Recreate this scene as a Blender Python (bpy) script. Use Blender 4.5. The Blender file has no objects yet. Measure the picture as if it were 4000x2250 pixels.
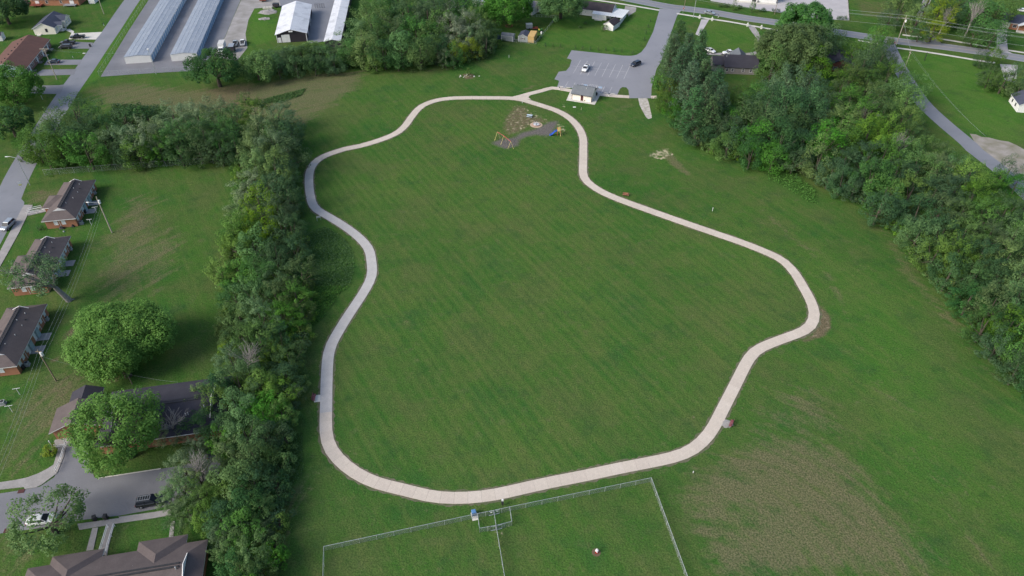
import bpy, bmesh, math, random
import numpy as np
from mathutils import Vector, Matrix
from mathutils.geometry import tessellate_polygon

R = math.radians
rnd = random.Random(7)
S = bpy.context.scene
COL = S.collection

# ------------------------------------------------------------------ camera, sky, sun, exposure
CAM_H, PITCH, FOC = 110.0, R(40.0), 2773.0        # drone height (m), tilt below the horizon, focal length in source pixels
cd = bpy.data.cameras.new('camera')
cd.sensor_width = 36.0
cd.lens = FOC / 4000 * 36.0
cd.clip_start, cd.clip_end = 1.0, 6000.0
cam = bpy.data.objects.new('camera', cd)
cam.location = (0, 0, CAM_H)
cam.rotation_euler = (R(90) - PITCH, 0, 0)
COL.objects.link(cam)
S.camera = cam

SUN_EL, SUN_AZ = 34.0, 244.0                       # degrees; azimuth clockwise from +Y
world = bpy.data.worlds.new('World')
S.world = world
world.use_nodes = True
wn = world.node_tree
bg = wn.nodes['Background']
sky = wn.nodes.new('ShaderNodeTexSky')
sky.sky_type = 'NISHITA'
sky.sun_disc = False
sky.sun_elevation = R(SUN_EL)
sky.sun_rotation = R(SUN_AZ)
sky.air_density = 1.0
sky.dust_density = 2.5
sky.ozone_density = 1.0
wn.links.new(sky.outputs[0], bg.inputs[0])
bg.inputs[1].default_value = 0.085
sd = bpy.data.lights.new('sun', 'SUN')
sd.energy = 1.5
sd.angle = R(27)
sd.color = (1.0, 0.95, 0.88)
sun = bpy.data.objects.new('sun', sd)
dx, dy, dz = math.sin(R(SUN_AZ)) * math.cos(R(SUN_EL)), math.cos(R(SUN_AZ)) * math.cos(R(SUN_EL)), math.sin(R(SUN_EL))
sun.rotation_euler = Vector((dx, dy, dz)).to_track_quat('Z', 'Y').to_euler()
sun.location = (0, 0, 200)
COL.objects.link(sun)
S.view_settings.view_transform = 'Standard'
S.view_settings.look = 'None'
S.view_settings.gamma = 1.0
S.view_settings.use_curve_mapping = False
S.view_settings.exposure = 1.28
S.cycles.max_bounces = 6
S.cycles.diffuse_bounces = 3
S.cycles.transparent_max_bounces = 8

# ------------------------------------------------------------------ survey: site points read from the plan windows, turned into metres on the ground
WIN = {'o': (0, 0, .644), 'p': (0, 0, 1.0), 'h1': (2220, 0, 1456 / 300)}
for _c in range(4):
    for _r in range(4):
        WIN['c%d%d' % (_c, _r)] = (_c * 1000, (0, 560, 1120, 1690)[_r], 2.576)
WIN.update(d1=(0, 0, 5.152), d2=(800, 0, 5.152), d3=(1880, 0, 5.152), d4=(2600, 0, 5.152), d5=(3500, 0, 5.152),
           d6=(1900, 360, 5.152), d7=(2130, 200, 5.152), d8=(0, 680, 5.152), d9=(1750, 1880, 5.152), d10=(0, 1400, 5.152))
CP, SP = math.cos(PITCH), math.sin(PITCH)

def G(w, x, y, z=0.0):
    a, b, s = WIN[w]
    u = (a + x / s - 2000) / FOC
    v = (b + y / s - 1125) / FOC
    t = (CAM_H - z) / (SP + v * CP)
    return Vector((u * t, (CP - v * SP) * t, z))

def GP(w, *xy, z=0.0):
    return [G(w, xy[i], xy[i + 1], z) for i in range(0, len(xy), 2)]

def depth(p):
    return p[1] * CP + (CAM_H - p[2]) * SP

def frame(w, x0, y0, x1, y1, z=0.0):
    """origin and heading of a footprint whose near edge runs from the first to the second point"""
    a, b = G(w, x0, y0, z), G(w, x1, y1, z)
    d = b - a
    a.z = 0
    return a, math.atan2(d.y, d.x), d.length

# ------------------------------------------------------------------ object helpers
class MB:
    def __init__(s):
        s.v, s.f, s.m = [], [], []
    def poly(s, pts, mi=0):
        n = len(s.v)
        s.v += [tuple(p) for p in pts]
        s.f.append(tuple(range(n, n + len(pts))))
        s.m.append(mi)
    def box(s, x0, y0, z0, x1, y1, z1, mi=0):
        n = len(s.v)
        s.v += [(x0, y0, z0), (x1, y0, z0), (x1, y1, z0), (x0, y1, z0), (x0, y0, z1), (x1, y0, z1), (x1, y1, z1), (x0, y1, z1)]
        for q in ((3, 2, 1, 0), (4, 5, 6, 7), (0, 1, 5, 4), (1, 2, 6, 5), (2, 3, 7, 6), (3, 0, 4, 7)):
            s.f.append(tuple(n + i for i in q))
            s.m.append(mi)
        return s
    def hull8(s, a, b, mi=0):
        """a, b: two quads (4 points each) joined into a closed block"""
        n = len(s.v)
        s.v += [tuple(p) for p in a] + [tuple(p) for p in b]
        for q in ((3, 2, 1, 0), (4, 5, 6, 7), (0, 1, 5, 4), (1, 2, 6, 5), (2, 3, 7, 6), (3, 0, 4, 7)):
            s.f.append(tuple(n + i for i in q))
            s.m.append(mi)
        return s
    def tube(s, p0, p1, r0, r1=None, n=6, mi=0, cap=True):
        r1 = r0 if r1 is None else r1
        p0, p1 = Vector(p0), Vector(p1)
        d = (p1 - p0)
        if d.length < 1e-6:
            return s
        d.normalize()
        a = d.orthogonal().normalized()
        b = d.cross(a)
        k = len(s.v)
        for p, r in ((p0, r0), (p1, r1)):
            for i in range(n):
                t = 2 * math.pi * i / n
                s.v.append(tuple(p + a * (math.cos(t) * r) + b * (math.sin(t) * r)))
        for i in range(n):
            j = (i + 1) % n
            s.f.append((k + i, k + j, k + n + j, k + n + i))
            s.m.append(mi)
        if cap:
            s.f.append(tuple(k + i for i in reversed(range(n))))
            s.f.append(tuple(k + n + i for i in range(n)))
            s.m += [mi, mi]
        return s
    def prism(s, pts, z0, z1, mi=0, side=None):
        side = mi if side is None else side
        n = len(pts)
        k = len(s.v)
        s.v += [(p[0], p[1], z0) for p in pts] + [(p[0], p[1], z1) for p in pts]
        tris = tessellate_polygon([[Vector((p[0], p[1], 0)) for p in pts]])
        for t in tris:
            a, b, c = (Vector((pts[i][0], pts[i][1])) for i in t)
            up = (b - a).cross(c - a) > 0
            tt = t if up else (t[0], t[2], t[1])
            s.f.append(tuple(k + n + i for i in tt))
            s.f.append(tuple(k + i for i in reversed(tt)))
            s.m += [mi, mi]
        for i in range(n):
            j = (i + 1) % n
            s.f.append((k + i, k + j, k + n + j, k + n + i))
            s.m.append(side)
        return s
    def mesh(s, name, mats, smooth=False):
        me = bpy.data.meshes.new(name)
        me.from_pydata(s.v, [], s.f)
        for m in (mats if isinstance(mats, (list, tuple)) else [mats]):
            me.materials.append(m)
        me.polygons.foreach_set('material_index', s.m)
        if smooth:
            me.polygons.foreach_set('use_smooth', [True] * len(me.polygons))
        me.update()
        return me
    def build(s, name, mats, parent=None, smooth=False):
        o = bpy.data.objects.new(name, s.mesh(name, mats, smooth))
        COL.objects.link(o)
        o.parent = parent
        return o

def tag(o, label, cat, group=None):
    o['label'] = label
    o['category'] = cat
    if group:
        o['group'] = group
    return o

def thing(name, label, cat, loc=(0, 0, 0), rz=0.0, group=None):
    o = bpy.data.objects.new(name, None)
    o.empty_display_size = 0.5
    COL.objects.link(o)
    o.location = loc
    o.rotation_euler = (0, 0, rz)
    return tag(o, label, cat, group)

def struct(o):
    o['kind'] = 'structure'
    return o

def stuff(o):
    o['kind'] = 'stuff'
    return o

def inst(name, me, parent, loc=(0, 0, 0), rz=0.0, sc=None):
    o = bpy.data.objects.new(name, me)
    COL.objects.link(o)
    o.parent = parent
    o.location = loc
    o.rotation_euler = (0, 0, rz)
    if sc:
        o.scale = sc
    return o

def copy_tree(o, parent=None):
    c = o.copy()
    COL.objects.link(c)
    c.parent = parent
    for ch in list(o.children):
        copy_tree(ch, c)
    return c

def smooth_line(pts, step, closed=False, sig=2):
    P = [np.array((p[0], p[1])) for p in pts]
    n = len(P)
    out = []
    rng = range(n) if closed else range(n - 1)
    for i in rng:
        p1, p2 = P[i], P[(i + 1) % n]
        p0 = P[i - 1] if (closed or i > 0) else 2 * p1 - p2
        p3 = P[(i + 2) % n] if (closed or i + 2 < n) else 2 * p2 - p1
        k = max(2, int(np.linalg.norm(p2 - p1) / .5))
        for j in range(k):
            t = j / k
            out.append(.5 * (2 * p1 + (p2 - p0) * t + (2 * p0 - 5 * p1 + 4 * p2 - p3) * t * t + (3 * p1 - p0 - 3 * p2 + p3) * t ** 3))
    if not closed:
        out.append(P[-1])
    A = np.array(out)
    if sig:
        for _ in range(sig * 6):
            B = A.copy()
            if closed:
                B = (np.roll(A, 1, 0) + 2 * A + np.roll(A, -1, 0)) / 4
            else:
                B[1:-1] = (A[:-2] + 2 * A[1:-1] + A[2:]) / 4
            A = B
    L = A if not closed else np.vstack([A, A[:1]])
    d = np.r_[0, np.cumsum(np.linalg.norm(np.diff(L, axis=0), axis=1))]
    m = max(2, int(round(d[-1] / step)))
    s = np.linspace(0, d[-1], m + 1)
    Q = np.c_[np.interp(s, d, L[:, 0]), np.interp(s, d, L[:, 1])]
    return Q[:-1] if closed else Q

def normals2(Q, closed=False):
    if closed:
        T = np.roll(Q, -1, 0) - np.roll(Q, 1, 0)
    else:
        T = np.gradient(Q, axis=0)
    T /= np.linalg.norm(T, axis=1)[:, None]
    return np.c_[-T[:, 1], T[:, 0]]

def ribbon(name, pts, width, z, mat, step=2.0, closed=False, jit=0.0, sig=1):
    Q = smooth_line(pts, step, closed, sig)
    N = normals2(Q, closed)
    mb = MB()
    n = len(Q)
    wl = [width / 2 + rnd.uniform(-jit, jit) for _ in range(n)]
    wr = [width / 2 + rnd.uniform(-jit, jit) for _ in range(n)]
    for i in range(n):
        a, b = Q[i] + N[i] * wl[i], Q[i] - N[i] * wr[i]
        mb.v += [(a[0], a[1], z), (b[0], b[1], z)]
    for i in range(n if closed else n - 1):
        j = (i + 1) % n
        mb.f.append((2 * i, 2 * i + 1, 2 * j + 1, 2 * j))
        mb.m.append(0)
    return struct(mb.build(name, mat))

def sheet(name, pts, z, mat, thick=0.0):
    mb = MB()
    if thick:
        mb.prism(pts, z - thick, z)
    else:
        n = len(pts)
        mb.v = [(p[0], p[1], z) for p in pts]
        for t in tessellate_polygon([[Vector((p[0], p[1], 0)) for p in pts]]):
            a, b, c = (Vector((pts[i][0], pts[i][1])) for i in t)
            mb.f.append(tuple(t) if (b - a).cross(c - a) > 0 else (t[0], t[2], t[1]))
            mb.m.append(0)
    return struct(mb.build(name, mat))

# ------------------------------------------------------------------ materials
def newmat(name):
    m = bpy.data.materials.new(name)
    m.use_nodes = True
    nt = m.node_tree
    b = nt.nodes['Principled BSDF']
    return m, nt, b

def N(nt, t, **kw):
    n = nt.nodes.new('ShaderNode' + t)
    for k, v in kw.items():
        setattr(n, k, v)
    return n

def noise(nt, vec, scale, detail=3.0, rough=.55):
    n = N(nt, 'TexNoise')
    n.inputs['Scale'].default_value = scale
    n.inputs['Detail'].default_value = detail
    n.inputs['Roughness'].default_value = rough
    if vec is not None:
        nt.links.new(vec, n.inputs['Vector'])
    return n.outputs['Fac']

def maprange(nt, val, a, b, c=0.0, d=1.0):
    n = N(nt, 'MapRange')
    n.inputs[1].default_value, n.inputs[2].default_value = a, b
    n.inputs[3].default_value, n.inputs[4].default_value = c, d
    nt.links.new(val, n.inputs[0])
    return n.outputs[0]

def mixc(nt, fac, a, b, mode='MIX'):
    n = N(nt, 'Mix', data_type='RGBA', blend_type=mode)
    for sock, v in ((n.inputs[0], fac), (n.inputs[6], a), (n.inputs[7], b)):
        if isinstance(v, (int, float)):
            sock.default_value = v
        elif isinstance(v, (tuple, list)):
            sock.default_value = (*v[:3], 1)
        else:
            nt.links.new(v, sock)
    return n.outputs[2]

def mth(nt, op, a, b=None):
    n = N(nt, 'Math', operation=op)
    for i, v in enumerate((a, b)):
        if v is None:
            continue
        if isinstance(v, (int, float)):
            n.inputs[i].default_value = v
        else:
            nt.links.new(v, n.inputs[i])
    return n.outputs[0]

def objco(nt):
    return N(nt, 'TexCoord').outputs['Object']

def mat(name, c1, c2=None, scale=1.0, rough=.8, metal=0.0, spec=.3, fine=None, bump=0.0, detail=4.0):
    """two-tone mottled surface with an optional second, finer grain"""
    m, nt, b = newmat(name)
    b.inputs['Roughness'].default_value = rough
    b.inputs['Metallic'].default_value = metal
    b.inputs['Specular IOR Level'].default_value = spec
    if c2 is None:
        c2 = tuple(min(1, x * .8) for x in c1)
    vec = objco(nt)
    f = maprange(nt, noise(nt, vec, scale, detail), .3, .7)
    c = mixc(nt, f, c1, c2)
    if fine:
        g = noise(nt, vec, fine, 2.0)
        c = mixc(nt, maprange(nt, g, .3, .7, .0, .5), c, tuple(x * .6 for x in c1))
    nt.links.new(c, b.inputs['Base Color'])
    if bump:
        bn = N(nt, 'Bump')
        bn.inputs['Strength'].default_value = bump
        nt.links.new(noise(nt, vec, fine or scale * 6, 3.0), bn.inputs['Height'])
        nt.links.new(bn.outputs[0], b.inputs['Normal'])
    return m

def stained(m, amt=.5, scale=.5, dark=(.06, .06, .065)):
    """worn patches, drips and wheel tracks over a paving material"""
    nt = m.node_tree
    b = nt.nodes['Principled BSDF']
    src = b.inputs['Base Color'].links[0].from_socket
    vec = objco(nt)
    f1 = maprange(nt, noise(nt, vec, scale, 6, .7), .56, .72, 0, amt)
    f2 = maprange(nt, noise(nt, vec, scale * .13, 3, .6), .45, .65, 0, amt * .7)
    c = mixc(nt, f1, src, dark)
    c = mixc(nt, f2, c, tuple(x * 2.2 + .05 for x in dark))
    nt.links.new(c, b.inputs['Base Color'])
    return m

def strip_mat(name, c1, c2, pitch, axis, rough=.7, metal=0.0, spec=.3, dirt=None, line=.06):
    """courses / ribs: thin joint lines every `pitch` metres along an object axis, plus grime"""
    m, nt, b = newmat(name)
    b.inputs['Roughness'].default_value = rough
    b.inputs['Metallic'].default_value = metal
    b.inputs['Specular IOR Level'].default_value = spec
    vec = objco(nt)
    sep = N(nt, 'SeparateXYZ')
    nt.links.new(vec, sep.inputs[0])
    fr = mth(nt, 'FRACT', mth(nt, 'DIVIDE', sep.outputs[axis], pitch))
    ln = mth(nt, 'LESS_THAN', fr, line)
    f = maprange(nt, noise(nt, vec, .6, 5.0), .3, .7)
    c = mixc(nt, f, c1, c2)
    g = maprange(nt, noise(nt, vec, 14, 2.0), .35, .7, 0, .35)
    c = mixc(nt, g, c, tuple(x * .55 for x in c1))
    if dirt:
        h = maprange(nt, noise(nt, vec, .22, 6.0, .7), .5, .72, 0, .8)
        c = mixc(nt, h, c, dirt)
    c = mixc(nt, mth(nt, 'MULTIPLY', ln, .5), c, tuple(x * .5 for x in c2))
    nt.links.new(c, b.inputs['Base Color'])
    return m

M = {}
M['asphalt'] = mat('asphalt', (.215, .222, .245), (.175, .182, .205), .12, .62, spec=.5, fine=6)
M['asphalt_dark'] = mat('asphalt_dark', (.185, .186, .202), (.135, .136, .15), .15, .65, spec=.5, fine=5)
M['asphalt_lot'] = mat('asphalt_lot', (.255, .258, .285), (.215, .218, .245), .1, .62, spec=.5, fine=6)
for _k in ('asphalt', 'asphalt_dark', 'asphalt_lot'):
    stained(M[_k], .38, .45, (.09, .09, .10))
M['gravel'] = mat('gravel', (.37, .355, .35), (.22, .21, .19), .22, .95, spec=.1, fine=2.5, bump=.5, detail=7)
M['gravel_dusty'] = mat('gravel_dusty', (.36, .33, .31), (.17, .165, .10), .25, .95, spec=.1, fine=3, bump=.3)
M['gravel_worn'] = mat('gravel_worn', (.56, .53, .50), (.26, .25, .19), .9, .95, spec=.1, fine=5, bump=.4)
M['concrete_pink'] = mat('concrete_pink', (.66, .58, .525), (.61, .54, .49), .3, .85, spec=.2, fine=9)
M['concrete_grey'] = mat('concrete_grey', (.56, .545, .555), (.52, .505, .515), .3, .85, spec=.2, fine=9)
M['concrete_old'] = mat('concrete_old', (.36, .34, .33), (.26, .25, .24), .5, .9, spec=.2, fine=5)
M['concrete_pale'] = mat('concrete_pale', (.62, .60, .55), (.52, .50, .46), .4, .85, spec=.2, fine=7)
M['concrete_lot'] = mat('concrete_lot', (.47, .45, .46), (.38, .36, .37), .25, .9, spec=.2, fine=4)
M['verge'] = mat('verge', (.175, .15, .115), (.065, .105, .035), .8, 1.0, spec=.1, fine=3, bump=.4)
M['soil'] = mat('soil', (.17, .125, .085), (.10, .08, .05), .9, 1.0, spec=.1, fine=3, bump=.4)
M['paint_white'] = mat('paint_white', (.72, .72, .72), (.60, .60, .60), .8, .7)
M['line_paint'] = mat('line_paint', (.62, .62, .62), (.34, .33, .35), .7, .8, fine=5)
M['line_yellow'] = mat('line_yellow', (.45, .36, .28), (.34, .29, .25), .7, .8)
M['paint_blue'] = mat('paint_blue', (.17, .30, .45), (.15, .26, .40), .8, .7)
M['metal_galv'] = mat('metal_galv', (.52, .55, .56), (.42, .45, .47), 1.5, .45, .5, .5)
M['metal_wire'] = mat('metal_wire', (.42, .46, .46), (.34, .37, .38), 1.5, .5, .3, .4)
M['metal_dark'] = mat('metal_dark', (.03, .03, .035), (.05, .05, .055), 1.5, .5, .3, .4)
M['wood_pole'] = mat('wood_pole', (.27, .22, .16), (.19, .15, .11), 1.2, .9, fine=8)
M['wood_pale'] = mat('wood_pale', (.42, .38, .30), (.34, .30, .24), 1.2, .9, fine=8)
M['glass'] = mat('glass', (.018, .022, .03), (.028, .032, .04), .5, .25, 0, .15)
M['tyre'] = mat('tyre', (.02, .02, .02), (.03, .03, .03), 2, .9)
M['rim'] = mat('rim', (.45, .46, .48), (.38, .38, .4), 2, .35, .7)
M['lamp_lens'] = mat('lamp_lens', (.75, .76, .78), (.65, .66, .68), 2, .15, 0, .6)
M['lamp_red'] = mat('lamp_red', (.35, .02, .02), (.25, .02, .02), 2, .25, 0, .5)
M['plastic_black'] = mat('plastic_black', (.022, .022, .024), (.035, .035, .038), 2, .55)
# ------------------------------------------------------------------ the ground: one sheet to the horizon, with surveyed wear
def inside_dist(px, py, poly):
    """signed distance (positive inside) from points to a polygon"""
    P = np.array([(p[0], p[1]) for p in poly])
    d = np.full(px.shape, 1e9)
    ins = np.zeros(px.shape, bool)
    n = len(P)
    for i in range(n):
        a, b = P[i], P[(i + 1) % n]
        ab = b - a
        t = np.clip(((px - a[0]) * ab[0] + (py - a[1]) * ab[1]) / (ab @ ab + 1e-9), 0, 1)
        d = np.minimum(d, np.hypot(px - a[0] - t * ab[0], py - a[1] - t * ab[1]))
        if abs(ab[1]) > 1e-9:
            c = ((a[1] > py) != (b[1] > py)) & (px < ab[0] * (py - a[1]) / ab[1] + a[0])
            ins ^= c
    return np.where(ins, d, -d)

def soft(px, py, poly, w):
    return np.clip(inside_dist(px, py, poly) / w + .5, 0, 1)

gx = np.r_[-4000, -1800, -900, -500, -340, np.arange(-255, 256, 1.0), 340, 500, 900, 1800, 4000]
gy = np.r_[-4000, -1500, -500, -150, 0, 30, np.arange(50, 361, 1.0), 400, 460, 550, 700, 1000, 1800, 4500]
XX, YY = np.meshgrid(gx, gy)
fx, fy = XX.ravel(), YY.ravel()
nx, ny = len(gx), len(gy)
ms = {k: np.zeros(fx.shape) for k in ('dry', 'mulch', 'straw', 'rough', 'bare', 'lush', 'stripe')}

def paint(k, poly, w, amt=1.0):
    ms[k] = np.maximum(ms[k], amt * soft(fx, fy, poly, w))

# mown hay field (lower right) and the brown mown strip behind the hedgerow (upper left)
paint('dry', GP('o', 1700, 1225, 1760, 1175, 1830, 1130, 1900, 1090, 2010, 1085, 2130, 1140, 2230, 1250, 2330, 1370, 2400, 1470, 1790, 1470), 9, .92)
paint('dry', GP('o', 1820, 1130, 1900, 1000, 1990, 940, 2080, 980, 2160, 1080, 2120, 1130, 1960, 1110), 14, .72)
paint('dry', GP('o', 2130, 900, 2260, 940, 2420, 1180, 2560, 1420, 2450, 1450, 2300, 1180), 16, .50)
paint('dry', GP('o', 220, 225, 330, 205, 470, 225, 640, 208, 800, 178, 925, 174, 915, 208, 850, 262, 760, 322, 690, 330, 520, 280, 430, 300, 250, 270), 9, .95)
paint('dry', GP('o', 960, 172, 1180, 168, 1180, 176, 980, 190), 3, .5)
paint('dry', GP('o', 705, 1220, 790, 1180, 800, 1230, 745, 1300, 735, 1449, 680, 1449), 5, .7)
paint('dry', GP('o', 2180, 530, 2250, 590, 2330, 700, 2420, 800, 2540, 960, 2500, 960, 2380, 830, 2250, 680), 5, .65)
# dry patches on the lawns of the brick houses
for q in ((305, 490, 400, 480, 420, 640, 350, 740, 250, 780, 230, 700), (160, 850, 260, 780, 290, 800, 200, 900), (120, 930, 235, 920, 230, 1010, 160, 1090, 60, 1130, 0, 1180, 0, 1010, 70, 980),
          (0, 1150, 110, 1100, 120, 1180, 0, 1215), (60, 470, 180, 480, 120, 545, 60, 540), (0, 1350, 130, 1340, 100, 1440, 0, 1449), (330, 650, 420, 560, 480, 620, 380, 760)):
    paint('dry', GP('o', *q), 10, .80)
for q in ((0, 1150, 60, 1130, 130, 1170, 60, 1200, 0, 1215), (100, 960, 215, 940, 220, 1000, 130, 1040)):
    paint('bare', GP('o', *q), 5, .45)
paint('dry', GP('c10', 1980, 640, 2560, 420, 2576, 700, 2300, 800), 12, .25)
paint('dry', GP('o', 2270, 70, 2520, 120, 2500, 140, 2330, 120), 6, .55)
paint('dry', GP('c20', 1290, 990, 960, 1090, 760, 1160, 620, 1110, 700, 1200, 900, 1210, 1250, 1080), 5, .6)
paint('dry', GP('c20', 420, 800, 180, 900, 30, 950, 100, 890, 400, 790), 2, .7)
paint('dry', GP('c31', 0, 690, 520, 1150, 620, 1340, 690, 1443, 640, 1443, 520, 1250, 380, 1080, 0, 760), 3, .85)
paint('dry', GP('c32', 620, 0, 700, 0, 790, 200, 800, 330, 760, 300, 700, 120), 2.5, .85)
paint('bare', GP('c31', 1150, 740, 1400, 860, 1560, 1060, 1800, 1300, 1700, 1300, 1450, 1060), 5, .75)
paint('bare', GP('c32', 1900, 100, 2060, 320, 2330, 640, 2576, 960, 2576, 860, 2300, 520, 2050, 150), 5, .75)
paint('bare', GP('c00', 2040, 900, 2576, 800, 2576, 1080, 2200, 1060), 5, .6)
# playground: purplish bark mulch, straw over fresh seed
paint('mulch', GP('d6', 600, 900, 720, 820, 950, 770, 1100, 690, 1330, 590, 1420, 600, 1340, 780, 1260, 870, 1000, 850, 800, 890, 650, 950, 600, 1080, 390, 1130, 130, 1030, 280, 960, 500, 940), 2.8, 1)
paint('straw', GP('d6', 330, 520, 600, 260, 830, 280, 1290, 540, 1250, 610, 880, 700, 660, 850, 400, 880, 330, 740), 3, .58)
paint('bare', GP('d6', 330, 520, 560, 250, 830, 260, 900, 420, 1290, 560, 1250, 610, 880, 700, 660, 850, 400, 880, 300, 740), 4, .72)
paint('straw', GP('d6', 1370, 640, 1520, 640, 1620, 720, 1600, 860, 1500, 800, 1400, 720), 1.5, .85)
paint('straw', GP('c21', 1360, 110, 1450, 70, 1550, 40, 1640, 110, 1530, 165, 1440, 170), 2, 1)
paint('dry', GP('c21', 1500, 120, 1620, 100, 1810, 310, 1760, 330, 1600, 230), 2, .9)
paint('straw', GP('c32', 520, 150, 560, 230, 620, 310, 625, 430, 560, 500, 430, 535, 300, 565, 430, 480, 510, 330), 1.2, .5)
paint('bare', GP('c32', 520, 120, 580, 230, 640, 310, 640, 430, 560, 510, 430, 545, 280, 575, 430, 480, 510, 330), 1.5, .9)
paint('straw', GP('d9', 560, 1040, 700, 1060, 860, 1000, 920, 960, 1030, 960, 1080, 900, 1330, 880, 1340, 930, 1180, 1010, 1050, 1060, 900, 1100), 1.0, .8)
paint('straw', GP('d9', 640, 720, 850, 690, 980, 640, 1070, 640, 1060, 760, 980, 740, 800, 740), .8, .7)
paint('straw', GP('d7', 330, 1040, 470, 1130, 400, 1170, 320, 1120), 1.5, .8)
paint('bare', GP('c10', 2070, 740, 2190, 740, 2200, 790, 2100, 800), 1.5, .9)
paint('straw', GP('c10', 2090, 750, 2150, 765, 2190, 755, 2150, 790, 2100, 785), 1.2, .9)
paint('bare', GP('c02', 620, 480, 760, 370, 800, 420, 720, 560, 640, 620), 3, .8)
paint('bare', GP('c02', 490, 740, 600, 690, 590, 750, 510, 770), 1.5, .9)
paint('bare', GP('c02', 690, 820, 760, 780, 740, 820), 1.2, .9)
paint('bare', GP('c02', 1070, 920, 1200, 890, 1230, 940, 1110, 970), 1.5, .9)
paint('bare', GP('c01', 340, 480, 440, 460, 490, 490, 380, 530), 1.5, .7)
paint('bare', GP('c01', 970, 930, 1080, 900, 1150, 930, 1000, 960), 1.5, .6)
paint('bare', GP('c03', 1350, 250, 1400, 240, 1400, 300, 1350, 310), 2, .6)
paint('bare', GP('c30', 860, 0, 1380, 0, 1330, 90, 1280, 200, 1100, 180, 900, 190), 6, .5)
paint('bare', GP('c30', 1330, 260, 1560, 330, 1540, 380, 1300, 330), 3, .6)
# unmown weeds between hedgerow and path, brighter swaths
paint('rough', GP('c11', 470, 880, 700, 830, 900, 960, 985, 1100, 1000, 1300, 950, 1443, 300, 1443, 480, 1100), 2.5, 1)
paint('rough', GP('c12', 950, 0, 850, 80, 700, 300, 560, 420, 480, 520, 400, 300, 400, 0), 2.5, 1)
paint('rough', GP('c13', 100, 0, 500, 0, 520, 450, 420, 560, 200, 600, 180, 200), 2, .8)
paint('rough', GP('c00', 1130, 1060, 1650, 1080, 1690, 1240, 1250, 1280, 1100, 1200), 3, 1)
paint('rough', GP('c31', 0, 200, 200, 260, 470, 470, 560, 610, 400, 620, 200, 480, 0, 400), 3, .9)
paint('lush', GP('c00', 1300, 0, 1490, 0, 1020, 760, 780, 960, 760, 900, 980, 560), 2, .9)
paint('lush', GP('d2', 950, 180, 1130, 160, 1170, 430, 1480, 370, 1410, 800, 860, 960, 880, 600), 3, .9)
paint('lush', GP('c30', 1230, 480, 2120, 610, 2200, 800, 2576, 1200, 2576, 1443, 2100, 1330, 1640, 980, 1400, 700), 6, .75)
paint('lush', GP('c20', 430, 180, 820, 200, 1080, 100, 1470, 120, 1340, 480, 1200, 560, 240, 440), 3, .45)
paint('lush', GP('c20', 1950, 200, 2400, 260, 2490, 420, 2420, 520, 2280, 530, 1960, 480, 1900, 360), 3, .45)
paint('lush', GP('c10', 80, 1000, 510, 890, 460, 960, 250, 1040, 80, 1040), 1.5, 1)
paint('lush', GP('o', 2060, 640, 2330, 800, 2400, 1120, 2330, 1230, 2200, 1100, 2120, 850), 14, .5)
paint('stripe', GP('o', 800, 400, 1040, 330, 1200, 262, 1300, 260, 1430, 330, 1450, 440, 1500, 510, 1900, 640, 2010, 740, 1980, 810, 1850, 900, 1760, 1090, 1200, 1220, 900, 1160, 850, 1050, 850, 860, 950, 700, 920, 590, 800, 510), 4, 1)
paint('stripe', GP('o', 780, 330, 930, 200, 1180, 180, 1430, 130, 1400, 200, 1100, 235, 1000, 310, 800, 380), 4, .7)

me = bpy.data.meshes.new('ground')
vid = np.arange(nx * ny).reshape(ny, nx)
quads = np.stack([vid[:-1, :-1], vid[:-1, 1:], vid[1:, 1:], vid[1:, :-1]], -1).reshape(-1, 4)
me.vertices.add(nx * ny)
me.vertices.foreach_set('co', np.c_[fx, fy, np.zeros_like(fx)].ravel().astype(np.float32))
me.loops.add(quads.size)
me.loops.foreach_set('vertex_index', quads.ravel().astype(np.int32))
me.polygons.add(len(quads))
me.polygons.foreach_set('loop_start', (np.arange(len(quads)) * 4).astype(np.int32))
me.polygons.foreach_set('loop_total', np.full(len(quads), 4, np.int32))
me.update(calc_edges=True)
one = np.ones_like(fx)
for nm, (a, b, c) in (('wear_a', ('dry', 'mulch', 'straw')), ('wear_b', ('rough', 'bare', 'lush')), ('wear_c', ('stripe', 'stripe', 'stripe'))):
    at = me.attributes.new(nm, 'FLOAT_COLOR', 'POINT')
    at.data.foreach_set('color', np.c_[ms[a], ms[b], ms[c], one].ravel().astype(np.float32))

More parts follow.
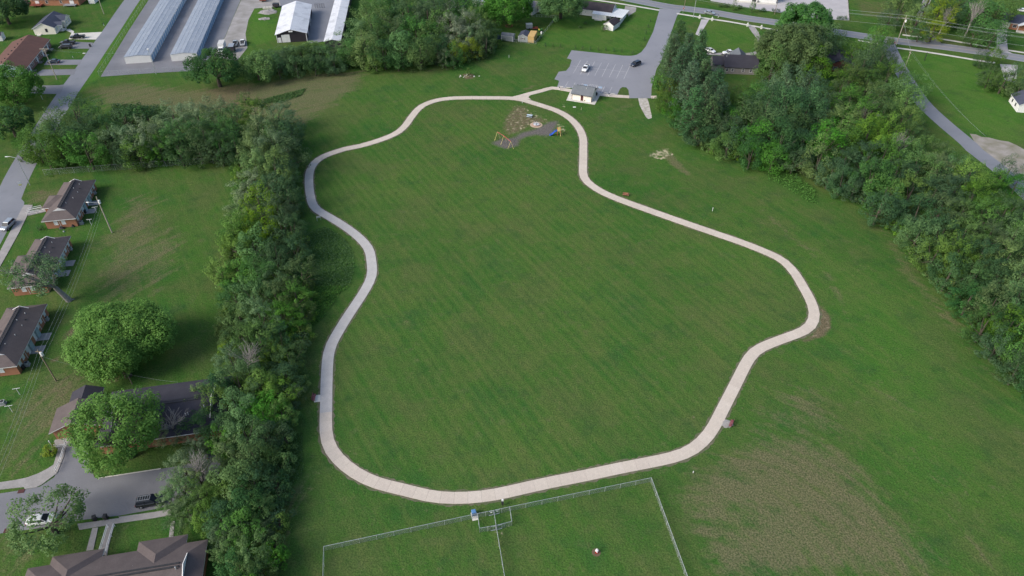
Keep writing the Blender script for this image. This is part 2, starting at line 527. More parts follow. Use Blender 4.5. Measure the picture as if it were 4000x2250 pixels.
def ground_material():
    m, nt, b = newmat('turf')
    b.inputs['Roughness'].default_value = .95
    b.inputs['Specular IOR Level'].default_value = 0.0
    L = nt.links
    vec = objco(nt)
    def attr(n):
        a = N(nt, 'Attribute', attribute_name=n)
        s = N(nt, 'SeparateColor')
        L.new(a.outputs['Color'], s.inputs[0])
        return s.outputs
    A, B, C = attr('wear_a'), attr('wear_b'), attr('wear_c')
    big = noise(nt, vec, .022, 4)
    mid = noise(nt, vec, .13, 4)
    fine = noise(nt, vec, .9, 4, .65)
    vfine = noise(nt, vec, 3.2, 2, .6)
    # clumps stretched along the mowing direction
    mp = N(nt, 'Mapping')
    mp.inputs['Rotation'].default_value = (0, 0, R(-STRIPE))
    L.new(vec, mp.inputs['Vector'])
    mp2 = N(nt, 'Mapping')
    mp2.inputs['Scale'].default_value = (.06, 1.0, 1)
    L.new(mp.outputs[0], mp2.inputs['Vector'])
    streak = noise(nt, mp2.outputs[0], .55, 3)
    patch = noise(nt, vec, .06, 5, .65)
    tuft = noise(nt, vec, .35, 4, .6)
    base = mixc(nt, maprange(nt, big, .35, .65), (0.038, 0.112, 0.020), (0.059, 0.131, 0.024))
    base = mixc(nt, maprange(nt, patch, .47, .62, 0, .85), base, (0.074, 0.109, 0.034))
    base = mixc(nt, maprange(nt, patch, .36, .46, .6, 0), base, (0.029, 0.099, 0.024))
    base = mixc(nt, maprange(nt, mid, .52, .72, 0, .7), base, (0.088, 0.127, 0.035))
    base = mixc(nt, maprange(nt, tuft, .55, .72, 0, .55), base, (0.105, 0.124, 0.052))
    base = mixc(nt, maprange(nt, tuft, .30, .42, .5, 0), base, (0.024, 0.078, 0.017))
    # mowing swaths
    sep = N(nt, 'SeparateXYZ')
    L.new(mp.outputs[0], sep.inputs[0])
    wob = mth(nt, 'ADD', sep.outputs[1], mth(nt, 'MULTIPLY', noise(nt, vec, .03, 2), 2.0))
    sw = mth(nt, 'SINE', mth(nt, 'MULTIPLY', wob, 2 * math.pi / 2.1))
    swf = mth(nt, 'MULTIPLY', mth(nt, 'MULTIPLY', maprange(nt, sw, -1, 1), C[0]), maprange(nt, big, .3, .6, .35, .8))
    base = mixc(nt, mth(nt, 'MULTIPLY', swf, .36), base, (0.117, 0.177, 0.044))
    base = mixc(nt, mth(nt, 'MULTIPLY', maprange(nt, streak, .45, .75), .40), base, (0.124, 0.145, 0.047))
    base = mixc(nt, mth(nt, 'MULTIPLY', B[2], .45), base, (0.078, 0.207, 0.025))
    # scattered thin tan thatch everywhere
    base = mixc(nt, maprange(nt, fine, .60, .78, 0, .45), base, (0.208, 0.200, 0.079))
    fleck = noise(nt, vec, 1.1, 2, .5)
    base = mixc(nt, mth(nt, 'MULTIPLY', maprange(nt, fleck, .70, .78, 0, .75), maprange(nt, patch, .40, .60, .15, 1)), base, (0.193, 0.175, 0.100))
    clov = noise(nt, vec, .16, 4, .7)
    base = mixc(nt, maprange(nt, clov, .54, .68, 0, .45), base, (0.028, 0.075, 0.025))
    # dry cut hay
    hay = mixc(nt, maprange(nt, vfine, .3, .7), (.205, .165, .105), (.105, .100, .055))
    rel = N(nt, 'VectorMath', operation='SUBTRACT')
    L.new(vec, rel.inputs[0])
    rel.inputs[1].default_value = tuple(HAY_C)
    sp = N(nt, 'SeparateXYZ')
    L.new(rel.outputs[0], sp.inputs[0])
    rad = mth(nt, 'SQRT', mth(nt, 'ADD', mth(nt, 'MULTIPLY', sp.outputs[0], sp.outputs[0]), mth(nt, 'MULTIPLY', sp.outputs[1], sp.outputs[1])))
    ang = mth(nt, 'ARCTAN2', sp.outputs[1], sp.outputs[0])
    cb = N(nt, 'CombineXYZ')
    L.new(mth(nt, 'MULTIPLY', rad, .55), cb.inputs[0])
    L.new(mth(nt, 'MULTIPLY', ang, 2.2), cb.inputs[1])
    arc = noise(nt, cb.outputs[0], 1.0, 4, .6)
    dn = mth(nt, 'ADD', mth(nt, 'MULTIPLY', A[0], 1.0), mth(nt, 'ADD', mth(nt, 'MULTIPLY', fine, .8), mth(nt, 'ADD', mth(nt, 'MULTIPLY', arc, 1.5), mth(nt, 'MULTIPLY', tuft, .6))))
    base = mixc(nt, mth(nt, 'MULTIPLY', maprange(nt, dn, 1.88, 2.42), mth(nt, 'MINIMUM', mth(nt, 'MULTIPLY', A[0], 3), .72)), base, hay)
    # weeds
    weed = mixc(nt, maprange(nt, vfine, .35, .65), (.036, .095, .020), (.072, .150, .032))
    base = mixc(nt, B[0], base, weed)
    # bare soil
    soil = mixc(nt, maprange(nt, vfine, .3, .7), (.185, .135, .095), (.12, .09, .06))
    bn = mth(nt, 'ADD', mth(nt, 'MULTIPLY', B[1], 1.2), fine)
    base = mixc(nt, mth(nt, 'MULTIPLY', maprange(nt, bn, .95, 1.45), mth(nt, 'MINIMUM', mth(nt, 'MULTIPLY', B[1], 3), .9)), base, soil)
    # bark mulch
    mul = mixc(nt, maprange(nt, vfine, .3, .7), (.185, .155, .165), (.115, .098, .102))
    mn = mth(nt, 'ADD', A[1], mth(nt, 'ADD', mth(nt, 'MULTIPLY', fine, .5), mth(nt, 'MULTIPLY', tuft, .5)))
    base = mixc(nt, mth(nt, 'MULTIPLY', maprange(nt, mn, .62, 1.2), .92), base, mul)
    # straw
    vo = noise(nt, vec, .8, 6, .72)
    sn = mth(nt, 'MULTIPLY', maprange(nt, mth(nt, 'ADD', vo, mth(nt, 'MULTIPLY', A[2], .22)), .66, .80), mth(nt, 'MINIMUM', mth(nt, 'MULTIPLY', A[2], 2.0), .9))
    base = mixc(nt, sn, base, (.60, .51, .36))
    # grain of the blades
    grit = noise(nt, vec, 5.5, 2, .7)
    base = mixc(nt, maprange(nt, vfine, .42, .66, .0, .52), base, (.020, .042, .013))
    base = mixc(nt, maprange(nt, grit, .54, .70, .0, .38), base, (.150, .195, .085))
    L.new(base, b.inputs['Base Color'])
    bp = N(nt, 'Bump')
    bp.inputs['Strength'].default_value = .7
    bp.inputs['Distance'].default_value = .25
    L.new(mth(nt, 'ADD', fine, mth(nt, 'MULTIPLY', vfine, .5)), bp.inputs['Height'])
    L.new(bp.outputs[0], b.inputs['Normal'])
    return m

HAY_C = G('o', 1790, 1560)
_a, _b = G('p', 1577, 960), G('p', 1961, 1426)
STRIPE = math.degrees(math.atan2(_b.y - _a.y, _b.x - _a.x))
me.materials.append(ground_material())
ground = bpy.data.objects.new('ground', me)
COL.objects.link(ground)
struct(ground)

# ------------------------------------------------------------------ the looping concrete path, slab by slab
loop = []
loop += GP('d6', 0, 115, )
loop += GP('o', 1180, 246, 1130, 247.5, 1090, 254.5, 1058, 269, 1037, 292, 1019, 317, 995, 336.5, 950, 354.5, 890, 371.5)
loop += GP('c11', 960, 38, 780, 92, 680, 130, 600, 182, 557, 240, 537, 300, 532, 380, 537, 460, 550, 545, 572, 622, 620, 675, 700, 720, 800, 778, 900, 842, 1000, 915, 1075, 985, 1125, 1045, 1150, 1100, 1160, 1180, 1171, 1260, 1168, 1320, 1150, 1380)
loop += GP('c12', 1118, 0, 1060, 95, 990, 200, 900, 335, 825, 460, 770, 555, 737, 640, 722, 720, 717, 800, 713, 900, 709, 1000, 708, 1100, 706, 1200, 703, 1320, 702, 1420)
loop += GP('c13', 705, 20, 718, 90, 748, 165, 805, 240, 872, 308, 950, 372, 1040, 428, 1130, 475, 1240, 515, 1365, 548, 1492, 574, 1615, 608, 1732, 636, 1870, 655, 2008, 659, 2145, 655, 2280, 644, 2415, 622, 2545, 595)
loop += GP('c23', 205, 540, 450, 488, 705, 439, 932, 390, 1175, 340, 1410, 295, 1630, 247, 1785, 190, 1890, 115, 1965, 35)
loop += GP('c22', 2025, 1420, 2137, 1200, 2240, 1000, 2340, 800, 2400, 700, 2475, 628, 2576, 583)
loop += GP('c32', 95, 545, 235, 495, 350, 452, 425, 400, 463, 325, 467, 252, 443, 172, 397, 75, 352, 0)
loop += GP('c31', 300, 1350, 240, 1268, 170, 1195, 90, 1143, 0, 1103)
loop += GP('c21', 2350, 1012, 2100, 925, 1800, 822, 1500, 717, 1200, 610, 1050, 554, 900, 487, 795, 420, 735, 362, 714, 300, 716, 200, 719, 100)
loop += GP('d6', 1948, 1200, 1953, 980, 1920, 835, 1835, 680, 1665, 515, 1440, 382, 1180, 292, 950, 220, 800, 175, 620, 132, 400, 118)
PATH_W = 2.42
Q = smooth_line(loop, 2.44, True, 2)
NQ = normals2(Q, True)
path = bpy.data.objects.new('path', None)
COL.objects.link(path)
path['kind'] = 'structure'
i0 = int(np.argmin([np.hypot(*(q - np.array(G('c11', 560, 215)[:2]))) for q in Q]))
i1 = int(np.argmin([np.hypot(*(q - np.array(G('c12', 706, 1205)[:2]))) for q in Q]))
lo_, hi_ = min(i0, i1), max(i0, i1)
nq = len(Q)
ZP = .06
concs = []
for k_, (tone, base_c) in enumerate((('pink', (.575, .505, .430)), ('pink', (.555, .485, .415)), ('pink', (.595, .525, .452)), ('grey', (.505, .485, .465)), ('grey', (.485, .465, .447)))):
    concs.append(mat('concrete_%s_%d' % (tone, k_), base_c, tuple(x * .94 for x in base_c), .3, .85, spec=.2, fine=7))
extra = []
for i in range(nq):
    j = (i + 1) % nq
    a0, b0 = Q[i] + NQ[i] * PATH_W / 2, Q[i] - NQ[i] * PATH_W / 2
    a1, b1 = Q[j] + NQ[j] * PATH_W / 2, Q[j] - NQ[j] * PATH_W / 2
    g = .012
    T = (Q[j] - Q[i]) / np.linalg.norm(Q[j] - Q[i]) * g
    c = (Q[i] + Q[j]) / 2
    pts = [a0 + T, b0 + T, b1 - T, a1 - T]
    grey = lo_ <= i <= hi_
    mb = MB().prism([(p[0] - c[0], p[1] - c[1]) for p in pts], -.05, ZP + rnd.uniform(-.003, .003))
    o = mb.build('slab', concs[rnd.choice((3, 4))] if grey else concs[rnd.choice((0, 0, 1, 2))], path)
    o.location = (c[0], c[1], 0)
ribbon('path_verge', [Vector((q[0], q[1], 0)) for q in Q], PATH_W + .85, .004, M['verge'], .6, True, jit=.22, sig=0)
# the spur from the junction up to the parking area and the walk along the stalls
spur = GP('d6', 560, 118, 700, 82, 820, 46, 940, 15) + GP('d7', -40, 790, 60, 755, 140, 738, 250, 748, 380, 772, 510, 795)
Qs = smooth_line(spur, 2.2, False, 1)
Ns = normals2(Qs)
walk = bpy.data.objects.new('sidewalk', None)
COL.objects.link(walk)
walk['kind'] = 'structure'

def slabs(line, width, parent, mats, z, gap=.012, w_of=None):
    n = normals2(line)
    for i in range(len(line) - 1):
        w0, w1 = (w_of(i), w_of(i + 1)) if w_of else (width, width)
        T = (line[i + 1] - line[i]) / np.linalg.norm(line[i + 1] - line[i]) * gap
        c = (line[i] + line[i + 1]) / 2
        pts = [line[i] + n[i] * w0 / 2 + T, line[i] - n[i] * w0 / 2 + T, line[i + 1] - n[i + 1] * w1 / 2 - T, line[i + 1] + n[i + 1] * w1 / 2 - T]
        mb = MB().prism([(p[0] - c[0], p[1] - c[1]) for p in pts], -.05, z + rnd.uniform(-.002, .002))
        o = mb.build('slab', rnd.choice(mats), parent)
        o.location = (c[0], c[1], 0)

slabs(Qs, 2.3, walk, concs[:3], .068)
slabs(smooth_line(GP('d7', 1085, 872, 1180, 882, 1300, 893, 1450, 906, 1690, 920), 2.2, False, 1), 2.1, walk, concs[:3], .064)
slabs(smooth_line(GP('d7', 2128, 924, 2250, 925), 2.0, False, 0), 2.1, walk, concs[:3], .064)
sheet('path_fillet', GP('d6', 560, 82, 850, 30, 900, 50, 852, 92, 850, 112, 905, 150, 640, 135, 500, 100), .052, concs[0])

# ------------------------------------------------------------------ roads, lots, drives (sheets a few millimetres apart)
sheet('parking_lot', GP('c20', 600, 505, 1000, 547, 1120, 560, 1200, 562, 1255, 552, 1300, 525, 1345, 470, 1420, 320, 1478, 120, 1484, 85, 1700, 110, 1660, 160, 1600, 330, 1500, 620, 1455, 690, 1405, 880, 1400, 988, 1182, 988,
                         1172, 905, 1150, 880, 1110, 876, 1085, 895, 1052, 972, 870, 940, 590, 885, 452, 882, 474, 815, 462, 808, 427, 798, 470, 722, 545, 712, 580, 670, 600, 605, 590, 597, 553, 588), .012, M['asphalt_lot'])
ribbon('main_road', GP('d4', -2200, -250, -1100, -85) + GP('d4', 0, 125, 400, 175, 960, 250, 1600, 362, 2250, 455) + GP('d5', -900, 690, 0, 820, 1000, 945, 2000, 1085, 2576, 1180, 3600, 1350), 7.4, .016, M['asphalt'], 4)
ribbon('road_line', GP('d4', -2200, -255, -1100, -90) + GP('d4', 0, 120, 400, 170, 960, 245, 1600, 357, 2250, 450) + GP('d5', -900, 685, 0, 815, 1000, 940, 2000, 1080, 2576, 1175, 3600, 1345), .22, .022, M['line_yellow'], 4)
for off in (-3.35, 3.35):
    Qm = smooth_line(GP('d4', -2200, -250, -1100, -85) + GP('d4', 0, 125, 400, 175, 960, 250, 1600, 362, 2250, 455) + GP('d5', -900, 690, 0, 820, 1000, 945, 2000, 1085, 2576, 1180, 3600, 1350), 4, False, 1)
    Nm = normals2(Qm)
    ribbon('road_line', [Vector((*(q + n * off), 0)) for q, n in zip(Qm, Nm)], .16, .022, M['line_paint'], 4)
for pts in (GP('c20', 700, -20, 900, 8, 1200, 55, 1482, 103), GP('d4', 225, 272, 450, 307, 700, 350, 930, 386, 1300, 440, 1700, 512, 2250, 610), GP('d5', -760, 810, -350, 880), GP('d5', 20, 965, 600, 1045, 1200, 1140, 1700, 1225, 2000, 1265),
            GP('d5', 130, 700, 520, 750), GP('d5', 790, 765, 1400, 865, 2000, 968), GP('d5', 2260, 1012, 2700, 1080)):
    ribbon('sidewalk_strip', pts, 1.5, .020, M['concrete_pale'], 3)
# residential street on the left and its drives
ribbon('street', GP('c00', 1420, -120, 1330, 0, 1240, 130, 1120, 310, 1000, 480, 850, 700, 720, 880, 600, 1060, 480, 1250, 370, 1430) + GP('c01', 210, 270, 110, 480, 30, 680, -80, 900, -220, 1150), 7.3, .012, M['asphalt'], 4)
sheet('street_apron', GP('c01', 160, 300, 255, 330, 215, 400, 200, 480, 210, 555, 245, 590, 235, 660, 120, 830, 0, 820, 0, 560), .014, M['asphalt'])
for q, m_ in ((('c00', 690, 395, 720, 330, 650, 300, 700, 290, 745, 315, 740, 335, 1027, 322, 965, 398), 'concrete_pale'),
              (('c00', 590, 490, 620, 430, 760, 420, 940, 430, 905, 490), 'asphalt_dark'), (('c00', 440, 655, 480, 600, 830, 600, 800, 652), 'asphalt_dark'),
              (('c00', 320, 765, 430, 700, 770, 695, 745, 752), 'asphalt_dark'), (('c00', 300, 945, 340, 862, 590, 858, 650, 850, 610, 945), 'asphalt_dark')):
    sheet('driveway', GP(*q), .020, M[m_])
sheet('sidewalk_pad', GP('c01', 245, 620, 330, 622, 315, 655, 270, 740, 190, 905, 60, 1140, -60, 1350, -130, 1350, 0, 1090, 130, 840, 215, 670), .10, M['concrete_old'], .12)
# storage yard
sheet('storage_yard', GP('c00', 1012, 772, 1350, 748, 1660, 728, 1990, 712, 2130, 560, 2262, 375, 2340, 190, 2425, -10, 2470, -90, 1540, -90, 1495, 0, 1300, 300), .012, M['asphalt_dark'])
sheet('gravel_drive', GP('c00', 2140, 560, 2265, 375, 2342, 190, 2430, -10, 2470, -90, 3060, -90, 2960, 30, 2870, 60, 2560, 85, 2500, 200, 2470, 340, 2490, 480, 2380, 620), .010, M['gravel'])
sheet('barn_yard', GP('d2', 1480, -60, 2576, -60, 2700, 200, 2400, 830, 2080, 880, 2040, 300, 1540, 160), .013, M['asphalt'])
# cul-de-sac lot at lower left
sheet('lower_street', GP('c03', -200, 610, 0, 612, 210, 580, 400, 545, 545, 450, 600, 330, 640, 200, 700, 60, 860, 60, 900, 300, 930, 400, 950, 450, 985, 460, 1620, 365, 2000, 300, 2120, 150, 2250, 180, 2200, 420, 1960, 660, 1560, 770, 1200, 835, 850, 875, 400, 960, 0, 1015, -200, 1040), .012, M['asphalt_dark'])
sheet('sidewalk_pad', GP('c03', -200, 520, 0, 502, 150, 480, 270, 455, 380, 415, 470, 370, 540, 325, 560, 260, 600, 110, 680, 100, 640, 250, 575, 410, 420, 525, 370, 550, 250, 570, 240, 548, 0, 575, -200, 590), .10, M['concrete_old'], .12)
sheet('sidewalk_pad', GP('c03', 780, 920, 1200, 862, 1200, 840, 1195, 850, 1560, 800, 1720, 770, 1720, 830, 1560, 860, 1180, 915, 800, 980), .10, M['concrete_old'], .12)
for q in (('c03', 930, 965, 990, 955, 940, 1180, 870, 1190), ('c03', 1085, 915, 1150, 905, 1075, 1240, 1000, 1230), ('c03', 1720, 900, 1760, 890, 1745, 1050, 1700, 1060)):
    sheet('walkway', GP(*q), .09, M['concrete_old'], .1)
ribbon('kerb', GP('c03', 985, 462, 1200, 430, 1620, 366), .2, .13, M['concrete_pale'], 3)
# roads on the right
ribbon('side_road', GP('c30', 1180, 380, 1250, 540, 1330, 690, 1430, 860, 1560, 1040, 1760, 1230, 2010, 1440) + GP('c31', 2080, 70, 2330, 260, 2576, 480, 2900, 800), 5.6, .014, M['asphalt'], 4)
sheet('gravel_shoulder', GP('c30', 2030, 1345, 2090, 1352, 2150, 1378, 2230, 1385, 2330, 1412, 2420, 1425, 2500, 1460) + GP('c31', 2576, 60, 2700, 150, 2700, 420, 2600, 440, 2480, 340, 2330, 220, 2200, 110, 2110, 40), .010, M['gravel_dusty'])
sheet('church_lot', GP('c20', 2000, 10, 2576, 110, 2576, -200, 1900, -200), .010, M['concrete_lot'])
sheet('concrete_lot', GP('c30', -20, 105, 300, 150, 540, 195, 815, 203, 800, -60, -60, -60), .014, M['concrete_lot'])
sheet('driveway', GP('c20', 1845, 345, 1885, 255, 1905, 195, 1985, 195, 1940, 270, 1885, 362), .018, M['concrete_lot'])
ribbon('driveway', GP('c20', 2405, 255, 2440, 320, 2500, 400, 2520, 460, 2480, 520, 2380, 545, 2100, 545, 1960, 540), 2.8, .018, M['gravel'], 2, jit=.25)
for q in (('d5', 540, 815, 600, 720, 545, 560, 600, 450, 650, 450, 700, 600, 760, 720, 910, 870),):
    sheet('driveway', GP(*q), .018, M['gravel'])
sheet('driveway', GP('d5', 2040, 590, 2240, 590, 2235, 850, 2255, 1030, 2350, 1080, 1950, 1030, 2020, 950), .018, M['concrete_lot'])
sheet('driveway', GP('d5', 2090, 1290, 2450, 1310, 2440, 1443, 2420, 1700, 2180, 1600), .018, M['concrete_lot'])
ribbon('driveway', GP('d5', 480, 330, 560, 200, 600, 60, 640, -60), 3.4, .018, M['gravel'], 2)
sheet('gravel_strip', GP('d7', 1868, 948, 2052, 948, 2085, 1040, 2140, 1290, 2142, 1345, 2075, 1365, 2030, 1330, 1960, 1210, 1900, 1090), .010, M['gravel_worn'])
sheet('gravel_drive', GP('h1', 1080, 110, 1290, 140, 1280, 215, 1150, 300, 1060, 200), .012, M['gravel'])
# parking lines, wheel stops and accessible stalls
def line(w, x0, y0, x1, y1, wd=.14, m='line_paint', z=.017):
    a, b = G(w, x0, y0), G(w, x1, y1)
    d = (b - a).normalized()
    n = Vector((-d.y, d.x, 0)) * wd / 2
    sheet('parking_line', [a + n, a - n, b - n, b + n], z, M[m])
for x0, y0, x1, y1 in ((565, 445, 712, 182), (705, 468, 852, 195), (850, 490, 995, 207), (995, 492, 1132, 230), (1140, 512, 1277, 242), (1285, 528, 1415, 265), (1432, 545, 1560, 277), (1578, 563, 1700, 300)):
    line('d7', x0, y0, x1, y1)
line('d7', 510, 295, 1640, 420, .12)
for x0, y0, x1, y1 in ((378, 748, 460, 612), (540, 740, 605, 632), (715, 710, 752, 645), (865, 725, 905, 665), (1015, 745, 1050, 682), (1128, 845, 1192, 712), (1285, 840, 1343, 722)):
    line('d7', x0, y0, x1, y1)
line('d7', 905, 665, 1050, 682, .12)
for x0, y0, x1, y1 in ((905, 672, 965, 738), (950, 672, 1010, 738), (1000, 680, 1030, 715)):
    line('d7', x0, y0, x1, y1, .12)

def access_mark(x0, y0, x1, y1, x2, y2, x3, y3):
    q = GP('d7', x0, y0, x1, y1, x2, y2, x3, y3)
    sheet('stall_marking', q, .017, M['paint_blue'])
    o, ux, uy = q[3], q[2] - q[3], q[0] - q[3]
    def L(pts):
        sheet('stall_marking', [o + ux * a + uy * b for a, b in pts], .021, M['paint_white'])
    fr = .07
    L([(0, 0), (1, 0), (1, fr), (0, fr)]); L([(0, 1 - fr), (1, 1 - fr), (1, 1), (0, 1)])
    L([(0, fr), (fr, fr), (fr, 1 - fr), (0, 1 - fr)]); L([(1 - fr, fr), (1, fr), (1, 1 - fr), (1 - fr, 1 - fr)])
    L([(.40, .78), (.46, .84), (.54, .84), (.58, .78), (.54, .72), (.46, .72)])                       # head
    L([(.44, .70), (.52, .70), (.54, .46), (.46, .46)]); L([(.52, .54), (.68, .54), (.68, .48), (.53, .48)])
    L([(.62, .48), (.68, .48), (.76, .24), (.70, .22)]); L([(.70, .26), (.82, .30), (.84, .24), (.70, .20)])
    ring = []
    for r_ in (.24, .19):
        ring.append([(.48 + r_ * math.cos(R(t)), .36 + r_ * 1.0 * math.sin(R(t))) for t in range(130, 381, 25)])
    L(ring[0] + ring[1][::-1])
access_mark(770, 668, 850, 672, 845, 710, 768, 702)
access_mark(1070, 708, 1147, 714, 1140, 752, 1066, 742)
# ------------------------------------------------------------------ buildings
def shingle(name, c1, c2):
    return mat(name, c1, c2, .5, .9, spec=.15, fine=5, bump=.25, detail=6)
M['roof_brown'] = shingle('roof_brown', (.135, .112, .108), (.10, .083, .082))
M['roof_redbrown'] = shingle('roof_redbrown', (.155, .085, .070), (.12, .068, .060))
M['roof_dark'] = shingle('roof_dark', (.060, .058, .072), (.045, .044, .055))
M['roof_navy'] = shingle('roof_navy', (.075, .085, .12), (.055, .062, .09))
M['roof_grey'] = shingle('roof_grey', (.17, .185, .20), (.12, .135, .15))
M['roof_black'] = mat('roof_black', (.065, .055, .062), (.035, .032, .038), .5, .9, spec=.15, fine=3)
M['roof_galv'] = strip_mat('roof_galv', (.33, .37, .43), (.28, .315, .37), .9, 0, .5, .25, .4, dirt=(.40, .43, .46), line=.08)
M['roof_white'] = strip_mat('roof_white', (.72, .73, .75), (.62, .63, .66), .9, 1, .5, .1, .4, dirt=(.33, .34, .36), line=.06)
M['roof_cream'] = strip_mat('roof_cream', (.70, .72, .73), (.62, .65, .67), .9, 0, .6, 0, .3, line=.06)
M['brick_orange'] = strip_mat('brick_orange', (.40, .19, .115), (.33, .155, .095), .08, 2, .9, spec=.15, line=.15)
M['brick_red'] = strip_mat('brick_red', (.24, .10, .075), (.19, .08, .062), .08, 2, .9, spec=.15, line=.15)
M['brick_grey'] = strip_mat('brick_grey', (.27, .25, .235), (.22, .205, .195), .08, 2, .9, spec=.15, line=.15)
M['brick_mauve'] = strip_mat('brick_mauve', (.25, .15, .13), (.20, .12, .105), .08, 2, .9, spec=.15, line=.15)
M['siding_white'] = strip_mat('siding_white', (.74, .74, .72), (.68, .68, .66), .15, 2, .7, line=.12)
M['siding_cream'] = strip_mat('siding_cream', (.80, .76, .66), (.74, .70, .61), .15, 2, .7, line=.12)
M['siding_blue'] = strip_mat('siding_blue', (.33, .42, .45), (.28, .37, .40), .15, 2, .7, line=.12)
M['siding_grey'] = strip_mat('siding_grey', (.34, .36, .36), (.30, .32, .32), .15, 2, .7, line=.12)
M['siding_black'] = strip_mat('siding_black', (.045, .038, .048), (.03, .026, .034), .3, 0, .6, line=.12)
M['block_cream'] = strip_mat('block_cream', (.86, .79, .69), (.80, .735, .64), .2, 2, .8, line=.08)
M['osb'] = mat('osb', (.62, .42, .17), (.50, .33, .13), 1.4, .85, fine=9)
M['door_blue'] = mat('door_blue', (.15, .285, .45), (.13, .25, .40), 1.2, .55, .1, .4)
M['rib'] = mat('rib', (.55, .58, .62), (.46, .49, .53), .7, .5, .2, .4)
M['door_brown'] = mat('door_brown', (.085, .028, .026), (.07, .024, .022), 1.2, .6)
M['blind'] = mat('blind', (.62, .64, .66), (.52, .54, .57), 4, .5)
M['deck_red'] = mat('deck_red', (.27, .075, .05), (.20, .06, .042), 1, .8, fine=6)
M['deck_grey'] = mat('deck_grey', (.33, .34, .37), (.27, .28, .31), 1, .8, fine=6)
M['tarp'] = mat('tarp', (.03, .05, .13), (.02, .03, .07), 2, .5)
M['vent_metal'] = mat('vent_metal', (.6, .6, .6), (.45, .45, .45), 3, .5, .3)

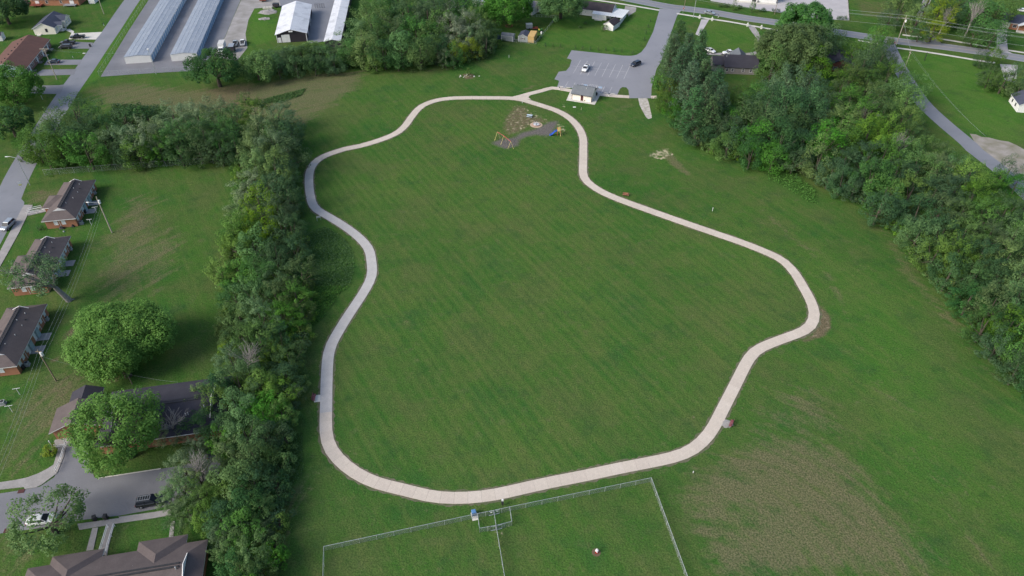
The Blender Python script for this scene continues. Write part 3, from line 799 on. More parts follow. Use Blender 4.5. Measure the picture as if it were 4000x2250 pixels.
class Bld:
    """a building with its near wall along local x, its depth along local y"""
    def __init__(s, name, label, cat, org, rz, W, D, h, group=None):
        s.W, s.D, s.h = W, D, h
        s.root = thing(name, label, cat, (org[0], org[1], 0), rz, group)
    def walls(s, m, ridge=None, rise=0, gm=None, x0=0, y0=0, W=None, D=None, h=None, base=-.1):
        W, D, h = W or s.W, D or s.D, h or s.h
        mb = MB().box(x0, y0, base, x0 + W, y0 + D, h)
        t = .02
        if ridge == 'y':
            for y in (y0, y0 + D):
                ya, yb = (y, y + .2) if y == y0 else (y - .2, y)
                A = [(x0, ya, h), (x0 + W, ya, h), (x0 + W / 2, ya, h + rise)]
                k = len(mb.v)
                mb.v += A + [(p[0], yb, p[2]) for p in A]
                mb.f += [(k, k + 1, k + 2), (k + 5, k + 4, k + 3), (k, k + 2, k + 5, k + 3), (k + 1, k + 4, k + 5, k + 2)]
                mb.m += [1] * 4
        elif ridge == 'x':
            for x in (x0, x0 + W):
                xa, xb = (x, x + .2) if x == x0 else (x - .2, x)
                A = [(xa, y0, h), (xa, y0 + D, h), (xa, y0 + D / 2, h + rise)]
                k = len(mb.v)
                mb.v += A + [(xb, p[1], p[2]) for p in A]
                mb.f += [(k + 2, k + 1, k), (k + 3, k + 4, k + 5), (k + 3, k + 5, k + 2, k), (k + 2, k + 5, k + 4, k + 1)]
                mb.m += [1] * 4
        return mb.build('wall', [m, gm or m], s.root)
    def gable(s, m, trim, ridge, rise, over=.4, x0=0, y0=0, W=None, D=None, h=None, t=.16, over_end=None):
        W, D, h = W or s.W, D or s.D, h or s.h
        oe = over if over_end is None else over_end
        mb = MB()
        half = (W if ridge == 'y' else D) / 2
        sl = rise / half
        for side in (-1, 1):
            if ridge == 'y':
                xm = x0 + W / 2
                a = [(xm + side * (half + over), y, h - sl * over) for y in (y0 - oe, y0 + D + oe)]
                b = [(xm, y, h + rise) for y in (y0 + D + oe, y0 - oe)]
            else:
                ym = y0 + D / 2
                a = [(x, ym + side * (half + over), h - sl * over) for x in (x0 - oe, x0 + W + oe)]
                b = [(x, ym, h + rise) for x in (x0 + W + oe, x0 - oe)]
            q = a + b
            lo = [(p[0], p[1], p[2] + .02) for p in q]
            hi = [(p[0], p[1], p[2] + .02 + t) for p in q]
            nrm = (Vector(q[1]) - Vector(q[0])).cross(Vector(q[2]) - Vector(q[0]))
            if nrm.z < 0:
                lo, hi = lo[::-1], hi[::-1]
            k = len(mb.v)
            mb.v += lo + hi
            mb.f += [(k + 3, k + 2, k + 1, k), (k + 4, k + 5, k + 6, k + 7)]
            mb.m += [1, 0]
            for i in range(4):
                j = (i + 1) % 4
                mb.f.append((k + i, k + j, k + 4 + j, k + 4 + i))
                mb.m.append(1)
        return mb.build('roof', [m, trim], s.root)
    def hip(s, m, trim, rise, over=.5, g0=None, g1=None, x0=0, y0=0, W=None, D=None, h=None):
        """hipped roof, ridge along y, with an optional gablet at either end"""
        W, D, h = W or s.W, D or s.D, h or s.h
        xa, xb, ya, yb, xm = x0 - over, x0 + W + over, y0 - over, y0 + D + over, x0 + W / 2
        half = W / 2 + over
        sl = rise / half
        ga, gb = (half if g0 is None else g0), (half if g1 is None else g1)
        z0 = h + .03
        zf = z0 + .2
        def P(x, y, d):
            return (x, y, zf + sl * d)
        mb = MB()
        mb.box(xa, ya, z0, xb, yb, zf - .004, 1)
        def roofpoly(p):
            n = (Vector(p[1]) - Vector(p[0])).cross(Vector(p[2]) - Vector(p[0]))
            mb.poly(p if n.z > 0 else p[::-1], 0)
        roofpoly([P(xa, ya, 0), P(xa + ga, ya + ga, ga), P(xm, ya + ga, half), P(xm, yb - gb, half), P(xa + gb, yb - gb, gb), P(xa, yb, 0)])
        roofpoly([P(xb, ya, 0), P(xb - ga, ya + ga, ga), P(xm, ya + ga, half), P(xm, yb - gb, half), P(xb - gb, yb - gb, gb), P(xb, yb, 0)])
        roofpoly([P(xa, ya, 0), P(xb, ya, 0), P(xb - ga, ya + ga, ga), P(xa + ga, ya + ga, ga)][:4] if g0 is not None else [P(xa, ya, 0), P(xb, ya, 0), P(xm, ya + ga, half)])
        roofpoly([P(xa, yb, 0), P(xb, yb, 0), P(xb - gb, yb - gb, gb), P(xa + gb, yb - gb, gb)][:4] if g1 is not None else [P(xa, yb, 0), P(xb, yb, 0), P(xm, yb - gb, half)])
        r = mb.build('roof', [m, trim], s.root)
        for g, y, sgn in ((g0, ya, 1), (g1, yb, -1)):
            if g is not None:
                yy = y + sgn * g
                gm = MB()
                a = [(xa + g, yy, zf + sl * g), (xb - g, yy, zf + sl * g), (xm, yy, zf + rise)]
                b = [(p[0], yy - sgn * .12, p[2] + .05) for p in a]
                k = 0
                gm.v = a + b
                gm.f = [(0, 1, 2), (5, 4, 3), (0, 3, 4, 1), (1, 4, 5, 2), (2, 5, 3, 0)]
                gm.m = [0] * 5
                gm.build('gablet', trim, r)
        # ridge vent
        vb = MB().box(xm - .42, ya + ga + .5, zf + rise - .09, xm - .12, yb - gb - .5, zf + rise + .02).box(xm + .12, ya + ga + .5, zf + rise - .09, xm + .42, yb - gb - .5, zf + rise + .02)
        vb.build('ridge_vent', M['plastic_black'], r)
        return r
    def P(s, face, a, z, off=0.0):
        if face == 'f':
            return (a, -off, z)
        if face == 'b':
            return (s.W - a, s.D + off, z)
        if face == 'r':
            return (s.W + off, a, z)
        return (-off, s.D - a, z)
    def block(s, mb, face, a0, a1, z0, z1, o0, o1, mi=0):
        p = [s.P(face, a, z, o0) for a, z in ((a0, z0), (a1, z0), (a1, z1), (a0, z1))]
        q = [s.P(face, a, z, o1) for a, z in ((a0, z0), (a1, z0), (a1, z1), (a0, z1))]
        mb.hull8(p, q, mi)
    def window(s, face, a, z, w=1.0, h=1.3, frame='paint_white', pane='glass', bars=True):
        mb = MB()
        b = .09
        s.block(mb, face, a, a + w, z, z + b, -.02, .06)
        s.block(mb, face, a, a + w, z + h - b, z + h, -.02, .06)
        s.block(mb, face, a, a + b, z + b, z + h - b, -.02, .058)
        s.block(mb, face, a + w - b, a + w, z + b, z + h - b, -.02, .058)
        if bars:
            s.block(mb, face, a + b, a + w - b, z + h / 2 - .03, z + h / 2 + .03, -.02, .05)
        f = mb.build('window', M[frame], s.root)
        pb = MB()
        s.block(pb, face, a + b, a + w - b, z + b, z + h - b, -.02, .03)
        pb.build('pane', M[pane], f)
        return f
    def door(s, face, a, w=1.0, h=2.1, m='paint_white', z=.05):
        mb = MB()
        s.block(mb, face, a, a + w, z, z + h, -.02, .05)
        d = mb.build('door', M[m], s.root)
        hb = MB()
        s.block(hb, face, a + w - .16, a + w - .08, z + .95, z + 1.05, .05, .11)
        hb.build('handle', M['metal_galv'], d)
        return d
    def slab(s, name, face, a0, a1, z0, z1, o0, o1, m):
        mb = MB()
        s.block(mb, face, a0, a1, z0, z1, o0, o1)
        return mb.build(name, M[m], s.root)
    def pipes(s, lst, sl, base):
        for x, y, z in lst:
            MB().tube((x, y, z - .2), (x, y, z + .45), .09, n=6).build('roof_vent', M['vent_metal'], s.root)

# --- brick apartment houses down the left edge
def quadplex(name, label, eave_l, eave_r, group=None):
    a, b = Vector(eave_l), Vector(eave_r)
    rz = math.atan2(b.y - a.y, b.x - a.x)
    ex, ey = Vector((math.cos(rz), math.sin(rz), 0)), Vector((-math.sin(rz), math.cos(rz), 0))
    o = a + ex * .5 + ey * .5
    B = Bld(name, label, 'house', o, rz, 7.6, 19.0, 2.55, group)
    B.walls(M['brick_orange'])
    B.hip(M['roof_brown'], M['paint_white'], 2.15, .5, 2.6, 2.6)
    MB().box(-1.9, 6.6, -.1, 0, 12.2, 2.5).build('wall', M['brick_orange'], B.root)
    # hipped bay roof over the street side
    mb = MB()
    z0, zf, sl = 2.58, 2.782, 2.15 / 4.3
    x0, y0, y1 = -2.4, 6.1, 12.7
    yc, hh = (y0 + y1) / 2, (y1 - y0) / 2
    mb.box(x0, y0, z0, .6, y1, zf, 1)
    A, Bq, C, D = (x0, y0, zf + .004), (x0, y1, zf + .004), (x0 + hh, yc, zf + sl * hh), (hh * 1 - .5 + .0, yc, zf + sl * hh)
    I0, I1 = (-.5 + 0, y0, zf + .004), (-.5, y1, zf + .004)
    mb.poly([A, C, Bq][::-1] if False else [Bq, A, C])
    mb.poly([A, I0, D, C])
    mb.poly([Bq, C, D, I1])
    mb.build('bay_roof', [M['roof_brown'], M['paint_white']], B.root)
    for x in (2.1, 4.0):
        B.window('f', x, 1.0, 1.0, 1.25, pane='blind')
    B.slab('conduit', 'f', 3.48, 3.56, .2, 2.5, .0, .06, 'paint_white')
    for y in (1.0, 3.0, 5.3, 12.6, 14.4, 16.9):
        B.window('r', y, 1.05, .95, 1.15, pane='blind')
    for y in (6.8, 10.9):
        MB().box(7.6, y, .05, 8.0, y + 1.3, 2.2).build('porch_screen', M['siding_blue'], B.root)
        MB().box(7.62, y - .9, -.05, 10.2, y + 1.4, .12).build('patio_slab', M['concrete_old'], B.root)
        B.door('r', y - 1.0, .95, 2.0)
    for y in (2.0, 4.6, 13.7, 15.9):
        B.slab('downspout', 'r', y, y + .09, .1, 2.5, 0, .08, 'paint_white')
    B.pipes([(4.8, 5, 4.2), (5.6, 8, 3.9), (4.7, 12.5, 4.3), (5.4, 15, 4.0), (5.9, 11.2, 3.7)], 0, 0)
    for x, y in ((2.5, 6.0), (5.6, 13.0)):
        MB().box(x, y, 3.55, x + .4, y + .4, 4.0).build('roof_box_vent', M['plastic_black'], B.root)
    return B
eA0, eA1 = G('d8', 830, 970, 2.6), G('d8', 1530, 905, 2.6)
qA = quadplex('brick_house', 'low brick apartment house with brown hip roof and white ramp railings at the street', eA0, eA1, 'brick apartment houses along the street')
offB = G('c01', 680, 938, 2.6) - G('c01', 933, 372, 2.6)
qB = copy_tree(qA.root); qB.location += offB
qB['label'] = 'brown roofed brick apartment house half hidden behind the leaning sparse tree'
offC = G('c02', 437, 180, 2.6) - G('c01', 933, 372, 2.6)
qC = copy_tree(qA.root); qC.location += offC
qC['label'] = 'brick apartment house cut by the left edge, beside the dark transformer pole'
# --- the same kind of house, turned, at the bottom edge and behind the hedgerow
def row_house(name, label, far_right, far_left, wings, length, W=8.5, rm='roof_brown'):
    a, b = Vector(far_right), Vector(far_left)
    d = (b - a).normalized()
    rz = math.atan2(d.y, d.x) - math.pi / 2            # local y runs along the house, local x away from the camera
    ex = Vector((math.cos(rz), math.sin(rz), 0))
    o = a - ex * (W + .5) + d * .5
    B = Bld(name, label, 'house', o, rz, W, length, 2.55)
    B.walls(M['brick_orange'])
    B.hip(M[rm], M['paint_white'], 2.2, .5, 2.6, 2.6)
    for y0, y1, ext in wings:
        MB().box(W, y0 + .5, -.1, W + ext - .5, y1 - .5, 2.5).build('wall', M['brick_orange'], B.root)
        mb = MB()
        z0, zf, sl = 2.58, 2.782, 2.2 / (W / 2 + .5)
        x1, yc, hh = W + ext, (y0 + y1) / 2, (y1 - y0) / 2
        mb.box(W - .5, y0, z0, x1, y1, zf, 1)
        A, Bq, C = (x1, y0, zf + .004), (x1, y1, zf + .004), (x1 - hh, yc, zf + sl * hh)
        I0, I1, Dp = (W + .5, y0, zf + .004), (W + .5, y1, zf + .004), (W + .5 - hh, yc, zf + sl * hh)
        mb.poly([A, Bq, C]); mb.poly([I0, A, C, Dp]); mb.poly([Bq, I1, Dp, C])
        mb.build('bay_roof', [M[rm], M['paint_white']], B.root)
    B.pipes([(4.0, 3, 4.9), (3.2, 6, 4.3), (3.1, 6.4, 4.3), (4.2, 14, 4.9), (6, 10, 3.9), (3.0, 19, 4.2)], 0, 0)
    for y in np.arange(1.5, length - 1.5, 2.6):
        B.window('r', float(y), 1.0, .95, 1.2, pane='blind')
    return B
fr, fl = G('c03', 2095, 1080, 2.6), G('c03', 290, 1370, 2.6)
row_house('brick_house', 'big grey brown hip roof with two projecting bays at the bottom edge', fr, fl, ((2.9, 10.6, 2.1), (15.9, 23.8, 1.9)), 26.6, 9.2)
er, el = G('c02', 2330, 902, 2.6), G('c02', 1410, 1025, 2.6)
row_house('brick_house', 'long dark roofed house between the wide round tree and the pale bare tree', er, el, (), 22.0, 13.0, rm='roof_dark')
# the gabled pair behind the bright maple
W2 = (100, 1500, 2.912)
WIN['z'] = W2
a, b = G('z', 255, 570, 2.6), G('z', 335, 330, 2.6)
d = (b - a).normalized()
rz = math.atan2(d.y, d.x) - math.pi / 2
ex = Vector((math.cos(rz), math.sin(rz), 0))
B = Bld('gabled_house', 'dark gabled brick house with white eaves poking out beside the bright maple', 'house', a + ex * .5 + d * .6, rz, 8.2, 5.4, 2.55)
B.walls(M['brick_orange'], 'y', 1.75)
B.gable(M['roof_brown'], M['paint_white'], 'y', 1.75, .5)
B.walls(M['brick_orange'], 'y', 1.2, x0=1.9, y0=5.5, W=5.0, D=4.2, h=2.5)
B.gable(M['roof_dark'], M['paint_white'], 'y', 1.2, .45, x0=1.9, y0=5.6, W=5.0, D=4.0, h=2.5, over_end=.3)
for x in (-.2, 2.2):
    MB().box(x, -2.2, 0, x + .14, -2.06, 2.4).build('porch_post', M['paint_white'], B.root)
MB().box(-.4, -2.4, -.05, 4.2, 0, .12).build('porch_slab', M['concrete_old'], B.root)
MB().box(-.3, -2.2, .75, 2.2, -2.12, .85).box(-.3, -2.2, .35, 2.2, -2.12, .43).build('porch_railing', M['paint_white'], B.root)
B.door('f', 3.4)
# --- storage rows
def storage(label, w, x0, y0, x1, y1, D, ndoor, lastx):
    a, rz, L = frame(w, x0, y0, x1, y1)
    B = Bld('storage_building', label, 'storage building', a, rz, 9.6, D, 2.6, 'storage rows with blue doors')
    B.walls(M['siding_white'], 'y', .42, M['siding_white'])
    r = B.gable(M['roof_galv'], M['metal_galv'], 'y', .45, .12, over_end=.1, t=.08)
    rib = MB().box(-.06, -.1, 0, .06, D + .1, .05).mesh('roof_rib', M['rib'])
    for x in (1.5, 3.15, 4.8, 6.45, 8.1):
        z = 2.72 + .45 * (1 - abs(x - 4.8) / 4.8)
        inst('roof_rib', rib, r, (x, 0, z))
    pitch = D / ndoor
    door = MB()
    dh = 2.2
    for k in range(6):
        door.box(0, .18, dh / 6 * k + .02, .05 + .02 * (k % 2), pitch - .18, dh / 6 * (k + 1), 0)
    dm = door.mesh('roll_up_door', M['door_blue'])
    jm = MB().box(0, -.17, 0, .09, .17, 2.45).mesh('door_post', M['paint_white'])
    for i in range(ndoor):
        inst('roll_up_door', dm, B.root, (9.6, i * pitch, 0))
        inst('door_post', jm, B.root, (9.6, i * pitch + (.17 if i == 0 else 0), 0))
    MB().tube((-.12, .1, 0), (-.12, .1, 2.5), .06).tube((9.75, -.06, 0), (9.75, -.06, 2.5), .06).build('downspout', M['metal_galv'], B.root)
storage('long storage building with blue doors on the side nearest the street', 'c00', 1272, 642, 1540, 625, 92, 28, 0)
storage('long storage building with blue doors beside the gravel drive', 'c00', 1735, 617, 2003, 600, 98, 30, 0)
# --- white roofed barn and long shed
a, rz, L = frame('d2', 1470, 865, 2070, 830)
B = Bld('barn', 'black walled barn with a stained white metal roof and white sliding door', 'barn', a, rz, 11.9, 34.5, 3.5)
B.walls(M['siding_black'], 'y', 1.7)
B.gable(M['roof_white'], M['paint_white'], 'y', 1.75, .5, over_end=.5, t=.1)
MB().box(1.9, -.12, .1, 5.2, .0, 3.2).build('sliding_door', M['paint_white'], B.root)
MB().box(.35, -.08, .1, 1.6, .0, 2.1).build('door', M['paint_white'], B.root)
MB().box(-.06, -.1, 0, .18, .05, 3.5).box(11.72, -.1, 0, 11.96, .05, 3.5).build('corner_trim', M['paint_white'], B.root)
MB().box(5.2, -.9, 4.4, 6.8, -.55, 4.85).build('gable_hood', M['paint_white'], B.root)
for y in (6.0, 17.0, 22.0):
    MB().box(11.9, y, .1, 12.02, y + 2.6, 2.8).build('side_door', M['blind'], B.root)
a, b = G('c10', 685, 415, 3.3), G('c10', 795, 0, 3.3)
rz = math.atan2(b.y - a.y, b.x - a.x) - math.pi / 2
B = Bld('long_shed', 'long narrow shed with white metal roof and black side wall', 'shed', (a.x, a.y), rz, 6.4, 62, 3.2)
B.walls(M['siding_black'], 'y', .55)
B.gable(M['roof_white'], M['paint_white'], 'y', .6, .2, over_end=.2, t=.1)
for y in np.arange(3, 58, 6.0):
    MB().box(6.4, float(y), .1, 6.5, float(y) + 3.4, 2.7).build('side_door', M['metal_dark'], B.root)
# --- houses at top left
a, rz, L = frame('d1', 655, 575, 1090, 555, 2.7)
B = Bld('white_house', 'white sided house with navy roof and small columned porch by the street', 'house', a, rz, 8.4, 14.5, 2.65)
B.walls(M['siding_cream'], 'y', 1.9)
B.gable(M['roof_navy'], M['paint_white'], 'y', 1.95, .35)
B.walls(M['siding_cream'], 'x', 1.3, x0=6.4, y0=8.3, W=3.4, D=6.0, h=2.62)
B.gable(M['roof_navy'], M['paint_white'], 'x', 1.35, .3, x0=4.6, y0=8.4, W=5.2, D=5.8, h=2.66)
MB().box(8.4, 3.0, -.05, 10.4, 6.6, .2).build('porch_slab', M['concrete_pale'], B.root)
B.gable(M['roof_navy'], M['paint_white'], 'x', .9, .2, x0=6.6, y0=3.0, W=3.6, D=3.4, h=2.5)
for y in (3.1, 6.3):
    MB().box(10.1, y - .1, .2, 10.3, y + .1, 2.5).build('porch_column', M['paint_white'], B.root)
B.window('f', 4.6, 1.0, .9, 1.4, 'metal_dark')
B.window('r', 1.2, .9, 1.6, 1.3, 'metal_dark', 'blind')
B.door('r', 4.4)
o_ = B.W; B.W = 9.8
B.window('r', 8.9, .9, 1.6, 1.3, 'metal_dark', 'blind')
B.window('r', 11.6, .9, 1.9, 1.3, 'metal_dark', 'blind')
B.W = o_
MB().box(1.2, -1.6, -.05, 2.6, 0, .3).build('back_step', M['concrete_pale'], B.root)
e0, e1 = G('d1', 525, 1385, 2.7), G('d1', 1010, 790, 2.7)
d = (e1 - e0).normalized()
rz = math.atan2(d.y, d.x) - math.pi / 2
ex = Vector((math.cos(rz), math.sin(rz), 0))
WD = 13.4
B = Bld('brick_duplex', 'long brick duplex with rust brown roof and pale blue gable end', 'house', e0 - ex * (WD + .4) + d * .3, rz, WD, 29.4, 2.65)
B.walls(M['brick_mauve'], 'y', 2.2, M['siding_blue'])
MB().box(.0, -.12, -.08, WD, -.003, 2.65).build('end_siding', M['siding_blue'], B.root)
B.gable(M['roof_redbrown'], M['paint_white'], 'y', 2.3, .4, over_end=.3)
for y in (1.6, 5.4, 7.2, 10.6, 13.4, 16.8, 20.2, 22.8, 26.6):
    B.window('r', y, .95, 1.0, 1.3)
for y in (3.4, 12.0, 18.6, 25.0):
    B.door('r', y, m='paint_white')
    MB().box(WD, y - .6, -.05, WD + 1.5, y + 1.6, .18).build('door_step', M['concrete_old'], B.root)
for y in (2.5, 6, 10, 13.5, 17, 20.5, 25):
    MB().box(WD / 2 - 1.6, y, 4.35, WD / 2 - 1.25, y + .35, 4.95).build('roof_vent', M['plastic_black'], B.root)
a, rz, L = frame('d1', 650, 118, 1610, 108)
B = Bld('brick_ranch', 'orange brick house with red deck and grey deck at the top edge', 'house', a, rz, 21.4, 11, 2.9)
B.walls(M['brick_orange'], 'y', 2.0)
B.gable(M['roof_brown'], M['paint_white'], 'x', 2.2, .4)
B.door('f', 2.0, 1.7, 2.2)
B.window('f', 6.6, 1.0, 1.1, 1.4)
B.window('f', 13.0, 1.0, 1.0, 1.4)
B.door('f', 17.4, 1.9, 2.2)
MB().box(.2, -2.6, .75, 5.2, 0, .9).box(.2, -2.6, .0, .34, -2.46, 1.8).box(5.06, -2.6, 0, 5.2, -2.46, 1.8).box(2.6, -2.6, 0, 2.74, -2.46, 1.8).box(.2, -2.58, 1.7, 5.2, -2.5, 1.82).box(.2, -2.58, 1.25, 5.2, -2.5, 1.35).box(.22, -2.5, 1.7, .32, 0, 1.82).box(5.08, -2.5, 1.7, 5.18, 0, 1.82).box(.5, -.3, 0, .7, -.1, .75).box(4.7, -.3, 0, 4.9, -.1, .75).build('deck', M['deck_red'], B.root)
MB().box(15.2, -2.2, .55, 20.4, 0, .68).box(15.2, -2.2, 0, 15.32, -2.08, 1.5).box(20.28, -2.2, 0, 20.4, -2.08, 1.5).box(15.2, -2.18, 1.4, 20.4, -2.1, 1.5).box(15.2, -2.18, 1.0, 20.4, -2.1, 1.1).build('deck', M['deck_grey'], B.root)
for (w, x0, y0, x1, y1, lab, D, h, rm, wm, ridge, rise) in (
        ('d1', 1800, 75, 1915, 72, 'little white shed beside the street at the top edge', 4.5, 2.3, 'roof_dark', 'siding_white', 'y', .8),
        ('d1', 345, 112, 465, 122, 'pale grey shed in the shade behind the orange brick house', 4.0, 2.2, 'roof_dark', 'siding_grey', 'y', .7),
        ('d1', -70, 835, 65, 825, 'white garden shed at the left edge beside the brown roofed duplex', 3.6, 2.2, 'roof_dark', 'siding_white', 'x', .8),
        ('d3', 400, 812, 635, 840, 'long low grey shed nearest the woods', 3.0, 2.1, 'roof_grey', 'siding_grey', 'x', .7),
        ('d3', 745, 835, 925, 852, 'gabled grey shed with shuttered window and dark roof', 5.6, 2.2, 'roof_navy', 'siding_grey', 'y', .75)):
    a, rz, L = frame(w, x0, y0, x1, y1)
    B = Bld('garden_shed', lab, 'shed', a, rz, L, D, h)
    B.walls(M[wm], ridge, rise)
    B.gable(M[rm], M['paint_white'], ridge, rise + .05, .15, over_end=.15, t=.08)
    MB().box(-.04, -.05, 0, .14, 0.02, h).box(L - .14, -.05, 0, L + .04, .02, h).build('corner_trim', M['paint_white'], B.root)
    if 'shuttered' in lab:
        B.window('f', 1.4, .95, .95, .75)
        MB().box(1.12, -.06, .92, 1.38, 0, 1.73).box(2.37, -.06, .92, 2.63, 0, 1.73).build('shutter', M['door_brown'], B.root)
a, rz, L = frame('d3', 937, 852, 1055, 862)
B = Bld('plywood_shed', 'yellow plywood sheathed shed without siding beside the grey gabled shed', 'shed', a, rz, 2.5, 6.6, 2.5)
pl = MB().box(.02, .02, -.05, 2.48, 6.58, 2.45).build('wall', M['wood_pale'], B.root)
for k in range(5):
    for xx in (2.48, -.02):
        MB().box(xx, k * 1.32, 0, xx + .04, k * 1.32 + 1.3, 2.46).build('plywood_panel', M['osb'], B.root)
for k in range(2):
    MB().box(k * 1.25, -.02, 0, k * 1.25 + 1.235, .02, 2.46).build('plywood_panel', M['osb'], B.root)
for k in range(3):
    MB().box(-.1, k * 2.23 - .1, 2.47, 2.6, k * 2.23 + 2.1, 2.56).build('roof_panel', M['osb'], B.root)
B.window('r', 3.0, 1.0, .9, .9, 'osb')
# --- houses along the top middle
a, rz, L = frame('d3', 780, 258, 1025, 310)
B = Bld('white_cottage', 'white cottage with slate roof and two dark windows behind the sheds', 'house', a - Vector((0, 0, 0)), rz, L, 9.0, 2.6)
B.walls(M['siding_white'], 'x', 2.0, M['siding_white'])
B.gable(M['roof_navy'], M['paint_white'], 'x', 2.05, .3)
B.window('f', 2.2, .9, .55, 1.3); B.window('f', 3.2, .9, .55, 1.3)
a, b = G('h1', 150, 160, 2.6), G('h1', 815, 245, 2.6)
rz = math.atan2(b.y - a.y, b.x - a.x)
ey = Vector((-math.sin(rz), math.cos(rz), 0))
B = Bld('white_house', 'long white house with stained black roof and a white sunroom', 'house', a + ey * .3, rz, 16.0, 8.6, 2.6)
B.walls(M['siding_white'], 'x', 2.0, M['siding_white'])
B.gable(M['roof_black'], M['paint_white'], 'x', 2.1, .3)
B.window('f', 1.2, 1.2, .6, .75, pane='blind'); B.window('f', 1.95, 1.2, .6, .75, pane='blind'); B.window('f', 4.2, 1.2, .4, .6); B.window('f', 7.0, 1.4, .4, .35)
MB().box(8.2, -3.1, -.05, 14.6, 0, 2.15).build('sunroom_wall', M['siding_white'], B.root)
mb = MB(); mb.hull8([(8.0, -3.3, 2.17), (15.0, -3.3, 2.17), (15.0, .1, 2.55), (8.0, .1, 2.55)], [(8.0, -3.3, 2.25), (15.0, -3.3, 2.25), (15.0, .1, 2.63), (8.0, .1, 2.63)])
mb.build('sunroom_roof', M['roof_cream'], B.root)
for x in (8.8, 10.4, 11.8):
    f = MB().box(x, -3.16, .7, x + 1.1, -3.1, 1.9).build('window', M['paint_white'], B.root)
    MB().box(x + .1, -3.19, .8, x + 1.0, -3.16, 1.8).build('pane', M['blind'], f)
MB().box(9.6, -4.3, -.05, 13.0, -3.1, .15).build('step', M['concrete_pale'], B.root)
mb = MB(); mb.hull8([(14.6, -4.0, 2.4), (22.0, -4.0, 2.3), (22.6, 6.0, 2.5), (16.3, 6.0, 2.7)], [(14.6, -4.0, 2.5), (22.0, -4.0, 2.4), (22.6, 6.0, 2.6), (16.3, 6.0, 2.8)])
mb.build('carport_roof', M['roof_cream'], B.root)
MB().box(21.4, -6.2, -.05, 21.6, 5.0, 2.25).build('carport_wall', M['siding_white'], B.root)
for x, y in ((16.6, 5.8), (22.4, 5.8)):
    MB().box(x, y, 0, x + .12, y + .12, 2.5).build('carport_post', M['paint_white'], B.root)
a, b = G('h1', 675, 455, 2.2), G('h1', 870, 495, 2.2)
rz = math.atan2(b.y - a.y, b.x - a.x)
B = Bld('white_outbuilding', 'small white outbuilding with black gable roof in front of the carport', 'shed', a, rz, 4.4, 6.6, 2.15)
B.walls(M['siding_white'], 'y', 1.3)
B.gable(M['roof_black'], M['paint_white'], 'y', 1.35, .25)
a, rz, L = frame('c10', 2180, 60, 2310, 75)
B = Bld('white_garage', 'white garage with grey door beyond the big shade tree', 'garage', a, rz, L, 6, 2.4)
B.walls(M['siding_white'], 'x', .9)
B.gable(M['roof_cream'], M['paint_white'], 'x', .95, .2)
B.slab('garage_door', 'f', 1.6, 3.9, .05, 1.9, -.02, .05, 'siding_grey')
a, rz, L = frame('c10', 1915, 100, 2010, 112)
B = Bld('white_house', 'white house glimpsed over the tree tops of the middle wood', 'house', a, rz, 6.5, 9, 2.8)
B.walls(M['siding_white'], 'y', 1.9)
B.gable(M['roof_navy'], M['paint_white'], 'y', 1.95, .3)
# --- houses right of the pines
a, b = G('c20', 2150, 675, 2.7), G('c20', 2450, 688, 2.7)
rz = math.atan2(b.y - a.y, b.x - a.x)
ey = Vector((-math.sin(rz), math.cos(rz), 0))
B = Bld('grey_brick_house', 'grey brick house with charcoal roof beside the tall pines', 'house', a + ey * .4, rz, 12.0, 11.5, 2.65)
B.walls(M['brick_grey'], 'x', 2.3)
B.gable(M['roof_dark'], M['metal_dark'], 'x', 2.4, .4)
B.walls(M['brick_grey'], 'x', 1.7, x0=-4.4, y0=1.8, W=4.4, D=8.0, h=2.55)
B.gable(M['roof_dark'], M['metal_dark'], 'x', 1.75, .3, x0=-4.2, y0=1.8, W=3.9, D=8.0, h=2.55)
B.gable(M['roof_grey'], M['metal_dark'], 'y', 1.9, .3, x0=3.6, y0=8.0, W=5.4, D=6.2, h=2.6)
for x in (.3, 2.3, 6.2, 9.0):
    B.window('f', x, .9, .95, 1.25)
B.pipes([(.6, 4.6, 4.9)], 0, 0)
a, rz, L = frame('c30', 580, 722, 800, 735)
B = Bld('red_brick_house', 'red brick house with dark roof hidden among the broadleaf trees', 'house', a, rz, 9.5, 13, 2.7)
B.walls(M['brick_red'], 'y', 2.1)
B.gable(M['roof_dark'], M['metal_dark'], 'y', 2.2, .4)
B.window('f', 2.2, .9, 1.6, 1.2)
a, rz, L = frame('c30', 375, 812, 455, 815)
B = Bld('garden_shed', 'small grey roofed outbuilding sunk in the right hand woods', 'shed', a, rz, 4.6, 4.2, 2.4)
B.walls(M['siding_grey'])
B.hip(M['roof_grey'], M['paint_white'], 1.3, .3)
a, b = G('d5', 2140, 430, 2.7), G('d5', 2576, 500, 2.7)
rz = math.atan2(b.y - a.y, b.x - a.x)
ey = Vector((-math.sin(rz), math.cos(rz), 0))
B = Bld('brick_bungalow', 'orange brick bungalow with slate roof and white porch at the upper right edge', 'house', a + ey * .4, rz, 15, 10, 2.65)
B.walls(M['brick_orange'], 'x', 2.0)
B.gable(M['roof_navy'], M['paint_white'], 'x', 2.1, .4)
MB().box(.0, -.1, -.05, 3.2, -.003, 2.6).build('garage_front', M['siding_cream'], B.root)
B.window('f', 4.3, .9, 1.6, 1.2)
MB().box(6.2, -2.6, -.05, 9.5, 0, .2).build('porch_slab', M['concrete_pale'], B.root)
B.gable(M['roof_cream'], M['paint_white'], 'y', .8, .2, x0=6.2, y0=-2.6, W=3.3, D=2.9, h=2.45)
for x in (6.3, 9.2):
    MB().box(x, -2.5, .2, x + .14, -2.36, 2.45).build('porch_post', M['paint_white'], B.root)
a, rz, L = frame('c30', 2500, 1128, 2640, 1140)
B = Bld('white_cottage', 'white cottage with navy roof at the right edge under the trees', 'house', a, rz, 6.0, 8.5, 2.6)
B.walls(M['siding_white'], 'y', 1.7)
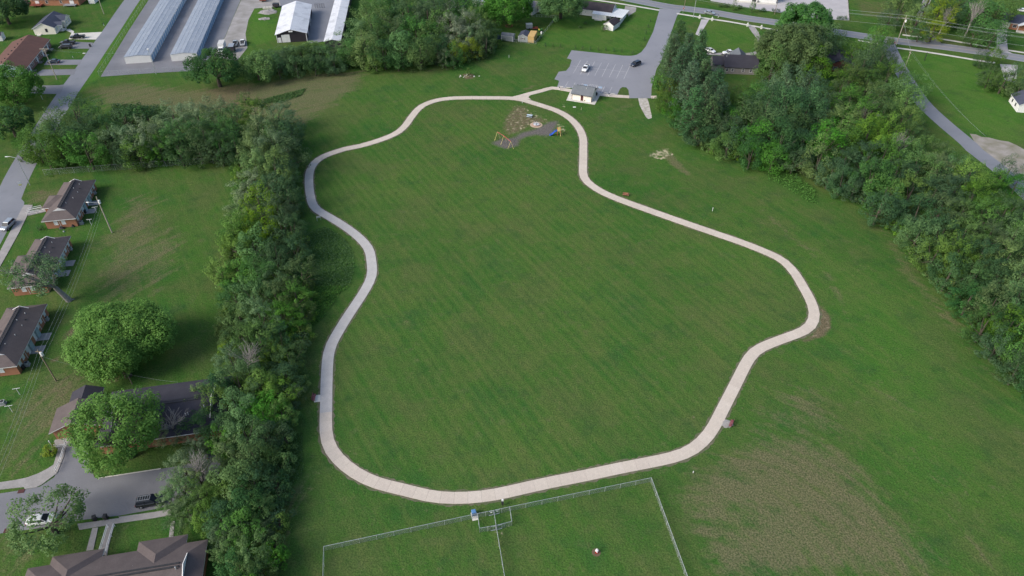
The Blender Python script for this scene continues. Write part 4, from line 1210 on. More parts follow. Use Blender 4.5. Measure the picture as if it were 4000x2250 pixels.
B.gable(M['roof_navy'], M['paint_white'], 'y', 1.75, .3)
B.window('l', 2.0, .9, .8, 1.1, 'metal_dark'); B.window('l', 5.2, .9, .8, 1.1, 'metal_dark')
a, rz, L = frame('d4', 1430, 18, 2215, 72)
B = Bld('white_hall', 'long white hall with dark doorway across the main road', 'hall', a, rz, 17.6, 12, 4.0)
B.walls(M['siding_white'], 'x', 2.0)
B.gable(M['roof_cream'], M['paint_white'], 'x', 2.1, .4)
B.slab('door', 'f', 6.8, 8.6, .05, 2.3, -.02, .05, 'metal_dark')
MB().box(-1, -2.0, -.05, 18, 0, .14).build('walk', M['concrete_pale'], B.root)
MB().box(9.2, -.8, .14, 9.7, -.3, 1.0).build('ash_bin', M['plastic_black'], B.root)
# --- rest rooms by the car park
a, rz, L = frame('d7', 530, 967, 925, 1032)
sheet('building_pad', GP('d7', 425, 990, 997, 1077, 1095, 905, 1112, 842, 1000, 812, 520, 770), .10, M['concrete_pale'], .12)
B = Bld('restroom_building', 'cream block restroom building with grey roof beside the car park', 'restroom', a, rz, 7.2, 5.6, 2.5)
B.walls(M['block_cream'], 'x', 1.4)
B.gable(M['roof_grey'], M['metal_dark'], 'x', 1.55, .55, over_end=.35)
B.door('f', 3.25, .95, 2.1, 'door_brown', .1)
B.slab('wall_vent', 'f', 4.5, 5.0, .3, .55, -.02, .05, 'metal_dark')
for x in (.05, 7.05):
    B.slab('downspout', 'f', x, x + .1, .1, 2.5, .0, .1, 'door_brown')
B.pipes([(4.6, 2.0, 3.75)], 0, 0)
for x in (.4, 3.6, 6.8):
    MB().box(x - .08, 7.2, .1, x + .08, 7.36, 2.5).build('porch_post', M['paint_white'], B.root)
mb = MB(); mb.hull8([(-.35, 5.9, 2.45), (7.55, 5.9, 2.45), (7.55, 7.6, 2.25), (-.35, 7.6, 2.25)], [(-.35, 5.9, 2.55), (7.55, 5.9, 2.55), (7.55, 7.6, 2.35), (-.35, 7.6, 2.35)])
mb.build('porch_roof', M['roof_grey'], B.root)
# ------------------------------------------------------------------ chain link fences
def wire_panel(L, h, step, wd):
    """diamond mesh of thin strips in the local xz plane"""
    mb = MB()
    s = wd / 2
    n = int((L + h) / step) + 1
    for k in range(n):
        c = k * step
        for sg in (1, -1):
            # line x = c - z  (or mirrored)
            x0, z0, x1, z1 = c, 0.0, c - h, h
            if x0 > L:
                z0 += x0 - L; x0 = L
            if x1 < 0:
                z1 += x1; x1 = 0
            if z1 - z0 < .03:
                continue
            if sg < 0:
                x0, x1 = L - x0, L - x1
            dd = s * 1.414
            mb.poly([(x0 - dd / 2, 0.004 * sg, z0), (x0 + dd / 2, .004 * sg, z0), (x1 + dd / 2, .004 * sg, z1), (x1 - dd / 2, .004 * sg, z1)])
    return mb.mesh('chain_link', M['metal_wire'])

def fence(label, pts, h=1.35, panel=3.0, step=.11, wd=.022, m='metal_galv', group=None, rail_r=.035):
    root = thing('chain_link_fence', label, 'fence', (pts[0][0], pts[0][1], 0), 0, group)
    o = Vector((pts[0][0], pts[0][1], 0))
    post = MB().tube((0, 0, -.1), (0, 0, h + .03), rail_r * 1.15, n=6).mesh('post', M[m])
    for a, b in zip(pts[:-1], pts[1:]):
        a, b = Vector((a[0], a[1], 0)) - o, Vector((b[0], b[1], 0)) - o
        L = (b - a).length
        n = max(1, int(round(L / panel)))
        rz = math.atan2(b.y - a.y, b.x - a.x)
        wm = wire_panel(L / n, h - .06, step, wd)
        for i in range(n):
            p = a.lerp(b, i / n)
            inst('post', post, root, p)
            inst('chain_link', wm, root, p + Vector((0, 0, .04)), rz)
        MB().tube(a + Vector((0, 0, h)), b + Vector((0, 0, h)), rail_r, n=6).build('top_rail', M[m], root)
    inst('post', post, root, b)
    return root

f1 = G('c13', 680, 1145, 1.35)
f2 = G('d9', 595, 648, 1.35)
f3 = G('d9', 920, 583, 1.35)
f4 = G('d9', 1242, 513, 1.35)
f5 = G('c23', 1403, 453, 1.35)
f6 = G('c23', 1767, 1443, 1.35)
f6 = f5 + (f6 - f5) * 1.25
f0 = G('c13', 672, 1443, 1.35)
f0 = f1 + (f0 - f1) * 1.6
fence('chain link fence of the dog run, from its left corner to the gate box', [f1, f2])
fence('chain link fence of the dog run from gate box to upper right corner', [f4, f5])
fence('chain link fence down the right side of the dog run beside the hay', [f5, f6])
fence('short chain link fence end down the left side of the dog run', [f1, f0])
g1, g2, g3 = G('d9', 635, 943, 1.35), G('d9', 968, 886, 1.35), G('d9', 1287, 805, 1.35)
fence('front of the fenced gate box, nearest the path', [f2, f3, f4], panel=1.55)
fence('inner side of the fenced gate box, facing the dog run', [g1, g2, g3], panel=1.55)
fence('left end of the fenced gate box', [f2, g1], panel=1.6)
fence('right end of the fenced gate box', [f4, g3], panel=1.6)
ge = G('d9', 1062, 1443, 1.35)
ge = g2 + (ge - g2) * 1.9
fence('chain link divider running down the middle of the dog run', [f3, g2, ge])
for (w, x0, y0, x1, y1, x2, y2, lab) in (('d9', 810, 600, 915, 582, 0, 0, 'left outer dog run gate with white sign'), ('d9', 930, 578, 1035, 552, 0, 0, 'right outer dog run gate with white sign'),
                                         ('d9', 850, 905, 960, 886, 0, 0, 'left inner dog run gate over worn straw'), ('d9', 985, 880, 1090, 857, 0, 0, 'right inner dog run gate over pale bare patch')):
    a, b = G(w, x0, y0, 1.35), G(w, x1, y1, 1.35)
    d = b - a
    gt = thing('dog_run_gate', lab, 'gate', (a.x, a.y - .08, 0), math.atan2(d.y, d.x), 'dog run gates')
    L = d.length
    MB().tube((.03, 0, .1), (.03, 0, 1.3), .03).tube((L - .03, 0, .1), (L - .03, 0, 1.3), .03).tube((.03, 0, 1.3), (L - .03, 0, 1.3), .03).tube((.03, 0, .1), (L - .03, 0, .1), .045).build('gate_frame', M['metal_galv'], gt)
    MB().tube((0, .02, 0), (0, .02, 1.5), .05).build('hinge_post', M['metal_dark'], gt)
    if 'sign' in lab:
        MB().box(L * .35, -.06, .85, L * .75, -.04, 1.1).build('gate_sign', M['paint_white'], gt)
# fence along the hedgerow behind the lawn; around the storage yard; round the sheds' yard
fence('tall thin chain link fence along the foot of the upper hedgerow', GP('c01', 455, 325, 900, 290, 1300, 262, 1800, 225, 2380, 190), 2.0, 3.6, .16, .012, 'metal_wire', rail_r=.025)
fence('chain link fence round the corner of the storage yard', GP('c00', 1480, 0, 1240, 370, 1000, 765, 1300, 750, 1650, 727, 1960, 712), 1.8, 3.8, .2, .010, 'metal_wire', rail_r=.022)
fence('chain link fence down the edge of the yard with the sheds', GP('d3', 640, 850, 1100, 890, 1510, 375), 1.3, 2.8, .13, .016, 'metal_galv', rail_r=.03)
fence('chain link fence across the yard behind the white cottage', GP('d3', 1500, 372, 1300, 352, 1020, 345), 1.3, 2.2, .13, .016, 'metal_galv', rail_r=.03)
# pipe gate beside the barn
a, rz, L = frame('d2', 2225, 165, 2410, 160)
t = thing('pipe_gate', 'black pipe gate across the alley beside the barn', 'gate', a, rz)
for i in range(5):
    MB().tube((L * i / 4, 0, 0), (L * i / 4, 0, 2.0), .07).build('post', M['metal_dark'], t)
for z in (.5, 1.0, 1.5, 1.95):
    MB().tube((0, 0, z), (L, 0, z), .05).build('rail', M['metal_dark'], t)
a, rz, L = frame('c30', 815, 200, 800, -20)
t = thing('kerb_fence', 'low white rail along the edge of the big concrete lot', 'fence', a, rz)
MB().box(0, -.1, 0, L, .1, .35).build('rail', M['concrete_old'], t)
for i in range(4):
    MB().tube((L * i / 3.2, .2, 0), (L * i / 3.2, .2, 1.2), .06).build('post', M['metal_galv'], t)

# ------------------------------------------------------------------ poles, lamps and wires
def pole(name, label, w, bx, by, h, r=.17, m='wood_pole', group=None, lean=(0, 0)):
    p = G(w, bx, by)
    t = thing(name, label, 'pole', p, 0, group)
    MB().tube((0, 0, -.1), (lean[0], lean[1], h), r, r * .62, 8).build('pole', M[m], t)
    return t, p

def cyl_can(t, x, y, z, r=.28, h=.9):
    MB().tube((x, y, z), (x, y, z + h), r, r, 10).tube((x, y, z + h), (x, y, z + h + .08), r * .7, r * .5, 8).build('transformer', M['paint_white'], t)

t, pA = pole('utility_pole', 'wooden utility pole with street lamp arm and white transformer on the lawn', 'c01', 1128, 898, 11.2, .19, 'wood_pale')
cyl_can(t, .3, -.1, 9.3)
MB().tube((0, 0, 9.3), (-2.2, -.2, 9.7), .04).tube((-2.2, -.2, 9.7), (-2.6, -.2, 9.7), .04).build('lamp_arm', M['metal_galv'], t)
MB().tube((-2.4, -.2, 9.66), (-3.1, -.2, 9.66), .16, .12, 8).build('lamp_head', M['paint_white'], t)
t, pB = pole('utility_pole', 'dark wooden pole with white transformer beside the nearest brick house', 'c02', 567, 950, 9.2, .15)
cyl_can(t, .35, .0, 7.6)
MB().box(-.6, -.06, 8.6, .6, .06, 8.75).build('crossarm', M['wood_pole'], t)
t, pC = pole('utility_pole', 'wooden pole with pale crossarm in front of the brown roofed duplex', 'c00', 575, 802, 12.0, .17, 'wood_pale')
MB().box(-1.6, -.08, 11.5, 1.6, .08, 11.68).build('crossarm', M['wood_pale'], t)
MB().box(-.7, -.3, 10.9, .7, -.15, 11.05).build('crossarm', M['wood_pale'], t)
t, p = pole('utility_pole', 'bare wooden pole by the street at the top edge', 'c00', 1047, 143, 12, .17, 'wood_pale')
t, p = pole('street_lamp', 'slim grey lamp pole by the driveway below the duplex', 'c00', 430, 1002, 8.8, .10, 'metal_galv')
t, p = pole('lamp_pole', 'slim lamp pole with square lamp at the storage yard corner', 'c00', 1572, 746, 9.4, .11, 'metal_galv')
MB().box(-.3, -.3, 9.4, .3, .3, 9.7).build('lamp_head', M['paint_white'], t)
t, p = pole('street_lamp', 'street lamp with curved arm beside the hedgerow end', 'c01', 303, 420, 9.0, .11, 'metal_galv')
MB().tube((0, 0, 8.9), (-1.6, 0, 9.4), .05).tube((-1.6, 0, 9.4), (-2.4, 0, 9.4), .05).build('lamp_arm', M['metal_galv'], t)
MB().tube((-2.2, 0, 9.36), (-3.0, 0, 9.34), .15, .1, 8).build('lamp_head', M['paint_white'], t)
t, pD = pole('utility_pole', 'tall utility pole with crossarm and transformer beside the stop sign', 'd5', 5, 902, 11.9, .19, 'wood_pale')
MB().box(-1.5, -.08, 10.6, 1.5, .08, 10.76).build('crossarm', M['wood_pale'], t)
cyl_can(t, .45, -.1, 9.2)
t, pE = pole('utility_pole', 'shorter leaning pole poking out of the right hand woods', 'c30', 1365, 715, 8.0, .16, 'wood_pale')
MB().box(-.1, -.4, 7.0, .1, .9, 7.1).build('crossarm', M['wood_pale'], t)
t, p = pole('utility_pole', 'dark pole at the road junction behind the pines', 'd4', 365, 215, 9.5, .14)
t, p = pole('flag_pole', 'pale slim pole on the verge left of the silver sedan', 'd4', 557, 352, 12.5, .12, 'metal_galv')
t, p = pole('utility_pole', 'brown pole between hedges in front of the white hall', 'd4', 2190, 292, 10, .13)
t, p = pole('sign_post', 'short black post standing on the lawn by the main road', 'd5', 570, 1216, 3.2, .16, 'metal_dark')
t, p = pole('utility_pole', 'short brown stub pole across the main road', 'c30', 1280, 288, 3.6, .14)
t, pF = pole('guy_pole', 'thin brown pole under the wide round tree', 'c02', 1330, 980, 3.2, .1)
pG = G('c02', 330, 770) + Vector((0, 0, 0))

def wire(label, a, b, sag=.8, r=.010, group='overhead wires'):
    a, b = Vector(a), Vector(b)
    t = MB()
    n = 14
    for i in range(n):
        q = []
        for k in (i, i + 1):
            s = k / n
            p = a.lerp(b, s)
            p.z -= sag * 4 * s * (1 - s)
            q.append(p)
        t.tube(q[0], q[1], r, n=4, cap=False)
    o = t.build('power_line', M['metal_wire'])
    tag(o, label, 'wire', group)
    return o
up = lambda p, z, x=0, y=0: Vector((p[0] + x, p[1] + y, z))
dirAB = (Vector(pB) - Vector(pA))
for k, (dz, x) in enumerate(((8.7, -.5), (8.4, .1), (7.6, .3))):
    wire('thin wire strung between the two transformer poles by the brick houses', up(pA, dz, x), up(pB, dz - .6, x), 1.2)
    wire('thin wire running out of the picture from the pole beside the nearest brick house', up(pB, dz - .6, x), up(pB, dz - 1, x) + dirAB * .9, 1.0)
wire('twisted wire from the nearest brick house pole to the wide round tree', up(pB, 7.4), up(pF, 3.1, 0, 0), 1.0)
wire('twisted wire from the wide round tree to the dark roofed house', up(pF, 3.1), G('c02', 1790, 960, 3.4), .3)
for x, z in ((-1.4, 11.72), (1.4, 11.72)):
    wire('thin wire crossing the street from the crossarm pole to the storage yard', up(pC, z, x), G('c00', 1495, 505, 9.3) + Vector((0, 0, 0)), 1.5)
dirM = (G('d5', 2000, 1085) - G('d5', 0, 820)).normalized()
for z, r in ((11.9, .034), (10.8, .027), (10.5, .025), (7.6, .025)):
    wire('long wire along the main road from the crossarm pole to the right', up(pD, z), up(pD, z) + dirM * 95, 1.6, r)
    wire('long wire along the main road from the crossarm pole to the left', up(pD, z), up(pD, z) - dirM * 110 + Vector((0, 6, 0)), 1.6, r)
wire('wire from the crossarm pole down to the shorter pole in the woods', up(pD, 9.0), up(pE, 7.9), .5, .03)
for x in (-.3, .4):
    wire('wire crossing the right hand meadow from the shorter pole', up(pE, 7.6, x), G('c30', 2200, 1380, 6.0), 1.4, .011)

# ------------------------------------------------------------------ vehicles
PAINT = {}
def paintm(name, c, rough=.3, metal=0.0):
    if name not in PAINT:
        m = mat('car_paint_' + name, c, tuple(x * .92 for x in c), 1.5, rough, metal, .5)
        m.node_tree.nodes['Principled BSDF'].inputs['Coat Weight'].default_value = .4
        PAINT[name] = m
    return PAINT[name]
PC = {'white': (.74, .75, .76), 'black': (.014, .015, .019), 'silver': (.42, .45, .47), 'navy': (.020, .028, .05), 'charcoal': (.05, .053, .058), 'blue': (.035, .05, .075)}

def ring(x, hw, zb, zt, c=.1):
    return [(x, -hw + c, zb), (x, hw - c, zb), (x, hw, zb + c), (x, hw, zt - c * .8), (x, hw - c, zt), (x, -hw + c, zt), (x, -hw, zt - c * .8), (x, -hw, zb + c)]

def loft(mb, rings, mi=0, caps=True):
    k = len(mb.v)
    n = len(rings[0])
    for r in rings:
        mb.v += [tuple(p) for p in r]
    for i in range(len(rings) - 1):
        for j in range(n):
            a, b = k + i * n + j, k + i * n + (j + 1) % n
            mb.f.append((a, a + n, b + n, b))
            mb.m.append(mi)
    if caps:
        mb.f.append(tuple(k + j for j in range(n)))
        mb.f.append(tuple(k + (len(rings) - 1) * n + j for j in reversed(range(n))))
        mb.m += [mi, mi]

def vehicle(kind, colour, label, cat, w, rx, ry, fx_, fy_, L=None, group='parked cars', mid=None):
    """(rx, ry) to (fx_, fy_): ground line under the car from tail to nose"""
    a, b = G(w, rx, ry), G(w, fx_, fy_)
    c = (a + b) / 2 if mid is None else G(w, *mid)
    rz = math.atan2(b.y - a.y, b.x - a.x)
    nm = {'pickup': 'pickup_truck', 'suv': 'suv', 'sedan': 'sedan_car', 'van': 'minivan'}[kind]
    t = thing(nm, label, cat, (c.x, c.y, .02), rz, group)
    pm = paintm(colour, PC[colour], .28, .5 if colour in ('silver', 'charcoal') else 0)
    # station lists: x, half width, bottom, shoulder
    if kind == 'sedan':
        st = [(-2.35, .70, .48, .92), (-2.2, .86, .34, 1.0), (-1.4, .90, .28, 1.0), (.9, .90, .28, .98), (1.7, .88, .30, .88), (2.2, .80, .34, .76), (2.35, .62, .42, .66)]
        cab = (-1.75, -1.05, .35, 1.15, .97, 1.45, .84, .64)
        wx, wr = (-1.35, 1.4), .33
    elif kind == 'suv':
        st = [(-2.35, .78, .50, 1.05), (-2.2, .92, .38, 1.12), (-1.2, .95, .32, 1.12), (.9, .95, .32, 1.08), (1.8, .93, .36, 1.02), (2.25, .84, .4, .90), (2.38, .66, .48, .78)]
        cab = (-2.2, -1.9, .45, 1.2, 1.09, 1.72, .88, .72)
        wx, wr = (-1.4, 1.45), .37
    elif kind == 'van':
        st = [(-2.5, .80, .45, 1.0), (-2.38, .94, .34, 1.1), (-1.2, .98, .28, 1.1), (1.2, .98, .28, 1.05), (2.0, .94, .32, .95), (2.4, .84, .36, .82), (2.55, .64, .46, .7)]
        cab = (-2.35, -2.15, .75, 1.75, 1.06, 1.72, .9, .74)
        wx, wr = (-1.5, 1.55), .34
    else:
        st = [(-2.85, .90, .55, 1.08), (-2.7, .96, .5, 1.12), (-1.0, .97, .42, 1.12), (1.1, .97, .42, 1.12), (2.3, .95, .45, 1.06), (2.75, .88, .48, .96), (2.88, .72, .52, .86)]
        cab = (-.45, -.3, .85, 1.5, 1.1, 1.80, .90, .74)
        wx, wr = (-1.85, 1.85), .41
    mb = MB()
    loft(mb, [ring(*s) for s in st])
    xb0, xt0, xt1, xb1, zb, zt, hb, ht = cab
    body = mb.build('body', pm, t)
    # cabin: roof slab on slanted pillars, glass set between
    r = MB()
    r.hull8([(xt0, -ht, zt - .07), (xt1, -ht, zt - .07), (xt1, ht, zt - .07), (xt0, ht, zt - .07)], [(xt0 + .06, -ht + .06, zt), (xt1 - .1, -ht + .06, zt), (xt1 - .1, ht - .06, zt), (xt0 + .06, ht - .06, zt)])
    for sy in (-1, 1):
        for xb_, xt_ in ((xb0, xt0), (xb1, xt1), ((xb0 + xb1) / 2 - .1, (xt0 + xt1) / 2)):
            r.tube((xb_, sy * hb, zb - .05), (xt_, sy * (ht - .03), zt - .04), .045, n=5)
    r.build('roof', pm, t)
    e = .04
    for nm2, q in (('windshield', [(xb1 - .02, -hb + e, zb), (xb1 - .02, hb - e, zb), (xt1 - .02, ht - e, zt - .06), (xt1 - .02, -ht + e, zt - .06)]),
                   ('rear_window', [(xb0 + .02, hb - e, zb), (xb0 + .02, -hb + e, zb), (xt0 + .02, -ht + e, zt - .06), (xt0 + .02, ht - e, zt - .06)])):
        off = -.05 if nm2 == 'windshield' else .05
        MB().hull8(q, [(p[0] + off, p[1], p[2]) for p in q]).build(nm2, M['glass'], t)
    for sy in (-1, 1):
        q = [(xb0 + .06, sy * (hb - .01), zb), (xb1 - .06, sy * (hb - .01), zb), (xt1 - .04, sy * (ht - .02), zt - .06), (xt0 + .04, sy * (ht - .02), zt - .06)]
        MB().hull8(q, [(p[0], p[1] - sy * .05, p[2]) for p in q]).build('side_window', M['glass'], t)
    if kind == 'pickup':
        bd = MB().box(-2.74, -.80, 1.12, -.6, .80, 1.14, 0)
        bd.build('bed_floor', M['plastic_black'], t)
        br = MB().box(-2.8, .80, 1.06, -.55, .92, 1.19).box(-2.8, -.92, 1.06, -.55, -.80, 1.19).box(-2.86, -.92, 1.04, -2.74, .92, 1.19)
        br.build('bed_side', pm, t)
    for x in wx:
        for sy in (-1, 1):
            y0 = sy * (st[2][1] - .16)
            wh = MB().tube((x, y0, wr), (x, y0 + sy * .2, wr), wr, wr, 12).build('wheel', M['tyre'], t)
            MB().tube((x, y0 + sy * .19, wr), (x, y0 + sy * .215, wr), wr * .62, wr * .55, 10).build('rim', M['rim'], wh)
    xf, xr = st[-2][0] + .02, st[1][0] - .05
    zl = st[-2][3] - .16
    for sy in (-1, 1):
        MB().box(xf - .14, min(sy * .52, sy * .80), zl, xf + .06, max(sy * .52, sy * .80), zl + .14).build('headlight', M['lamp_lens'], t)
        MB().box(xr - .06, min(sy * .66, sy * .90), st[1][3] - .3, xr + .1, max(sy * .66, sy * .90), st[1][3] - .08).build('taillight', M['lamp_red'], t)
        MB().box(xb1 - .28, min(sy * (hb + .02), sy * (hb + .2)), zb - .02, xb1 - .14, max(sy * (hb + .02), sy * (hb + .2)), zb + .13).build('wing_mirror', pm, t)
    return t

vehicle('pickup', 'white', 'white pickup with black bed parked alone in the marked car park', 'pickup truck', 'd7', 850, 318, 775, 432)
vehicle('suv', 'navy', 'dark navy suv standing askew on the car park', 'suv', 'd7', 1895, 258, 1735, 318)
vehicle('sedan', 'silver', 'silver sedan driving on the main road', 'car', 'd4', 770, 270, 985, 300, group='moving cars')
vehicle('sedan', 'white', 'white car on the loop drive half hidden by the pines', 'car', 'd4', 800, 1010, 985, 1078)
vehicle('pickup', 'white', 'white pickup behind the charcoal roof on the loop drive', 'pickup truck', 'd4', 1430, 1090, 1150, 1100)
vehicle('pickup', 'black', 'black pickup on the pale concrete drive of the white house', 'pickup truck', 'd1', 1725, 762, 1425, 780)
vehicle('pickup', 'black', 'black pickup parked close beside the grey minivan', 'pickup truck', 'd1', 1525, 885, 1225, 893)
vehicle('van', 'charcoal', 'grey minivan on the drive in front of the duplex', 'minivan', 'd1', 1460, 970, 1200, 978)
vehicle('sedan', 'blue', 'dark blue sedan parked behind the crossarm pole', 'car', 'd1', 1205, 1262, 975, 1272)
vehicle('suv', 'silver', 'silver suv parked at the kerb in front of the first brick house', 'suv', 'd8', 238, 1010, 122, 1118)
v = vehicle('suv', 'black', 'black suv with roof ladder half under the branches at lower left', 'suv', 'c03', 1405, 728, 1640, 690)
for y in (-.45, .45):
    MB().box(-1.8, y - .05, 1.74, .3, y + .05, 1.82).build('roof_rail', M['rim'], v)
for k in range(6):
    MB().box(-1.75 + k * .4, -.4, 1.75, -1.67 + k * .4, .4, 1.80).build('ladder_rung', M['rim'], v)
vehicle('sedan', 'white', 'white car glimpsed through the leafy tree over the lower street', 'car', 'c03', 340, 905, 530, 880)
vehicle('sedan', 'charcoal', 'dark car tucked under the hedgerow at the end of the lower street', 'car', 'c03', 2145, 228, 2150, 130)
vehicle('pickup', 'silver', 'silver pickup hitched to a grey trailer beside the storage yard', 'pickup truck', 'd2', 605, 960, 640, 855)
vehicle('pickup', 'white', 'white pickup parked on the gravel edge nearest the grass', 'pickup truck', 'd2', 765, 945, 775, 835)
vehicle('sedan', 'white', 'white car parked by the bungalow at the upper right corner', 'car', 'd5', 2460, 230, 2640, 240)
vehicle('suv', 'silver', 'silver suv glimpsed between crowns in the right hand woods', 'suv', 'c30', 1080, 960, 1160, 925)
vehicle('suv', 'charcoal', 'grey suv glimpsed beside the silver one in the right hand woods', 'suv', 'c30', 950, 905, 1000, 880)
vehicle('sedan', 'white', 'white car deep under the trees near the side road bend', 'car', 'c30', 1105, 1190, 1120, 1120)
# trailers and the box truck
a, b = G('d2', 330, 1075), G('d2', 385, 940)
d = b - a
t = thing('box_truck', 'white box truck at the end of the gravel drive', 'truck', (a + b) / 2, math.atan2(d.y, d.x), 'parked cars')
MB().box(-1.6, -1.15, .75, 3.2, 1.15, 3.0).build('cargo_box', M['siding_white'], t)
MB().hull8([(-3.3, -.95, .5), (-1.65, -.95, .5), (-1.65, .95, .5), (-3.3, .95, .5)], [(-2.7, -.85, 1.9), (-1.65, -.9, 2.0), (-1.65, .9, 2.0), (-2.7, .85, 1.9)]).build('cab', paintm('white', PC['white']), t)
MB().hull8([(-3.19, -.8, 1.25), (-3.10, -.8, 1.25), (-3.10, .8, 1.25), (-3.19, .8, 1.25)], [(-2.86, -.75, 1.8), (-2.78, -.75, 1.8), (-2.78, .75, 1.8), (-2.86, .75, 1.8)]).build('windshield', M['glass'], t)
for x in (-2.5, 1.8):
    for sy in (-1, 1):
        MB().tube((x, sy * .75, .45), (x, sy * 1.0, .45), .45, n=12).build('wheel', M['tyre'], t)
def trailer(label, w, x0, y0, x1, y1, L, W_, H_, m, roofm, group='trailers'):
    a, b = G(w, x0, y0), G(w, x1, y1)
    d = b - a
    t = thing('enclosed_trailer', label, 'trailer', (a + b) / 2, math.atan2(d.y, d.x), group)
    MB().box(-L / 2, -W_ / 2, .5, L / 2, W_ / 2, H_).build('cargo_box', M[m], t)
    MB().box(-L / 2 - .03, -W_ / 2 - .03, H_, L / 2 + .03, W_ / 2 + .03, H_ + .06).build('roof', M[roofm], t)
    for sy in (-1, 1):
        MB().tube((-.1, sy * W_ / 2, .36), (-.1, sy * (W_ / 2 + .18), .36), .36, n=12).build('wheel', M['tyre'], t)
    MB().tube((L / 2, -.5, .5), (L / 2 + 1.1, 0, .5), .05).tube((L / 2, .5, .5), (L / 2 + 1.1, 0, .5), .05).build('tongue', M['metal_dark'], t)
    return t
trailer('dark trailer with flat grey roof behind the silver pickup', 'd2', 540, 1080, 575, 985, 3.8, 2.1, 2.5, 'siding_black', 'roof_galv')
trailer('small pale grey trailer behind the gabled grey shed', 'd3', 925, 585, 1000, 580, 2.6, 1.8, 2.2, 'siding_grey', 'roof_cream')
trailer('low dark red trailer at the top edge of the gravel yard', 'd2', 1120, 30, 1240, 28, 3.0, 1.6, 1.5, 'deck_red', 'deck_red')
trailer('dark dump trailer beside the concrete blocks near the barn', 'd2', 1400, 145, 1480, 145, 2.6, 1.8, 1.7, 'siding_black', 'metal_dark')
a, rz, L = frame('d2', 1172, 178, 1365, 172)
for i in range(3):
    o = MB().box(0, -.4, 0, L / 3 - .15, .4, .8).build('concrete_block', M['concrete_pale'])
    o.location, o.rotation_euler = a + Vector((math.cos(rz), math.sin(rz), 0)) * (L / 3 * i), (0, 0, rz)
    tag(o, 'pale concrete block in the short row by the gravel heap', 'concrete block', 'concrete blocks by the barn')

# ------------------------------------------------------------------ yard things near the sheds
def lump(name, label, cat, p, rx_, ry_, h, m, seed, group=None, n=14):
    r = random.Random(seed)
    mb = MB()
    rings = []
    for k, (f, z) in enumerate(((1.0, -.02), (.86, .32), (.60, .62), (.38, .85), (.14, .9))):
        rings.append([(math.cos(2 * math.pi * i / n) * rx_ * f * r.uniform(.7, 1.2), math.sin(2 * math.pi * i / n) * ry_ * f * r.uniform(.7, 1.2), z * h * r.uniform(.6, 1.15) if k else z) for i in range(n)])
    loft(mb, rings)
    for i, f in enumerate(mb.f):
        mb.f[i] = f[::-1]
    o = mb.build(name, M[m])
    o.location = p
    return tag(o, label, cat, group)
lump('gravel_heap', 'low heap of pale gravel in the grass beside the barn', 'gravel heap', G('d2', 1200, 380), 2.6, 1.8, .5, 'gravel', 3)
lump('gravel_heap', 'long grey gravel heap below the concrete blocks', 'gravel heap', G('d2', 1280, 240), 4.6, 3.4, .7, 'gravel', 4)
lump('covered_boat', 'blue black tarpaulin covered heap between the woods and the long grey shed', 'covered load', G('d3', 345, 775), 1.1, 1.3, 1.7, 'tarp', 5)
t = thing('garden_tractor', 'small green garden tractor beside the plywood shed', 'tractor', G('d3', 1190, 640), .6)
M['tractor_green'] = mat('tractor_green', (.06, .20, .05), (.05, .16, .04), 2, .4)
M['tractor_yellow'] = mat('tractor_yellow', (.65, .55, .08), (.5, .42, .06), 2, .4)
MB().box(-.9, -.4, .4, .9, .4, .85).box(.1, -.32, .85, .9, .32, 1.15).build('body', M['tractor_green'], t)
MB().box(-.7, -.3, .85, -.2, .3, 1.0).box(-.75, -.3, .9, -.62, .3, 1.4).build('seat', M['tractor_yellow'], t)
for x, r_ in ((-.6, .42), (.7, .3)):
    for sy in (-1, 1):
        MB().tube((x, sy * .42, r_), (x, sy * .62, r_), r_, n=10).build('wheel', M['tyre'], t)
o = MB().tube((0, 0, 0), (0, 0, .95), .35, .35, 12).tube((0, 0, .95), (0, 0, 1.1), .35, .15, 12).build('water_tank', M['paint_white']); o.location = G('d3', 1210, 685); tag(o, 'round white tank by the yard fence', 'tank')
t = thing('fire_ring', 'rust red tree ring at the foot of the big shade tree', 'tree ring', G('d3', 560, 525), 0)
for k in range(14):
    an = 2 * math.pi * k / 14
    MB().box(-.28, -.14, 0, .28, .14, .22).build('ring_stone', M['brick_red'], t).matrix_local = Matrix.Translation((1.5 * math.cos(an), 1.3 * math.sin(an), 0)) @ Matrix.Rotation(an + math.pi / 2, 4, 'Z')
t = thing('utility_cart', 'dark open utility trailer behind the plywood shed', 'trailer', G('d3', 1085, 590), .1, 'trailers')
MB().box(-1.2, -.8, .4, 1.2, .8, .5).box(-1.2, -.8, .5, 1.2, -.74, .9).box(-1.2, .74, .5, 1.2, .8, .9).build('bed', M['deck_red'], t)
for sy in (-1, 1):
    MB().tube((0, sy * .8, .3), (0, sy * .98, .3), .3, n=10).build('wheel', M['tyre'], t)

# bins, air conditioners, small yard things
def bin_(label, w, x, y, m='plastic_black', rz=.2):
    t = thing('wheelie_bin', label, 'bin', G(w, x, y), rz, 'wheeled bins')
    MB().hull8([(-.24, -.28, .06), (.24, -.28, .06), (.24, .24, .06), (-.24, .24, .06)], [(-.31, -.36, 1.0), (.31, -.36, 1.0), (.31, .34, 1.0), (-.31, .34, 1.0)]).build('body', M[m], t)
    MB().hull8([(-.34, -.4, 1.0), (.34, -.4, 1.0), (.34, .38, 1.0), (-.34, .38, 1.0)], [(-.28, -.3, 1.1), (.28, -.3, 1.1), (.28, .34, 1.12), (-.28, .34, 1.12)]).build('lid', M[m], t)
    for sx in (-1, 1):
        MB().tube((sx * .24, .3, .12), (sx * .32, .3, .12), .12, n=8).build('wheel', M['tyre'], t)
    return t
bin_('black wheeled bin at the kerb end of the drive beside the minivan', 'd1', 1820, 938)
